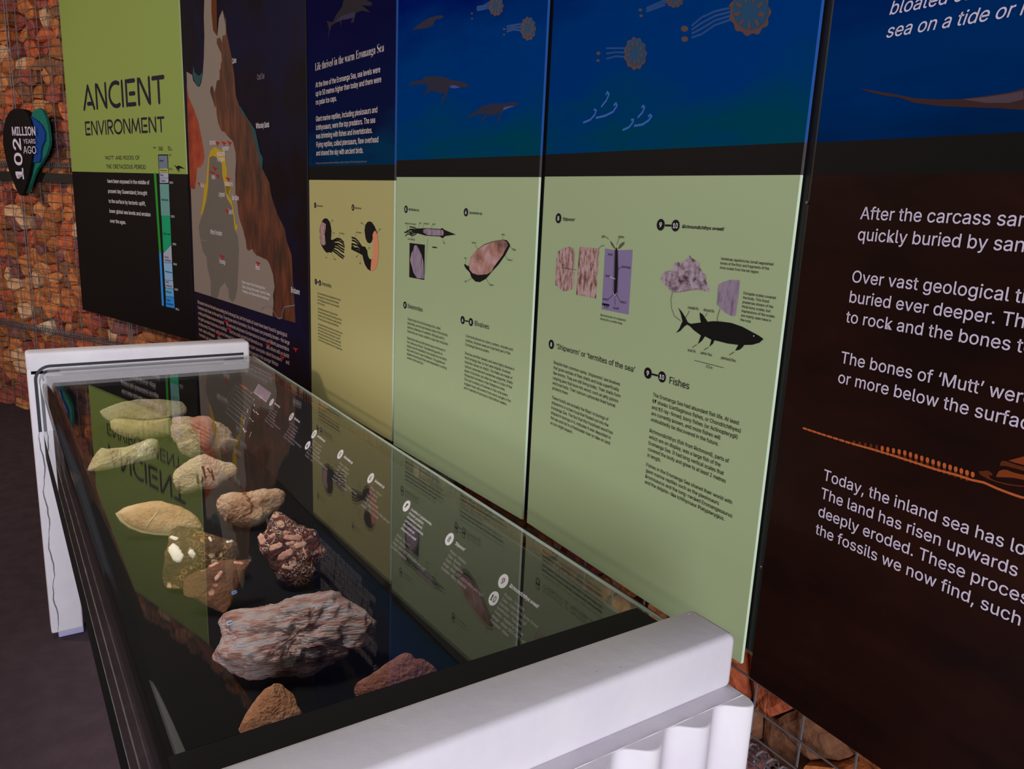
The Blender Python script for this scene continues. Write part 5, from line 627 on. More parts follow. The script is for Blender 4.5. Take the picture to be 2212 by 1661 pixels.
STONE_COL = [((172, 96, 52), (198, 124, 74), 'orange'), ((176, 108, 64), (200, 140, 92), 'light orange'), ((126, 60, 52), (152, 82, 68), 'red'), ((116, 66, 64), (140, 92, 88), 'maroon'), ((186, 140, 104), (210, 172, 136), 'tan'), ((136, 78, 42), (166, 104, 60), 'brown'), ((160, 74, 46), (190, 104, 68), 'rust'), ((200, 168, 140), (216, 194, 168), 'pale'), ((108, 70, 50), (136, 94, 68), 'dark brown')]
STONE_W = [6, 5, 4, 4, 2.5, 5, 6, 0.8, 3]
def stone_mesh(i, poly):
    a, z = seeds[i]; V, F = [], []; R = random.Random(i)
    pts = []
    for k in range(len(poly)):      # cut corners, add a mid vertex
        p, q = poly[k], poly[(k + 1) % len(poly)]; L = math.hypot(p[0] - q[0], p[1] - q[1])
        if L < 0.008: pts.append(p); continue
        for t in ((0.10, 0.5, 0.90) if L > 0.05 else (0.14, 0.86)): pts.append((p[0] + (q[0] - p[0]) * t + R.uniform(-.002, .002), p[1] + (q[1] - p[1]) * t + R.uniform(-.002, .002)))
    n = len(pts); tx, tz = R.uniform(-0.55, 0.55), R.uniform(-0.5, 0.6); d0 = R.uniform(0.004, 0.045)
    sx, sz = R.uniform(-.25, .25), R.uniform(-.25, .25)
    for sc, dep in ((0.94, 0.125), (0.985, 0.030), (0.93, 0.008), (0.62, 0.0)):
        for p in pts:
            x, y = p[0] * sc, p[1] * sc
            dd = dep + d0 + (0 if dep > 0.1 else (x * tx + y * tz) * 0.6 + R.uniform(-.0022, .0022))
            V.append((x, max(dd, 0.004), y))
    V.append((sx * .03, d0 + R.uniform(-.002, .004), sz * .03))
    for r in range(3):
        for k in range(n): F.append((r * n + k, r * n + (k + 1) % n, (r + 1) * n + (k + 1) % n, (r + 1) * n + k))
    for k in range(n): F.append((3 * n + k, 3 * n + (k + 1) % n, 4 * n))
    return V, F
def project(p):
    v = p - CAM_LOC; d = v.dot(CAM_F)
    if d < 0.1: return None
    return (1106 + FPX * v.dot(CAM_R) / d, 830.5 - FPX * v.dot(CAM_U) / d, d)
P1A = min(range(len(WC)), key=lambda i: (WC[i] - Vector((-5.40, 0.50))).length); P1A = WA[P1A]
def seen_px(i, poly):
    a, z = seeds[i]; q = project(wall_at(a, 0.01, z))
    if q is None: return 0
    x, y, d = q
    ar = abs(sum(poly[k][0] * poly[(k + 1) % len(poly)][1] - poly[(k + 1) % len(poly)][0] * poly[k][1] for k in range(len(poly)))) / 2
    px = ar * (FPX / d) ** 2
    if not (-25 < x < 2240 and -25 < y < 1690): return 0
    if a < P1A + 0.03: pass
    elif z > 0.80: return 0
    if x > 60 and x < 545 and y > 770: return 0
    if 545 <= x < 1420 and y > 0.639 * (x - 544) + 775: return 0
    if 1350 < x < 1600 and y > 1320: return 0
    if x > 1640 and y < 0.75 * (x - 1628) + 1455: return 0
    return px
cells = [(i, cell(i)) for i in range(len(seeds))]; cells = [(i, p) for i, p in cells if p]
rank = sorted(((seen_px(i, p), i, p) for i, p in cells), reverse=True, key=lambda t: t[0])
RS = random.Random(5)
stone_mats = [mat('sandstone_' + n.replace(' ', '_'), c1, 0.85, spec=0.2, rgb2=c2, noise_scale=22, bump=0.5, bump_scale=60) for c1, c2, n in STONE_COL]
top = [r for r in rank if r[0] > 0][:300]; topset = {r[1] for r in top}
for _, i, p in top:
    ci = RS.choices(range(len(STONE_COL)), STONE_W)[0]; Vv, Ff = stone_mesh(i, p); nm = STONE_COL[ci][2]
    o = obj('gabion_stone', Vv, Ff, stone_mats[ci])
    a, z = seeds[i]; c = wall_at(a, 0, z); d = (wall_at(a + 0.01, 0, z) - wall_at(a - 0.01, 0, z)).normalized(); n = Vector((-d.y, d.x, 0))
    o.matrix_world = Matrix(((d.x, n.x, 0, c.x), (d.y, n.y, 0, c.y), (0, 0, 1, c.z), (0, 0, 0, 1)))
    tag(o, nm + ' sandstone rock packed behind the wire mesh of the curved stone wall', 'rock', 'rocks in the wire basket wall')
V, F, fm = [], [], []
for _, i, p in rank:
    if i in topset: continue
    ci = RS.choices(range(len(STONE_COL)), STONE_W)[0]; Vv, Ff = stone_mesh(i, p); b = len(V); a, z = seeds[i]
    V += [wall_at(a + x, y, z + zz) for x, y, zz in Vv]; F += [tuple(b + k for k in f) for f in Ff]; fm += [ci] * len(Ff)
o = obj('gabion_fill', V, F, None, mats=stone_mats, fm=fm); tag(o, 'remaining small rocks filling the wire basket wall', 'rocks', kind='stuff')
# black flat bar the leaf sign hangs on
V, F = [], []
a0, a1 = 1.2, P1A + 0.12
for k in range(41):
    a = a0 + (a1 - a0) * k / 40
    for d in (-0.022, -0.008):
        for z in (1.498, 1.553): V.append(wall_at(a, d, z))
for k in range(40):
    b = 4 * k; F += [(b, b + 1, b + 5, b + 4), (b + 2, b + 6, b + 7, b + 3), (b + 1, b + 3, b + 7, b + 5), (b, b + 4, b + 6, b + 2)]
F += [(0, 2, 3, 1), (160, 161, 163, 162)]
tag(obj('mounting_bar', V, F, mat('black_steel', (24, 20, 19), 0.6)), 'flat black bar running across the stone wall behind the leaf-shaped sign', 'bar')
# ------------------------------------------------------------------ leaf sign
M, L = frame((-6.33, -0.065), (-5.37, 0.447), 1.2)
sign = empty('leaf_sign', M=M)
tag(sign, 'black, blue and teal leaf-shaped sign reading 102 million years ago', 'sign')
for it in DATA:
    if it[1] == 7 and it[0] == 'P':
        pts = [(s, z - 1.2) for s, z in it[5]]; l = it[4]; n = len(pts); y0, y1 = (0.012, -0.004 - 0.010 * l) 
        T_ = tri(pts); Fs = T_ + [tuple(n + k for k in t) for t in T_] + [(k, (k + 1) % n, n + (k + 1) % n, n + k) for k in range(n)]
        obj(it[2], [(s, y1, z) for s, z in pts] + [(s, y0, z) for s, z in pts], Fs, pm(it[3]), sign)
ALL = DATA; DATA = [d for d in ALL if not (d[1] == 7 and d[0] == 'P')]
dress(7, sign, 1.2, 0.0004, -0.0245)
# ------------------------------------------------------------------ display panels
def sea_mat(name, deep, mid, low, z_low, z_high):
    m = bpy.data.materials.new(name); m.use_nodes = True; nt = m.node_tree; N = nt.nodes; K = nt.links; b = N['Principled BSDF']
    tc = N.new('ShaderNodeTexCoord'); sp = N.new('ShaderNodeSeparateXYZ'); K.new(tc.outputs['Object'], sp.inputs[0])
    mp = N.new('ShaderNodeMapping'); mp.inputs['Scale'].default_value = (1.0, 1, 3.2); mp.inputs['Rotation'].default_value = (0, 0.25, 0); K.new(tc.outputs['Object'], mp.inputs['Vector'])
    n = N.new('ShaderNodeTexNoise'); n.inputs['Scale'].default_value = 3.4; n.inputs['Detail'].default_value = 3; K.new(mp.outputs[0], n.inputs['Vector'])
    mr = N.new('ShaderNodeMapRange'); mr.inputs['From Min'].default_value = z_low; mr.inputs['From Max'].default_value = z_high; K.new(sp.outputs['Z'], mr.inputs['Value'])
    ad = N.new('ShaderNodeMath'); ad.operation = 'MULTIPLY_ADD'; ad.inputs[1].default_value = 0.75; K.new(n.outputs['Fac'], ad.inputs[0])
    sb = N.new('ShaderNodeMath'); sb.operation = 'SUBTRACT'; sb.inputs[1].default_value = 0.37; K.new(mr.outputs[0], sb.inputs[0]); K.new(sb.outputs[0], ad.inputs[2])
    r = N.new('ShaderNodeValToRGB'); K.new(ad.outputs[0], r.inputs['Fac'])
    for q in (0.25, 0.5): r.color_ramp.elements.new(q)
    for e, (p, c) in zip(r.color_ramp.elements, [(0.0, low), (0.3, mid), (0.55, mid), (1.0, deep)]): e.position = p; e.color = lin(c)
    K.new(r.outputs['Color'], b.inputs['Base Color']); b.inputs['Roughness'].default_value = 0.35; b.inputs['Specular IOR Level'].default_value = 0.0
    return m
SEA = sea_mat('sea_mural', (2, 10, 92), (0, 54, 122), (0, 66, 88), 0.83, 1.25)
SEA_D = sea_mat('sea_mural_dim', (18, 16, 56), (16, 22, 60), (8, 50, 84), 0.83, 1.25)
SEA_L = sea_mat('sea_mural_right', (2, 14, 84), (0, 46, 104), (2, 32, 70), 0.83, 1.1)
DARK = mat('print_black_band', (24, 22, 22), 0.45, spec=0.05)
BLACK = mat('print_black', (27, 23, 22), 0.36, spec=0.14)
GREEN = mat('print_sage', (166, 183, 141), 0.36, spec=0.22)
GREEN_WARMLIT = mat('print_sage_warmlit', (180, 174, 118), 0.36, spec=0.22)  # sage print again, with the warm light on that panel put into it
LIME = mat('print_lime', (136, 156, 82), 0.4, spec=0.2)
BROWN = mat('print_earth', (40, 19, 14), 0.4, spec=0.05, ramp=[(0.35, (26, 14, 12)), (0.6, (40, 19, 14)), (0.75, (54, 24, 16))], noise_scale=3, stretch=(1, 1, 2.5))
MAPBG = mat('print_deep_sea', (20, 13, 20), 0.35, ramp=[(0.4, (24, 15, 18)), (0.6, (22, 20, 48))], noise_scale=2, spec=0.1)
EDGE = {'sea': mat('edge_blue', (40, 88, 165), 0.3), 'dark': mat('edge_dark', (80, 76, 76), 0.3), 'green': mat('edge_pale_green', (215, 235, 205), 0.25), 'none': mat('edge_black', (40, 36, 40), 0.4), 'lime': mat('edge_lime', (205, 220, 150), 0.3)}  # lighter edges: the acrylic's edge glow is put into the colours
TH = 0.006; TOP = 2.78
def panel(pl, a, b, zb, label, zones):
    M, L = frame(a, b, zb); root = empty('information_board', M=M); tag(root, label, 'information board', 'information boards on the stone wall')
    for name, z0, z1, m, e in zones:
        v, f = box(0, L, 0, TH, z0 - zb, z1 - zb)
        obj(name, v, f, None, root, mats=[m, EDGE[e]], fm=[1, 1, 0, 0, 1, 1])
    dress(pl, root, zb)
    return root
ZB = 0.775
panel(1, (-5.40, .46), (-4.13, .835), 0.757, 'green and black information panel headed ANCIENT ENVIRONMENT, leftmost on the wall', [('lower_print', 0.757, 1.566, BLACK, 'none'), ('upper_print', 1.566, TOP, LIME, 'lime')])
panel(2, (-4.11, .838), (-2.803, .967), ZB, 'dark map panel showing an orange and grey coastline beside the green ANCIENT panel', [('map_backing', ZB, TOP, MAPBG, 'none')])
panel(3, (-2.783, .968), (-2.123, .987), ZB, 'panel with ammonite drawings under the white heading Life thrived in the warm sea', [('lower_print', ZB, 1.548, GREEN_WARMLIT, 'green'), ('middle_band', 1.548, 1.593, DARK, 'dark'), ('upper_print', 1.593, TOP, SEA_D, 'sea')])
panel(4, (-2.09, .978), (-1.431, 1.002), ZB, 'panel with belemnite and bivalve pictures below swimming marine reptiles', [('lower_print', ZB, 1.557, GREEN, 'green'), ('middle_band', 1.557, 1.602, DARK, 'dark'), ('upper_print', 1.602, TOP, SEA, 'sea')])
panel(5, (-1.411, 1.003), (-.756, .986), ZB, 'panel with black fish and shipworm diagram below blue sea with jellyfish', [('lower_print', ZB, 1.558, GREEN, 'green'), ('middle_band', 1.558, 1.603, DARK, 'dark'), ('upper_print', 1.603, TOP, SEA, 'sea')])
panel(6, (-.735, .985), (.58, .917), 0.762, 'dark brown and blue panel with large white text and orange skeleton at right edge', [('lower_print', 0.762, 1.558, BROWN, 'none'), ('middle_band', 1.558, 1.602, DARK, 'dark'), ('upper_print', 1.602, TOP, SEA_L, 'none')])
post_m = mat('black_post', (20, 18, 21), 0.45); bolt_m = mat('bolt_steel', (130, 130, 140), 0.4, metal=1.0)
for x, y, lb in [(-4.12, .836, 'black mounting post in the gap between the green panel and the map'), (-2.793, .968, 'black mounting post between the map and the ammonite panel'), (-2.107, .983, 'black mounting post between the ammonite panel and the belemnite panel'), (-1.421, 1.003, 'black mounting post between the belemnite panel and the fish panel'), (-.746, .986, 'black mounting post between the fish panel and the brown panel')]:
    p = obj('mounting_post', *box(x - 0.028, x + 0.028, y + 0.010, y + 0.046, 0.80, 2.75), post_m); tag(p, lb, 'post', 'posts behind the panel joints')
    for zz in (0.95, 1.52, 2.1):
        V, F = [], []
        for r, d in ((0.003, 0), (0.003, .0015), (0.0015, .0025)): V += [(x + r * math.cos(k * math.pi / 4), y + 0.010 - d, zz + r * math.sin(k * math.pi / 4)) for k in range(8)]
        F = [(r * 8 + k, r * 8 + (k + 1) % 8, r * 8 + 8 + (k + 1) % 8, r * 8 + 8 + k) for r in range(2) for k in range(8)] + [tuple(range(16, 24))]
        obj('bolt', V, F, bolt_m, p)
# ------------------------------------------------------------------ display case
case = empty('display_case', (-1.75, 0.43, 0)); CP = (-1.75, 0.43, 0)
tag(case, 'long glass-topped display case with white end frames and black tray of fossils', 'display case')
def cs(o): o.location = (-CP[0], -CP[1], -CP[2]); return o
WHITE = mat('white_paint', (222, 217, 226), 0.55, spec=0.3, rgb2=(230, 226, 232), noise_scale=6, bump=0.05, bump_scale=60)
CBLACK = mat('tray_black', (8, 7, 9), 0.6, spec=0.2)
def sub(bx, m, name, parent, r): return bevelled(name, bx, m, parent, r)
def end_frame(xi, sgn):
    xo = xi + sgn * 0.08; lo, hi = min(xi, xo), max(xi, xo)
    bm = bmesh.new()
    def add(bx, r):
        b2 = bmesh.new(); v, f = bx; vs = [b2.verts.new(p) for p in v]
        for q in f: b2.faces.new([vs[i] for i in q])
        bmesh.ops.recalc_face_normals(b2, faces=b2.faces); bmesh.ops.bevel(b2, geom=list(b2.edges), offset=r, segments=3, profile=0.5, affect='EDGES')
        me = bpy.data.meshes.new('t'); b2.to_mesh(me); b2.free(); bm.from_mesh(me); bpy.data.meshes.remove(me)
    add(box(lo, hi, 0.075, 0.757, 0.904, 0.98), 0.010)
    me = bpy.data.meshes.new('end_frame'); bm.to_mesh(me); bm.free(); me.materials.append(WHITE); me.polygons.foreach_set('use_smooth', [True] * len(me.polygons))
    fr = bpy.data.objects.new('end_frame', me); COL.objects.link(fr); fr.parent = case; cs(fr)
    for y0, y1 in ((0.075, 0.170), (0.662, 0.757)):
        bevelled('leg', box(xi if sgn > 0 else xo + 0.012, xo - 0.012 if sgn > 0 else xi, y0, y1, 0.022, 0.93), WHITE, fr, 0.006)
        bevelled('foot', box(lo + 0.008, hi - 0.008, y0 + 0.02, y1, 0.0, 0.024), mat('foot_plinth', (176, 172, 214), 0.6), fr, 0.002)
    # corrugated outer sheet under the beam: a wavy face with a flat top edge
    V, F = [], []; ny = 260; Y0, Y1, Z0, Z1 = 0.078, 0.758, 0.05, 0.9043
    def dep(y):
        d = 0.0305 + 0.0108 * math.cos(2 * math.pi * (y - 0.668) / 0.0808)
        e = min(y - Y0, Y1 - y)
        return d - (0.009 * (1 - math.sqrt(max(0, 1 - (1 - e / 0.009) ** 2))) if e < 0.009 else 0)
    ys = [Y0 + (Y1 - Y0) * i / ny for i in range(ny + 1)]; n = ny + 1
    rows = [(None, Z1), (-0.0022, Z1), (-0.0006, Z1 - 0.0007), (0.0, Z1 - 0.0024), (0.0, 0.6), (0.0, Z0)]
    for off, z in rows:
        for y in ys: V.append((xo + sgn * (-0.01 if off is None else dep(y) + off), y, z))
    for r in range(len(rows) - 1):
        for i in range(ny): F.append((r * n + i, r * n + i + 1, (r + 1) * n + i + 1, (r + 1) * n + i))
    for side in (0, ny):
        b2 = len(V); V += [(xo - sgn * 0.01, ys[side], z) for _, z in rows]
        for r in range(1, len(rows) - 1): F.append((b2 + r, b2 + r + 1, (r + 1) * n + side, r * n + side))
    bm = bmesh.new(); vs = [bm.verts.new(p) for p in V]
    for q in F: bm.faces.new([vs[i] for i in q])
    bmesh.ops.recalc_face_normals(bm, faces=bm.faces); me = bpy.data.meshes.new('corrugated_sheet'); bm.to_mesh(me); bm.free(); me.materials.append(WHITE)
    me.polygons.foreach_set('use_smooth', [abs(p.normal.z) < 0.9 for p in me.polygons])
    o = bpy.data.objects.new('corrugated_sheet', me); COL.objects.link(o); o.parent = fr
    V, F = [], []; tube_ = [(xo + sgn * 0.0185, 0.08 + 0.676 * k / 40, Z1 - 0.0003 + 0.0004 * math.sin(k * 2.1)) for k in range(41)]
    V, F = tube_mesh([tube_], 0.0008, 5); obj('paint_seam', V, F, WHITE, fr)
    return fr
near = end_frame(-0.67, 1); far = end_frame(-2.82, -1)
# paint cracks on the far leg and chips on the near beam
CR = mat('paint_crack', (120, 115, 118), 0.9)
rr = random.Random(3); V, F = [], []
pts = []
for k in range(41):
    z = 0.03 + 0.80 * k / 40; pts.append((0.094 + 0.004 * math.sin(k * 0.7) + rr.uniform(-.002, .002), z))
for k in range(40):
    (ya, z_a), (yb, z_b) = pts[k], pts[k + 1]; w = 0.0016 + 0.0025 * abs(math.sin(k * 0.37)); b = len(V)
    V += [(-2.8195, ya - w / 2, z_a), (-2.8195, ya + w / 2, z_a), (-2.8195, yb + w / 2, z_b), (-2.8195, yb - w / 2, z_b)]; F.append((b, b + 1, b + 2, b + 3))
obj('paint_crack', V, F, CR, far)
V, F = [], []
for x, y, s in [(-.656, .738, .003), (-.652, .744, .002), (-.628, .640, .0028), (-.612, .545, .0025), (-.606, .575, .002), (-.655, .30, .002), (-.606, .20, .004)]:
    b = len(V); V += [(x + s * (.5 + .5 * rr.random()) * math.cos(t * math.pi / 4) * .6, y + s * (.5 + .5 * rr.random()) * math.sin(t * math.pi / 4), 0.9804) for t in range(8)]; F.append(tuple(range(b, b + 8)))
obj('paint_chip', V, F, mat('bare_primer', (232, 220, 214), 0.8), near)
# black tray, end boards
cs(obj('tray', *box(-2.82, -0.67, 0.104, 0.766, 0.636, 0.727), CBLACK, case))
cs(obj('end_board', *box(-2.819, -2.812, 0.125, 0.755, 0.727, 0.905), CBLACK, case))
cs(obj('end_board', *box(-0.785, -0.671, 0.125, 0.757, 0.727, 0.921), CBLACK, case))
cs(obj('cover_strip', *box(-0.767, -0.671, 0.112, 0.750, 0.9302, 0.9335), mat('cover_strip_black', (30, 28, 29), 0.7, spec=0.2), case))
# glass hood: upright front, rounded shoulder, flat top
GL = bpy.data.materials.new('clear_glass'); GL.use_nodes = True
N = GL.node_tree.nodes; K = GL.node_tree.links; N.clear()
out = N.new('ShaderNodeOutputMaterial'); mix = N.new('ShaderNodeMixShader'); tr = N.new('ShaderNodeBsdfTransparent'); gl = N.new('ShaderNodeBsdfGlossy'); fr = N.new('ShaderNodeFresnel'); geo = N.new('ShaderNodeNewGeometry'); mi = N.new('ShaderNodeMix')
tr.inputs[0].default_value = (0.97, 0.985, 0.975, 1); gl.inputs['Roughness'].default_value = 0.0; gl.inputs['Color'].default_value = (1, 1, 1, 1)
mi.data_type = 'FLOAT'; mi.inputs[2].default_value = 1.43; mi.inputs[3].default_value = 1 / 1.43
K.new(geo.outputs['Backfacing'], mi.inputs[0]); K.new(mi.outputs[0], fr.inputs['IOR']); K.new(fr.outputs[0], mix.inputs[0]); K.new(tr.outputs[0], mix.inputs[1]); K.new(gl.outputs[0], mix.inputs[2]); K.new(mix.outputs[0], out.inputs[0])
GE = mat('glass_edge_highlight', (176, 190, 176), 0.2)  # pale diffuse edge, the bright line of the glass put into its colour
def hood_profile(off):
    r = 0.036; Yf, Zt = 0.103, 0.930; P = [(Yf + off, 0.727), (Yf + off, 0.80), (Yf + off, Zt - r)]
    for k in range(1, 13):
        t = math.pi - math.pi / 2 * k / 12; P.append((Yf + r + (r - off) * math.cos(t), Zt - r + (r - off) * math.sin(t)))
    P += [(0.4, Zt - off), (0.766, Zt - off)]
    return P
po, pi = hood_profile(0), hood_profile(0.006); n = len(po); X0, X1 = -2.8195, -0.6705
V = [(x, y, z) for x in (X0, X1) for P in (po, pi) for y, z in P]; F, fm, sm_ = [], [], []
for k in range(n - 1):
    F.append((k, k + 1, 2 * n + k + 1, 2 * n + k)); F.append((n + k, 3 * n + k, 3 * n + k + 1, n + k + 1)); fm += [0, 0]
F += [(n - 1, 2 * n - 1, 4 * n - 1, 3 * n - 1), (0, 2 * n, 3 * n, n)]; fm += [1, 1]
bm = bmesh.new(); vs = [bm.verts.new(p) for p in V]; fs = [bm.faces.new([vs[i] for i in q]) for q in F]
bmesh.ops.recalc_face_normals(bm, faces=bm.faces)
for f_, q in zip(fs, fm): f_.material_index = q; f_.smooth = max(abs(f_.normal.x), abs(f_.normal.y), abs(f_.normal.z)) < 0.999
me = bpy.data.meshes.new('glass_hood'); bm.to_mesh(me); bm.free(); me.materials.append(GL); me.materials.append(GE)
hood = bpy.data.objects.new('glass_hood', me); COL.objects.link(hood); hood.parent = case; cs(hood)
hood['label'] = 'clear glass hood with rounded front edge'
# dark seal on the far frame along the glass, its slot shade painted in
G = mat('gasket_slot_dark', (34, 32, 46), 0.5)
go = [(y - 0.006 if k < 10 else y, z + 0.006) for k, (y, z) in enumerate(hood_profile(-0.002))]; gi = hood_profile(-0.003)
go = [(y, z) for y, z in hood_profile(-0.012)]; go[-1] = (0.734, go[-1][1]); gi[-1] = (0.734, gi[-1][1]); n = len(go)
V = [(x, y, z) for x in (-2.8215, -2.8185) for P in (go, gi) for y, z in P]; F = []
for k in range(n - 1): F += [(2 * n + k, 2 * n + k + 1, 3 * n + k + 1, 3 * n + k), (k, 2 * n + k, 2 * n + k + 1, k + 1)]
cs(obj('gasket_slot_shade', V, F, G, case))
# sloped label board with the numbered labels
th = math.radians(58); bd = Vector((0, -math.cos(th), -math.sin(th))); nn = Vector((1, 0, 0)).cross(bd).normalized()
if nn.z > 0: nn = -nn          # local +y points into the board
B = Vector((-2.81, 0.733, 0.917)); up = -bd
bo = empty('label_board')
bpy.data.objects.remove(bo)
v, f = box(0, 2.024, 0.0, 0.006, -0.220, 0.0)
board = obj('label_board', v, f, CBLACK, case)
board.matrix_local = Matrix(((1, nn.x, up.x, B.x - CP[0]), (0, nn.y, up.y, B.y - CP[1]), (0, nn.z, up.z, B.z - CP[2]), (0, 0, 0, 1)))
dress(8, board, 0.0, 0.0004)
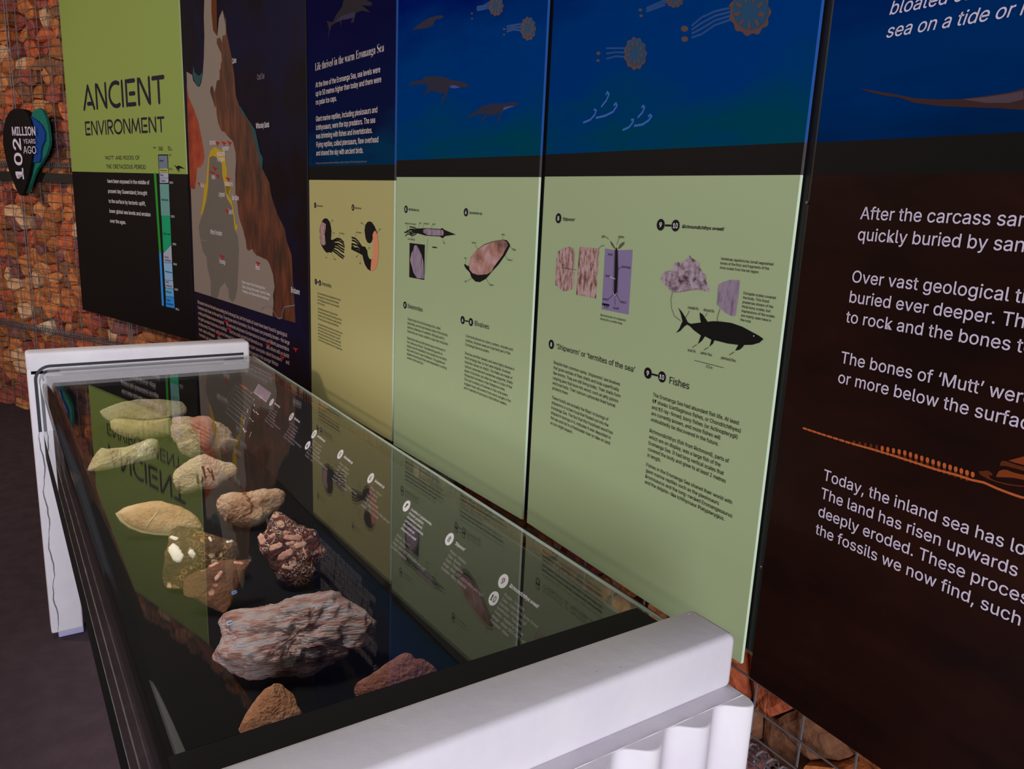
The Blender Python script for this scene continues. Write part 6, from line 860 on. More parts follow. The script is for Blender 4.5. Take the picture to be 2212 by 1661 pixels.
# ------------------------------------------------------------------ fossils
ROCK = {
'plate': {'P': [-2.6541, 0.3748, 0.8054], 'u': [0.13984, 0.99017, -0.0], 'w': [0.95851, -0.13537, 0.25085], 'o': [(-0.1232, 0.0102), (-0.1107, 0.0168), (-0.0836, 0.0262), (-0.0518, 0.0353), (-0.0108, 0.039), (0.035, 0.0366), (0.0814, 0.0306), (0.1141, 0.0233), (0.1275, 0.0069), (0.129, -0.0086), (0.1261, -0.0162), (0.0972, -0.0231), (0.0731, -0.0329), (0.0309, -0.0374), (-0.015, -0.0364), (-0.0602, -0.0354), (-0.0975, -0.0251), (-0.1123, -0.0116), (-0.1215, 0.0014)], 'df': 0.013, 'db': 0.0223},
'tube': {'P': [-2.5998, 0.3556, 0.7688], 'u': [0.13551, 0.99078, -0.0], 'w': [0.95441, -0.13053, 0.26845], 'o': [(-0.0844, 0.025), (-0.0709, 0.0333), (-0.0512, 0.0318), (-0.0249, 0.0266), (0.0084, 0.0216), (0.0423, 0.0208), (0.0676, 0.0222), (0.0885, 0.0244), (0.09, 0.0041), (0.0876, -0.0297), (0.0631, -0.0352), (0.0275, -0.0389), (-0.0062, -0.0374), (-0.0283, -0.0336), (-0.0499, -0.0243), (-0.0669, -0.0131), (-0.0814, 0.0016)], 'df': 0.0263, 'db': 0.0263},
'cluster': {'P': [-2.3349, 0.4873, 0.7921], 'u': [0.20429, 0.97891, -0.0], 'w': [0.93845, -0.19585, 0.28454], 'o': [(-0.0871, 0.0627), (-0.0657, 0.0673), (-0.0445, 0.065), (-0.0233, 0.0568), (-0.0018, 0.0533), (0.0285, 0.048), (0.0522, 0.0372), (0.0694, 0.0245), (0.0798, 0.0073), (0.0835, -0.0094), (0.0978, -0.0139), (0.0938, -0.029), (0.0798, -0.0421), (0.0595, -0.0524), (0.0327, -0.0609), (0.0064, -0.0625), (-0.017, -0.0538), (-0.0429, -0.0553), (-0.0595, -0.0437), (-0.0716, -0.029), (-0.0794, -0.0101), (-0.0872, 0.0065), (-0.0883, 0.0318)], 'df': 0.0369, 'db': 0.0369},
'cylinder': {'P': [-2.3375, 0.2728, 0.7699], 'u': [0.11591, 0.99326, -0.0], 'w': [0.94865, -0.1107, 0.29632], 'o': [(-0.0915, -0.0356), (-0.0859, -0.0209), (-0.0782, -0.0043), (-0.0675, 0.0121), (-0.0541, 0.0251), (-0.0398, 0.0193), (-0.0121, 0.0199), (0.0119, 0.0221), (0.0405, 0.0283), (0.0594, 0.0366), (0.0758, 0.0374), (0.0888, 0.0305), (0.0898, 0.0146), (0.0898, -0.0012), (0.0847, -0.0165), (0.0577, -0.0227), (0.0169, -0.0285), (-0.0234, -0.0353), (-0.0628, -0.0398), (-0.0821, -0.0377)], 'df': 0.027, 'db': 0.024},
'wedge': {'P': [-2.0556, 0.4264, 0.778], 'u': [0.20313, 0.97915, -0.0], 'w': [0.92593, -0.19209, 0.32521], 'o': [(-0.0772, 0.0027), (-0.071, 0.0165), (-0.0555, 0.0275), (-0.036, 0.0383), (-0.0164, 0.0502), (0.0029, 0.0509), (0.02, 0.0423), (0.0354, 0.036), (0.0468, 0.0289), (0.0645, 0.0265), (0.0779, 0.017), (0.083, 0.0062), (0.0789, -0.004), (0.0647, -0.0132), (0.0445, -0.024), (0.0324, -0.0343), (0.0126, -0.0408), (-0.0162, -0.0393), (-0.026, -0.0446), (-0.0452, -0.0489), (-0.0603, -0.0475), (-0.0709, -0.0303), (-0.0768, -0.0136)], 'df': 0.0208, 'db': 0.025},
'loaf': {'P': [-1.8274, 0.279, 0.7685], 'u': [0.15095, 0.98854, -0.0], 'w': [0.91919, -0.14036, 0.36794], 'o': [(-0.0873, 0.0236), (-0.0714, 0.0332), (-0.0463, 0.0383), (-0.0146, 0.04), (0.0024, 0.0385), (0.0234, 0.0314), (0.0446, 0.022), (0.0634, 0.008), (0.0779, -0.0078), (0.0868, -0.0254), (0.0904, -0.0376), (0.0672, -0.0393), (0.041, -0.0406), (0.0153, -0.0384), (-0.0121, -0.0325), (-0.039, -0.0245), (-0.0632, -0.0111), (-0.079, 0.0045), (-0.0846, 0.0154)], 'df': 0.0191, 'db': 0.0191},
'nodule': {'P': [-1.7823, 0.4691, 0.7764], 'u': [0.25453, 0.96707, -0.0], 'w': [0.90016, -0.23692, 0.36548], 'o': [(-0.0765, 0.0206), (-0.0695, 0.0331), (-0.0469, 0.0374), (-0.0127, 0.0385), (0.0288, 0.0404), (0.0615, 0.0412), (0.0776, 0.0333), (0.0807, 0.0184), (0.0767, 0.0066), (0.0645, -0.0082), (0.0524, -0.0181), (0.0404, -0.0315), (0.0169, -0.0439), (-0.0084, -0.0477), (-0.0287, -0.0447), (-0.042, -0.0365), (-0.0598, -0.0279), (-0.0684, -0.0131), (-0.0758, 0.004)], 'df': 0.0252, 'db': 0.0294},
'block': {'P': [-1.5479, 0.295, 0.7908], 'u': [0.18722, 0.98232, -0.0], 'w': [0.89577, -0.17072, 0.41044], 'o': [(-0.0336, 0.0619), (-0.0186, 0.0602), (-0.0019, 0.0523), (0.0188, 0.0448), (0.0376, 0.0355), (0.0565, 0.0261), (0.0738, 0.02), (0.0832, 0.0117), (0.0824, -0.0026), (0.0772, -0.0264), (0.0526, -0.0495), (0.0232, -0.0616), (-0.0091, -0.065), (-0.0258, -0.0627), (-0.0423, -0.0603), (-0.055, -0.0556), (-0.0599, -0.0383), (-0.0582, -0.0189), (-0.0543, 0.0103), (-0.0481, 0.0255), (-0.0455, 0.0432), (-0.0395, 0.0545)], 'df': 0.024, 'db': 0.0267},
'chip': {'P': [-1.4257, 0.306, 0.7852], 'u': [0.20984, 0.97773, -0.0], 'w': [0.87792, -0.18842, 0.44018], 'o': [(-0.0583, 0.0071), (-0.0519, 0.0156), (-0.0322, 0.0225), (-0.0142, 0.0269), (-0.0049, 0.0342), (0.0098, 0.0401), (0.0224, 0.0377), (0.0444, 0.0351), (0.0657, 0.0345), (0.0603, 0.0207), (0.0502, 0.0028), (0.0381, -0.0202), (0.0279, -0.0452), (0.0128, -0.0598), (0.004, -0.0549), (-0.0151, -0.043), (-0.0358, -0.0273), (-0.0565, -0.0172), (-0.0587, -0.0058)], 'df': 0.0172, 'db': 0.0172},
'shelly': {'P': [-1.4575, 0.4702, 0.7996], 'u': [0.30702, 0.9517, -0.0], 'w': [0.86548, -0.2792, 0.41592], 'o': [(-0.0388, 0.0831), (-0.0309, 0.0816), (-0.0112, 0.067), (0.0066, 0.0536), (0.0206, 0.0465), (0.0386, 0.0372), (0.0465, 0.0284), (0.0503, 0.0179), (0.0521, 0.0075), (0.062, -0.0014), (0.0659, -0.0078), (0.0576, -0.0174), (0.0413, -0.0243), (0.035, -0.034), (0.0418, -0.0426), (0.0385, -0.0564), (0.0243, -0.0693), (0.0043, -0.0746), (-0.0134, -0.0722), (-0.0211, -0.0636), (-0.0366, -0.0504), (-0.0462, -0.0357), (-0.0538, -0.0172), (-0.0692, 0.002), (-0.073, 0.0163), (-0.0709, 0.0322), (-0.059, 0.0415), (-0.053, 0.0574)], 'df': 0.0246, 'db': 0.0295},
'log': {'P': [-1.1596, 0.3713, 0.7929], 'u': [0.30495, 0.95237, -0.0], 'w': [0.82355, -0.2637, 0.50222], 'o': [(-0.1135, 0.0424), (-0.1052, 0.0468), (-0.0846, 0.0515), (-0.052, 0.0539), (-0.0255, 0.0562), (0.0013, 0.062), (0.0284, 0.0657), (0.0489, 0.0681), (0.0641, 0.0688), (0.0723, 0.0647), (0.0761, 0.0555), (0.0884, 0.0509), (0.1006, 0.0416), (0.1167, 0.0279), (0.1232, 0.0163), (0.1313, 0.0088), (0.1305, -0.0074), (0.1257, -0.0204), (0.1198, -0.0292), (0.1057, -0.0357), (0.0935, -0.0318), (0.0795, -0.0436), (0.0602, -0.0533), (0.0454, -0.0543), (0.032, -0.0581), (0.0094, -0.0665), (-0.0102, -0.0631), (-0.0271, -0.0638), (-0.0553, -0.0638), (-0.0757, -0.059), (-0.0909, -0.0535), (-0.1048, -0.0445), (-0.1136, -0.0347), (-0.1225, -0.0236), (-0.1265, -0.0143), (-0.1239, -0.0031), (-0.1177, 0.0065), (-0.1165, 0.0219), (-0.1179, 0.035)], 'df': 0.0473, 'db': 0.0442},
'spike': {'P': [-1.0308, 0.2966, 0.7655], 'u': [0.27651, 0.96101, -0.0], 'w': [0.7929, -0.22814, 0.56503], 'o': [(-0.0511, -0.0245), (-0.0411, -0.006), (-0.0302, 0.0082), (-0.0192, 0.0213), (-0.0137, 0.0272), (-0.0035, 0.0299), (0.0, 0.0328), (0.0123, 0.0306), (0.0175, 0.0232), (0.0283, 0.0164), (0.0308, 0.0093), (0.0318, -0.0015), (0.0388, -0.0163), (0.0417, -0.0319), (0.0196, -0.0405), (-0.0139, -0.0408), (-0.0441, -0.0339)], 'df': 0.0141, 'db': 0.0156},
'redrock': {'P': [-1.0273, 0.4869, 0.7609], 'u': [0.42827, 0.90365, -0.0], 'w': [0.75762, -0.35906, 0.54505], 'o': [(-0.0636, -0.0233), (-0.0603, -0.0121), (-0.0515, -0.006), (-0.0366, -0.0001), (-0.0202, 0.0108), (-0.0067, 0.0205), (0.007, 0.0288), (0.0161, 0.0326), (0.0254, 0.0296), (0.0324, 0.0213), (0.0455, 0.0216), (0.0594, 0.0123), (0.0693, 0.001), (0.07, -0.0114), (0.0394, -0.0217), (-0.0134, -0.0324), (-0.0462, -0.0353), (-0.0597, -0.0326)], 'df': 0.0124, 'db': 0.0148},
'ball': {'P': [-2.3145, 0.4823, 0.8188], 'u': [0.20399, 0.97897, -0.0], 'w': [0.9407, -0.19602, 0.27687], 'o': [(-0.0344, 0.0269), (-0.0264, 0.0402), (-0.0135, 0.0441), (0.0037, 0.0443), (0.0186, 0.04), (0.0289, 0.029), (0.0346, 0.0089), (0.0326, -0.0141), (0.0262, -0.0368), (0.0147, -0.0544), (0.0015, -0.0604), (-0.0108, -0.048), (-0.0185, -0.0268), (-0.024, -0.0058), (-0.0318, 0.013)], 'df': 0.0269, 'db': 0.0149}
}
def rock_mesh(g, N=120, rings=18, amp=0.004, freq=35, seed=0, planes=0, pw=1.0, ridge=None, flat=0.0):
    o = [Vector(p) for p in g['o']]; L = [0]
    for i in range(len(o)): L.append(L[-1] + (o[(i + 1) % len(o)] - o[i]).length)
    P = []
    for k in range(N):
        t = L[-1] * k / N; i = max(j for j in range(len(o)) if L[j] <= t); P.append(o[i].lerp(o[(i + 1) % len(o)], (t - L[i]) / (L[i + 1] - L[i])))
    P = [(P[k - 1] + P[k] * 2 + P[(k + 1) % N]) / 4 for k in range(N)]
    c = sum(P, Vector((0, 0))) / N; R = random.Random(seed); V, F = [], []
    def push(q, w):
        v = Vector((q.x, q.y, w)); s = Vector((seed * 3.1, seed * 1.7, 0))
        d = noise.fractal(v * freq + s, 0.7, 2.2, 6) * amp * 1.3 - abs(noise.noise(v * freq * 1.7 + s)) * amp * 0.9
        if ridge: d += ridge * min(1.0, (q - c).length / 0.035) * noise.noise(Vector((v.x * 9 * freq / 35, v.y * 95, w * 60)) + s)
        r = (q - c); rad = Vector((r.x, r.y, w)).normalized() if (r.length + abs(w)) > 1e-6 else Vector((0, 0, 1))
        rad = Vector((rad.x * 0.45, rad.y * 0.45, rad.z)); V.append(v + rad * d)
    for r in range(rings):
        ph = math.pi / 2 * r / rings
        for p in P: push(c + (p - c) * math.cos(ph) ** pw, g['df'] * math.sin(ph))
    push(c, g['df']); ct = len(V) - 1
    bk = len(V)
    for r in range(1, 6):
        ph = math.pi / 2 * r / 6
        for p in P: push(c + (p - c) * math.cos(ph), -g['db'] * math.sin(ph))
    push(c, -g['db']); cb = len(V) - 1
    for _ in range(planes):         # knap flat facets off the visible side
        a = R.uniform(0, 2 * math.pi); tl = R.uniform(0.25, 0.9); n = Vector((math.cos(a) * tl, math.sin(a) * tl, 1)).normalized()
        mx = max(n.dot(v) for v in V); cut = mx - R.uniform(0.18, 0.40) * g['df']
        for k in range(len(V)):
            e = n.dot(V[k]) - cut
            if e > 0: V[k] = V[k] - n * e * 0.93
    for r in range(rings - 1):
        for k in range(N): F.append((r * N + k, r * N + (k + 1) % N, (r + 1) * N + (k + 1) % N, (r + 1) * N + k))
    for k in range(N): F.append(((rings - 1) * N + k, (rings - 1) * N + (k + 1) % N, ct))
    for k in range(N): F.append((k, bk + k, bk + (k + 1) % N, (k + 1) % N))
    for r in range(4):
        for k in range(N): F.append((bk + r * N + k, bk + (r + 1) * N + k, bk + (r + 1) * N + (k + 1) % N, bk + r * N + (k + 1) % N))
    for k in range(N): F.append((bk + 4 * N + k, cb, bk + 4 * N + (k + 1) % N))
    return V, F
def rock_mx(g):
    u = Vector(g['u']); w = Vector(g['w']); v = w.cross(u); p = g['P']
    return Matrix(((u.x, v.x, w.x, p[0]), (u.y, v.y, w.y, p[1]), (u.z, v.z, w.z, p[2]), (0, 0, 0, 1)))
def rockmat(name, ramp, scale, stretch=None, bump=0.8, bscale=150, rough=0.75, shells=None, gam=0.8):
    ramp = [(p, tuple(min(255, int(255 * (x / 255) ** gam)) for x in c)) for p, c in ramp]
    m = mat(name, ramp[0][1], rough, spec=0.3, ramp=ramp, noise_scale=scale, stretch=stretch, bump=bump, bump_scale=bscale, detail=6)
    if shells:      # pale shell fragments scattered in the matrix
        nt = m.node_tree; N = nt.nodes; K = nt.links; b = N['Principled BSDF']; old = b.inputs['Base Color'].links[0].from_socket
        tc = N.new('ShaderNodeTexCoord'); n = N.new('ShaderNodeTexNoise'); n.inputs['Scale'].default_value = 28; n.inputs['Detail'].default_value = 2; K.new(tc.outputs['Object'], n.inputs['Vector'])
        va = N.new('ShaderNodeVectorMath'); va.operation = 'MULTIPLY_ADD'; va.inputs[1].default_value = (0.028,) * 3; K.new(n.outputs['Color'], va.inputs[0]); K.new(tc.outputs['Object'], va.inputs[2])
        cur = old
        for sc, th0, w, c, mk in shells:
            vo = N.new('ShaderNodeTexVoronoi'); vo.inputs['Scale'].default_value = sc; K.new(va.outputs[0], vo.inputs['Vector'])
            r = N.new('ShaderNodeValToRGB'); K.new(vo.outputs['Distance'], r.inputs['Fac'])
            es = [(max(th0 - w, 0), (0, 0, 0, 1)), (th0, (1, 1, 1, 1)), (th0 + w, (0, 0, 0, 1))] if mk == 'ring' else [(th0, (1, 1, 1, 1)), (th0 + w, (0, 0, 0, 1))]
            while len(r.color_ramp.elements) < len(es): r.color_ramp.elements.new(0.5)
            for e, (p, q) in zip(r.color_ramp.elements, es): e.position = p; e.color = q
            n3 = N.new('ShaderNodeTexNoise'); n3.inputs['Scale'].default_value = 16; n3.inputs['Detail'].default_value = 1; K.new(tc.outputs['Object'], n3.inputs['Vector'])
            r3 = N.new('ShaderNodeValToRGB'); r3.color_ramp.elements[0].position = 0.42; r3.color_ramp.elements[1].position = 0.52; K.new(n3.outputs['Fac'], r3.inputs['Fac'])
            mu = N.new('ShaderNodeMath'); mu.operation = 'MULTIPLY'; K.new(r.outputs['Color'], mu.inputs[0]); K.new(r3.outputs['Color'], mu.inputs[1])
            mx = N.new('ShaderNodeMix'); mx.data_type = 'RGBA'; K.new(mu.outputs[0], mx.inputs[0]); K.new(cur, mx.inputs[6]); mx.inputs[7].default_value = lin(c); cur = mx.outputs[2]
        K.new(cur, b.inputs['Base Color'])
    return m
CREAM = [(0.30, (150, 112, 70)), (0.45, (196, 166, 116)), (0.6, (206, 182, 140)), (0.75, (186, 120, 84))]
def rock(key, name, label, cat, m, smooth=True, **kw):
    g = ROCK[key]; V, F = rock_mesh(g, **kw); o = obj(name, V, F, m, smooth=smooth); o.matrix_world = rock_mx(g); tag(o, label, cat, 'fossils in the display case'); return o
def sticker(o, u, v, wd, ht, rgb, ang, lines):
    w = front_w(o, u, v) + 0.0012; c, s = math.cos(ang), math.sin(ang); n = 20; V = []
    for k in range(n):
        t = 2 * math.pi * k / n; x = wd / 2 * math.copysign(abs(math.cos(t)) ** 0.5, math.cos(t)); y = ht / 2 * math.copysign(abs(math.sin(t)) ** 0.5, math.sin(t)); V.append((u + x * c - y * s, v + x * s + y * c, w))
    V += [(x, y, w - 0.004) for x, y, _ in V]
    st = obj('label_sticker', V, [tuple(range(n))] + [(k, n + k, n + (k + 1) % n, (k + 1) % n) for k in range(n)], mat('sticker_%d' % rgb[0], rgb, 0.5), o)
    V2, F2 = [], []
    for i in range(4):
        x = -wd * 0.3 + wd * 0.2 * i; stroke = [(x, -ht * .2), (x + wd * .05, ht * .2), (x + wd * .1, -ht * .1)]
        T_, G_ = [], []; stroke_mesh([stroke], 0.0008, 0, T_, G_); b = len(V2); V2 += [(u + p * c - q * s, v + p * s + q * c, w + 0.0005) for p, _, q in T_]; F2 += [tuple(b + k for k in f) for f in G_]
    obj('number_ink', V2, F2, mat('sticker_ink', (60, 70, 110), 0.6), st)
def front_w(o, u, v):       # height of the visible side at a local point
    return max((p.co.z for p in o.data.vertices if abs(p.co.x - u) < 0.008 and abs(p.co.y - v) < 0.008), default=0)
# heteromorph ammonite: plate with a thick coiled tube
mp_ = rockmat('cream_sandstone', CREAM, 24)
am = rock('plate', 'ammonite_fossil', 'large cream ammonite with thick curved tube on flat slab at far end of case', 'fossil', mp_, amp=0.004, freq=30, seed=1, pw=0.55)
tb = ROCK['tube']; V, F = rock_mesh(tb, amp=0.0012, freq=40, seed=2)
ribs = []
for v in V: r_ = 0.0012 * math.sin(v.x * 420); ribs.append(Vector((v.x, v.y, v.z + (r_ if v.z > 0 else 0))))
t_o = obj('coiled_tube', ribs, F, rockmat('tube_yellow', [(0.3, (182, 140, 86)), (0.5, (208, 172, 112)), (0.7, (214, 184, 130))], 18, bump=0.3), am, smooth=True)
t_o.matrix_parent_inverse = rock_mx(ROCK['plate']).inverted(); t_o.matrix_world = rock_mx(tb)
cl = rock('cluster', 'shell_rock', 'pinkish cream rock with a ribbed red shell ball bulging from it', 'fossil', rockmat('pink_cream_rock', [(0.3, (160, 104, 80)), (0.46, (202, 164, 126)), (0.62, (200, 158, 128)), (0.75, (186, 110, 90))], 26), amp=0.009, freq=26, seed=3)
g = ROCK['ball']; V, F = rock_mesh(g, amp=0.0008, freq=60, seed=4)
V = [Vector((v.x, v.y, v.z + 0.0009 * math.sin((v.x * 0.6 + v.y) * 520))) for v in V]
b_o = obj('shell_ball', V, F, rockmat('red_shell', [(0.3, (176, 92, 72)), (0.55, (192, 122, 96)), (0.75, (198, 146, 120))], 20, bump=0.4), cl, smooth=True)
b_o.matrix_parent_inverse = rock_mx(ROCK['cluster']).inverted(); b_o.matrix_world = rock_mx(g)
cy = rock('cylinder', 'ammonite_fossil', 'short cream log-shaped fossil with shiny end, by the glass front', 'fossil', mp_, amp=0.003, freq=40, seed=5)
g = dict(ROCK['cylinder']); oo = [p for p in g['o'] if p[0] > -0.005]; g2 = dict(g); g2['o'] = [(x * 1.012, y * 1.03) for x, y in oo]; g2['df'] = g['df'] * 1.06; g2['db'] = g['db'] * 1.02
V, F = rock_mesh(g2, amp=0.002, freq=45, seed=6)
sh = mat('plastic_wrap_gloss', (205, 190, 160), 0.18, spec=0.8, rgb2=(182, 160, 118), noise_scale=40, bump=0.6, bump_scale=60)
w_o = obj('plastic_wrap', V, F, sh, cy, smooth=True); w_o['label'] = 'shiny plastic wrap around one end'  # opaque sleeve standing in for the glossy plastic wrap
rock('wedge', 'sandstone_fossil', 'cream wedge rock with short dark belemnite slots on top', 'fossil', rockmat('tan_wedge', [(0.3, (166, 124, 94)), (0.5, (202, 166, 132)), (0.7, (196, 150, 124))], 20), amp=0.004, freq=30, seed=7, pw=0.6)
wd = bpy.data.objects['sandstone_fossil']
def surf_z(o, u, v):
    if o.name not in SURF: SURF[o.name] = [p.co.copy() for p in o.data.vertices if p.co.z > -0.001]
    near_ = sorted(SURF[o.name], key=lambda p: (p.x - u) ** 2 + (p.y - v) ** 2)[:4]
    ws = [1 / (1e-7 + (p.x - u) ** 2 + (p.y - v) ** 2) for p in near_]
    return sum(p.z * w for p, w in zip(near_, ws)) / sum(ws)
SURF = {}
def surf_strip(o, name, pts, r, m, dome=0.0012):
    # a thin irregular lens that follows the surface of the rock
    c = Vector((sum(p[0] for p in pts) / len(pts), sum(p[1] for p in pts) / len(pts))); P = [Vector(p) for p in pts]; n = 28; rr_s = random.Random(int(abs(c.x * 7e5)) + 3)
    def inside(q):
        best = 1e9
        for k in range(len(P) - 1):
            d = P[k + 1] - P[k]; f_ = max(0, min(1, (q - P[k]).dot(d) / max(d.length_squared, 1e-12))); best = min(best, (q - P[k] - d * f_).length)
        return best <= r
    V, F = [], []; rad = []
    for k in range(n):
        a = 2 * math.pi * k / n; e = Vector((math.cos(a), math.sin(a))); L_ = 0.0
        while L_ < 0.08 and (inside(c + e * (L_ + 0.0004)) or L_ == 0): L_ += 0.0004
        rad.append(L_ * rr_s.uniform(0.86, 1.08))
    for s_, h_ in ((1.0, -0.0012), (0.97, 0.0005), (0.7, 0.0005 + dome * 0.7), (0.3, 0.0005 + dome)):
        for k in range(n):
            a = 2 * math.pi * k / n; q = c + Vector((math.cos(a), math.sin(a))) * rad[k] * s_; V.append((q.x, q.y, surf_z(o, q.x, q.y) + h_))
    V.append((c.x, c.y, surf_z(o, c.x, c.y) + 0.0005 + dome))
    for g_ in range(3):
        for k in range(n): F.append((g_ * n + k, g_ * n + (k + 1) % n, (g_ + 1) * n + (k + 1) % n, (g_ + 1) * n + k))
    for k in range(n): F.append((3 * n + k, 3 * n + (k + 1) % n, 4 * n))
    return obj(name, V, F, m, o, smooth=True)
def surf_ribbon(o, name, pts, r, m):
    path = []
    for k in range(len(pts) - 1):
        for q in range(5): f_ = q / 5; path.append(Vector((pts[k][0] * (1 - f_) + pts[k + 1][0] * f_, pts[k][1] * (1 - f_) + pts[k + 1][1] * f_)))
    path.append(Vector(pts[-1])); V, F = [], []
    for k, p in enumerate(path):
        d = (path[min(k + 1, len(path) - 1)] - path[max(k - 1, 0)]).normalized(); nn_ = Vector((-d.y, d.x)); w_ = r * (0.75 + 0.3 * math.sin(k * 1.3))
        for s_, h_ in ((-1, -0.001), (-0.8, 0.0006), (0, 0.001), (0.8, 0.0006), (1, -0.001)): q = p + nn_ * w_ * s_; V.append((q.x, q.y, surf_z(o, q.x, q.y) + h_))
    for k in range(len(path) - 1):
        for s_ in range(4): F.append((k * 5 + s_, k * 5 + s_ + 1, k * 5 + s_ + 6, k * 5 + s_ + 5))
    return obj(name, V, F, m, o, smooth=True)
for pts, r in [([(-0.0041, 0.0204), (0.0025, -0.008)], 0.0032), ([(0.0168, 0.0094), (0.0214, -0.0179)], 0.0028), ([(-0.0052, -0.0073), (-0.0087, -0.0215)], 0.0022), ([(-0.0175, -0.0022), (-0.0164, -0.0208)], 0.0036), ([(0.0073, 0.0143), (0.0145, 0.0013)], 0.0020)]: surf_strip(wd, 'belemnite_slot', pts, r, mat('slot_brown', (84, 52, 38), 0.9), 0.0002)
rock('loaf', 'bivalve_fossil', 'smooth orange-brown lens-shaped fossil with pale rim in the middle of the case', 'fossil', rockmat('loaf_brown', [(0.3, (156, 104, 66)), (0.5, (188, 136, 92)), (0.68, (196, 154, 114))], 12, bump=0.4), amp=0.0022, freq=25, seed=8, pw=0.65)
lf = bpy.data.objects['bivalve_fossil']
ol = [Vector(p) for p in ROCK['loaf']['o']]; paths = []
lo_ = ol[13:] + ol[:1]; lo_ = [p * 0.985 for p in lo_]
V, F = tube_mesh([[(p.x * 0.985, p.y * 0.985, 0.002) for p in ol[10:] + ol[:1]]], 0.0045, 8); obj('pale_rim', V, F, mat('rim_pale', (200, 170, 128), 0.8, rgb2=(176, 150, 116), noise_scale=60, bump=0.6), lf, smooth=True)
surf_ribbon(lf, 'pale_seam', [(-0.030, -0.016), (-0.020, -0.004), (-0.010, 0.008), (0.000, 0.017)], 0.0028, MATS['rim_pale'])
nd = rock('nodule', 'nodule_fossil', 'pale nodular rock with brown resin stripe behind the dark shelly block', 'fossil', rockmat('nodule_pale', [(0.32, (124, 80, 56)), (0.46, (178, 128, 94)), (0.6, (190, 148, 118)), (0.74, (206, 180, 164))], 18), amp=0.007, freq=30, seed=9)
surf_ribbon(nd, 'resin_stripe', [(-0.0151, 0.0363), (-0.0063, 0.0225), (0.0024, 0.0074), (0.0007, -0.0092), (-0.0166, -0.0185)], 0.0055, mat('resin_brown', (112, 66, 34), 0.45, rgb2=(140, 84, 44), noise_scale=60))
SHELLS = [(36, 0.30, 0.06, (214, 160, 138), 'blob'), (60, 0.42, 0.06, (196, 150, 128), 'ring'), (110, 0.36, 0.08, (226, 206, 196), 'ring'), (40, 0.16, 0.06, (200, 92, 44), 'blob')]
bk_ = rock('block', 'shell_rock', 'brown shell-studded block with smooth cut face behind the chip with blue sticker', 'fossil', rockmat('shelly_brown', [(0.3, (72, 50, 32)), (0.5, (92, 64, 40)), (0.7, (116, 74, 40))], 14, bump=0.5, gam=1.0, shells=[(40, 0.22, 0.07, (206, 176, 140), 'blob'), (80, 0.4, 0.06, (190, 140, 80), 'ring')]), smooth=False, amp=0.003, freq=30, seed=10, planes=4, pw=0.6)
ch = rock('chip', 'shell_rock', 'pointed olive-brown rock chip with blue number sticker', 'fossil', rockmat('chip_brown', [(0.3, (84, 54, 36)), (0.5, (106, 68, 44)), (0.7, (116, 74, 48))], 12, bump=0.5, gam=1.0, shells=[(45, 0.2, 0.07, (190, 130, 110), 'blob')]), smooth=False, amp=0.0025, freq=28, seed=11, planes=4, pw=0.6)
for pts, r in [([(-0.0373, 0.0161), (-0.0287, -0.0009)], 0.0110), ([(-0.0401, 0.0395), (-0.0309, 0.0354)], 0.0040), ([(-0.0059, 0.0063), (-0.0024, -0.0002)], 0.0060), ([(0.0296, 0.0303), (0.0323, 0.0249)], 0.0030), ([(0.062, 0.0183), (0.0718, 0.0192)], 0.0030)]: surf_strip(bk_, 'shell_fragment', pts, r, mat('shell_white', (222, 206, 188), 0.4))
for pts, r in [([(0.002, 0.0051), (0.0106, 0.0153)], 0.0040), ([(-0.0087, 0.029), (0.0059, 0.0348)], 0.0030), ([(0.0368, 0.0312), (0.0495, 0.0277)], 0.0030)]: surf_strip(ch, 'shell_fragment', pts, r, mat('shell_pink', (206, 158, 140), 0.5, rgb2=(184, 120, 100), noise_scale=90))
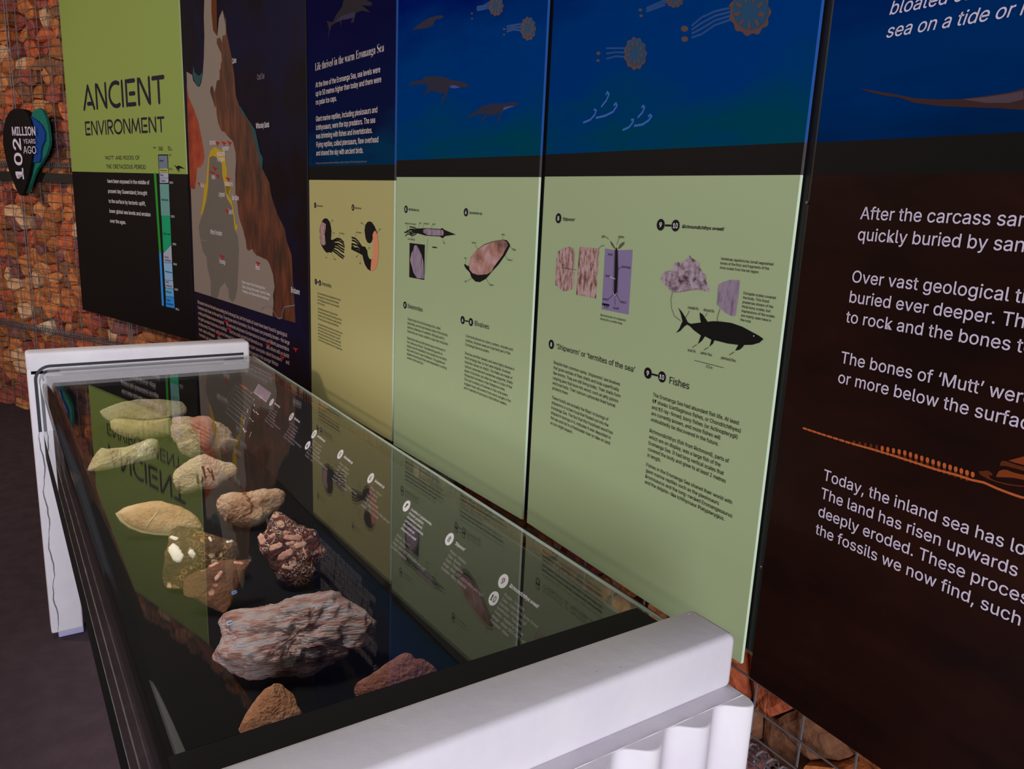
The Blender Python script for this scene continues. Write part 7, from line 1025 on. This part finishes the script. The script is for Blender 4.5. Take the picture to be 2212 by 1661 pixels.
sy_ = rock('shelly', 'shell_rock', 'dark rock crowded with pink and white shell fragments', 'fossil', rockmat('shelly_dark', [(0.35, (60, 28, 26)), (0.55, (86, 42, 34)), (0.7, (120, 64, 46))], 20, bump=0.9, gam=0.9, shells=SHELLS), smooth=False, amp=0.005, freq=32, seed=12, planes=3, pw=0.75)
for pts, r in [([(-0.0178, 0.0276), (0.0081, 0.0248)], 0.0060), ([(-0.0457, 0.0083), (-0.0299, 0.0132)], 0.0060), ([(-0.0282, -0.0111), (-0.0123, -0.0022)], 0.0080), ([(-0.0002, 0.0091), (0.0159, 0.012)], 0.0060), ([(-0.016, 0.0143), (-0.004, 0.0155)], 0.0040), ([(-0.0246, -0.0294), (-0.0089, -0.0346)], 0.0040), ([(-0.0474, 0.0306), (-0.0414, 0.0342)], 0.0040), ([(0.0137, 0.0041), (0.0214, -0.0148)], 0.0022), ([(-0.067, 0.0319), (-0.0632, 0.0216)], 0.0070)]: surf_strip(sy_, 'shell_fragment', pts, r, MATS['shell_pink'])
lg = rock('log', 'petrified_log', 'big grey-pink petrified log with wood grain, largest rock in the case', 'fossil', rockmat('log_grain', [(0.28, (104, 58, 50)), (0.42, (160, 104, 94)), (0.52, (182, 146, 140)), (0.62, (160, 146, 156)), (0.74, (196, 180, 182))], 30, stretch=(0.7, 3.4, 2.4), bump=1.0, bscale=90, gam=0.7), N=200, rings=34, amp=0.010, freq=26, seed=13, ridge=0.006)
sp_ = rock('spike', 'sandstone_fossil', 'small triangular orange rock nearest the front corner of the case', 'fossil', rockmat('spike_orange', [(0.3, (150, 82, 50)), (0.5, (178, 112, 78)), (0.66, (172, 116, 100))], 14), smooth=False, amp=0.003, freq=26, seed=14, planes=4)
rr_ = rock('redrock', 'sandstone_fossil', 'low reddish-brown rock right of the petrified log', 'fossil', rockmat('red_brown', [(0.3, (120, 64, 50)), (0.5, (142, 82, 66)), (0.7, (150, 98, 84))], 12), smooth=False, amp=0.004, freq=22, seed=15, planes=3)
def loc_of(key, px):       # local (u, v) of a marked spot on a rock, in metres
    return px
sticker(ch, 0.0325, -0.0233, 0.0095, 0.0065, (96, 140, 205), 0.35, 2)
sticker(lg, -0.1006, 0.0294, 0.0085, 0.0065, (200, 205, 225), 0.15, 2)
flush_text()
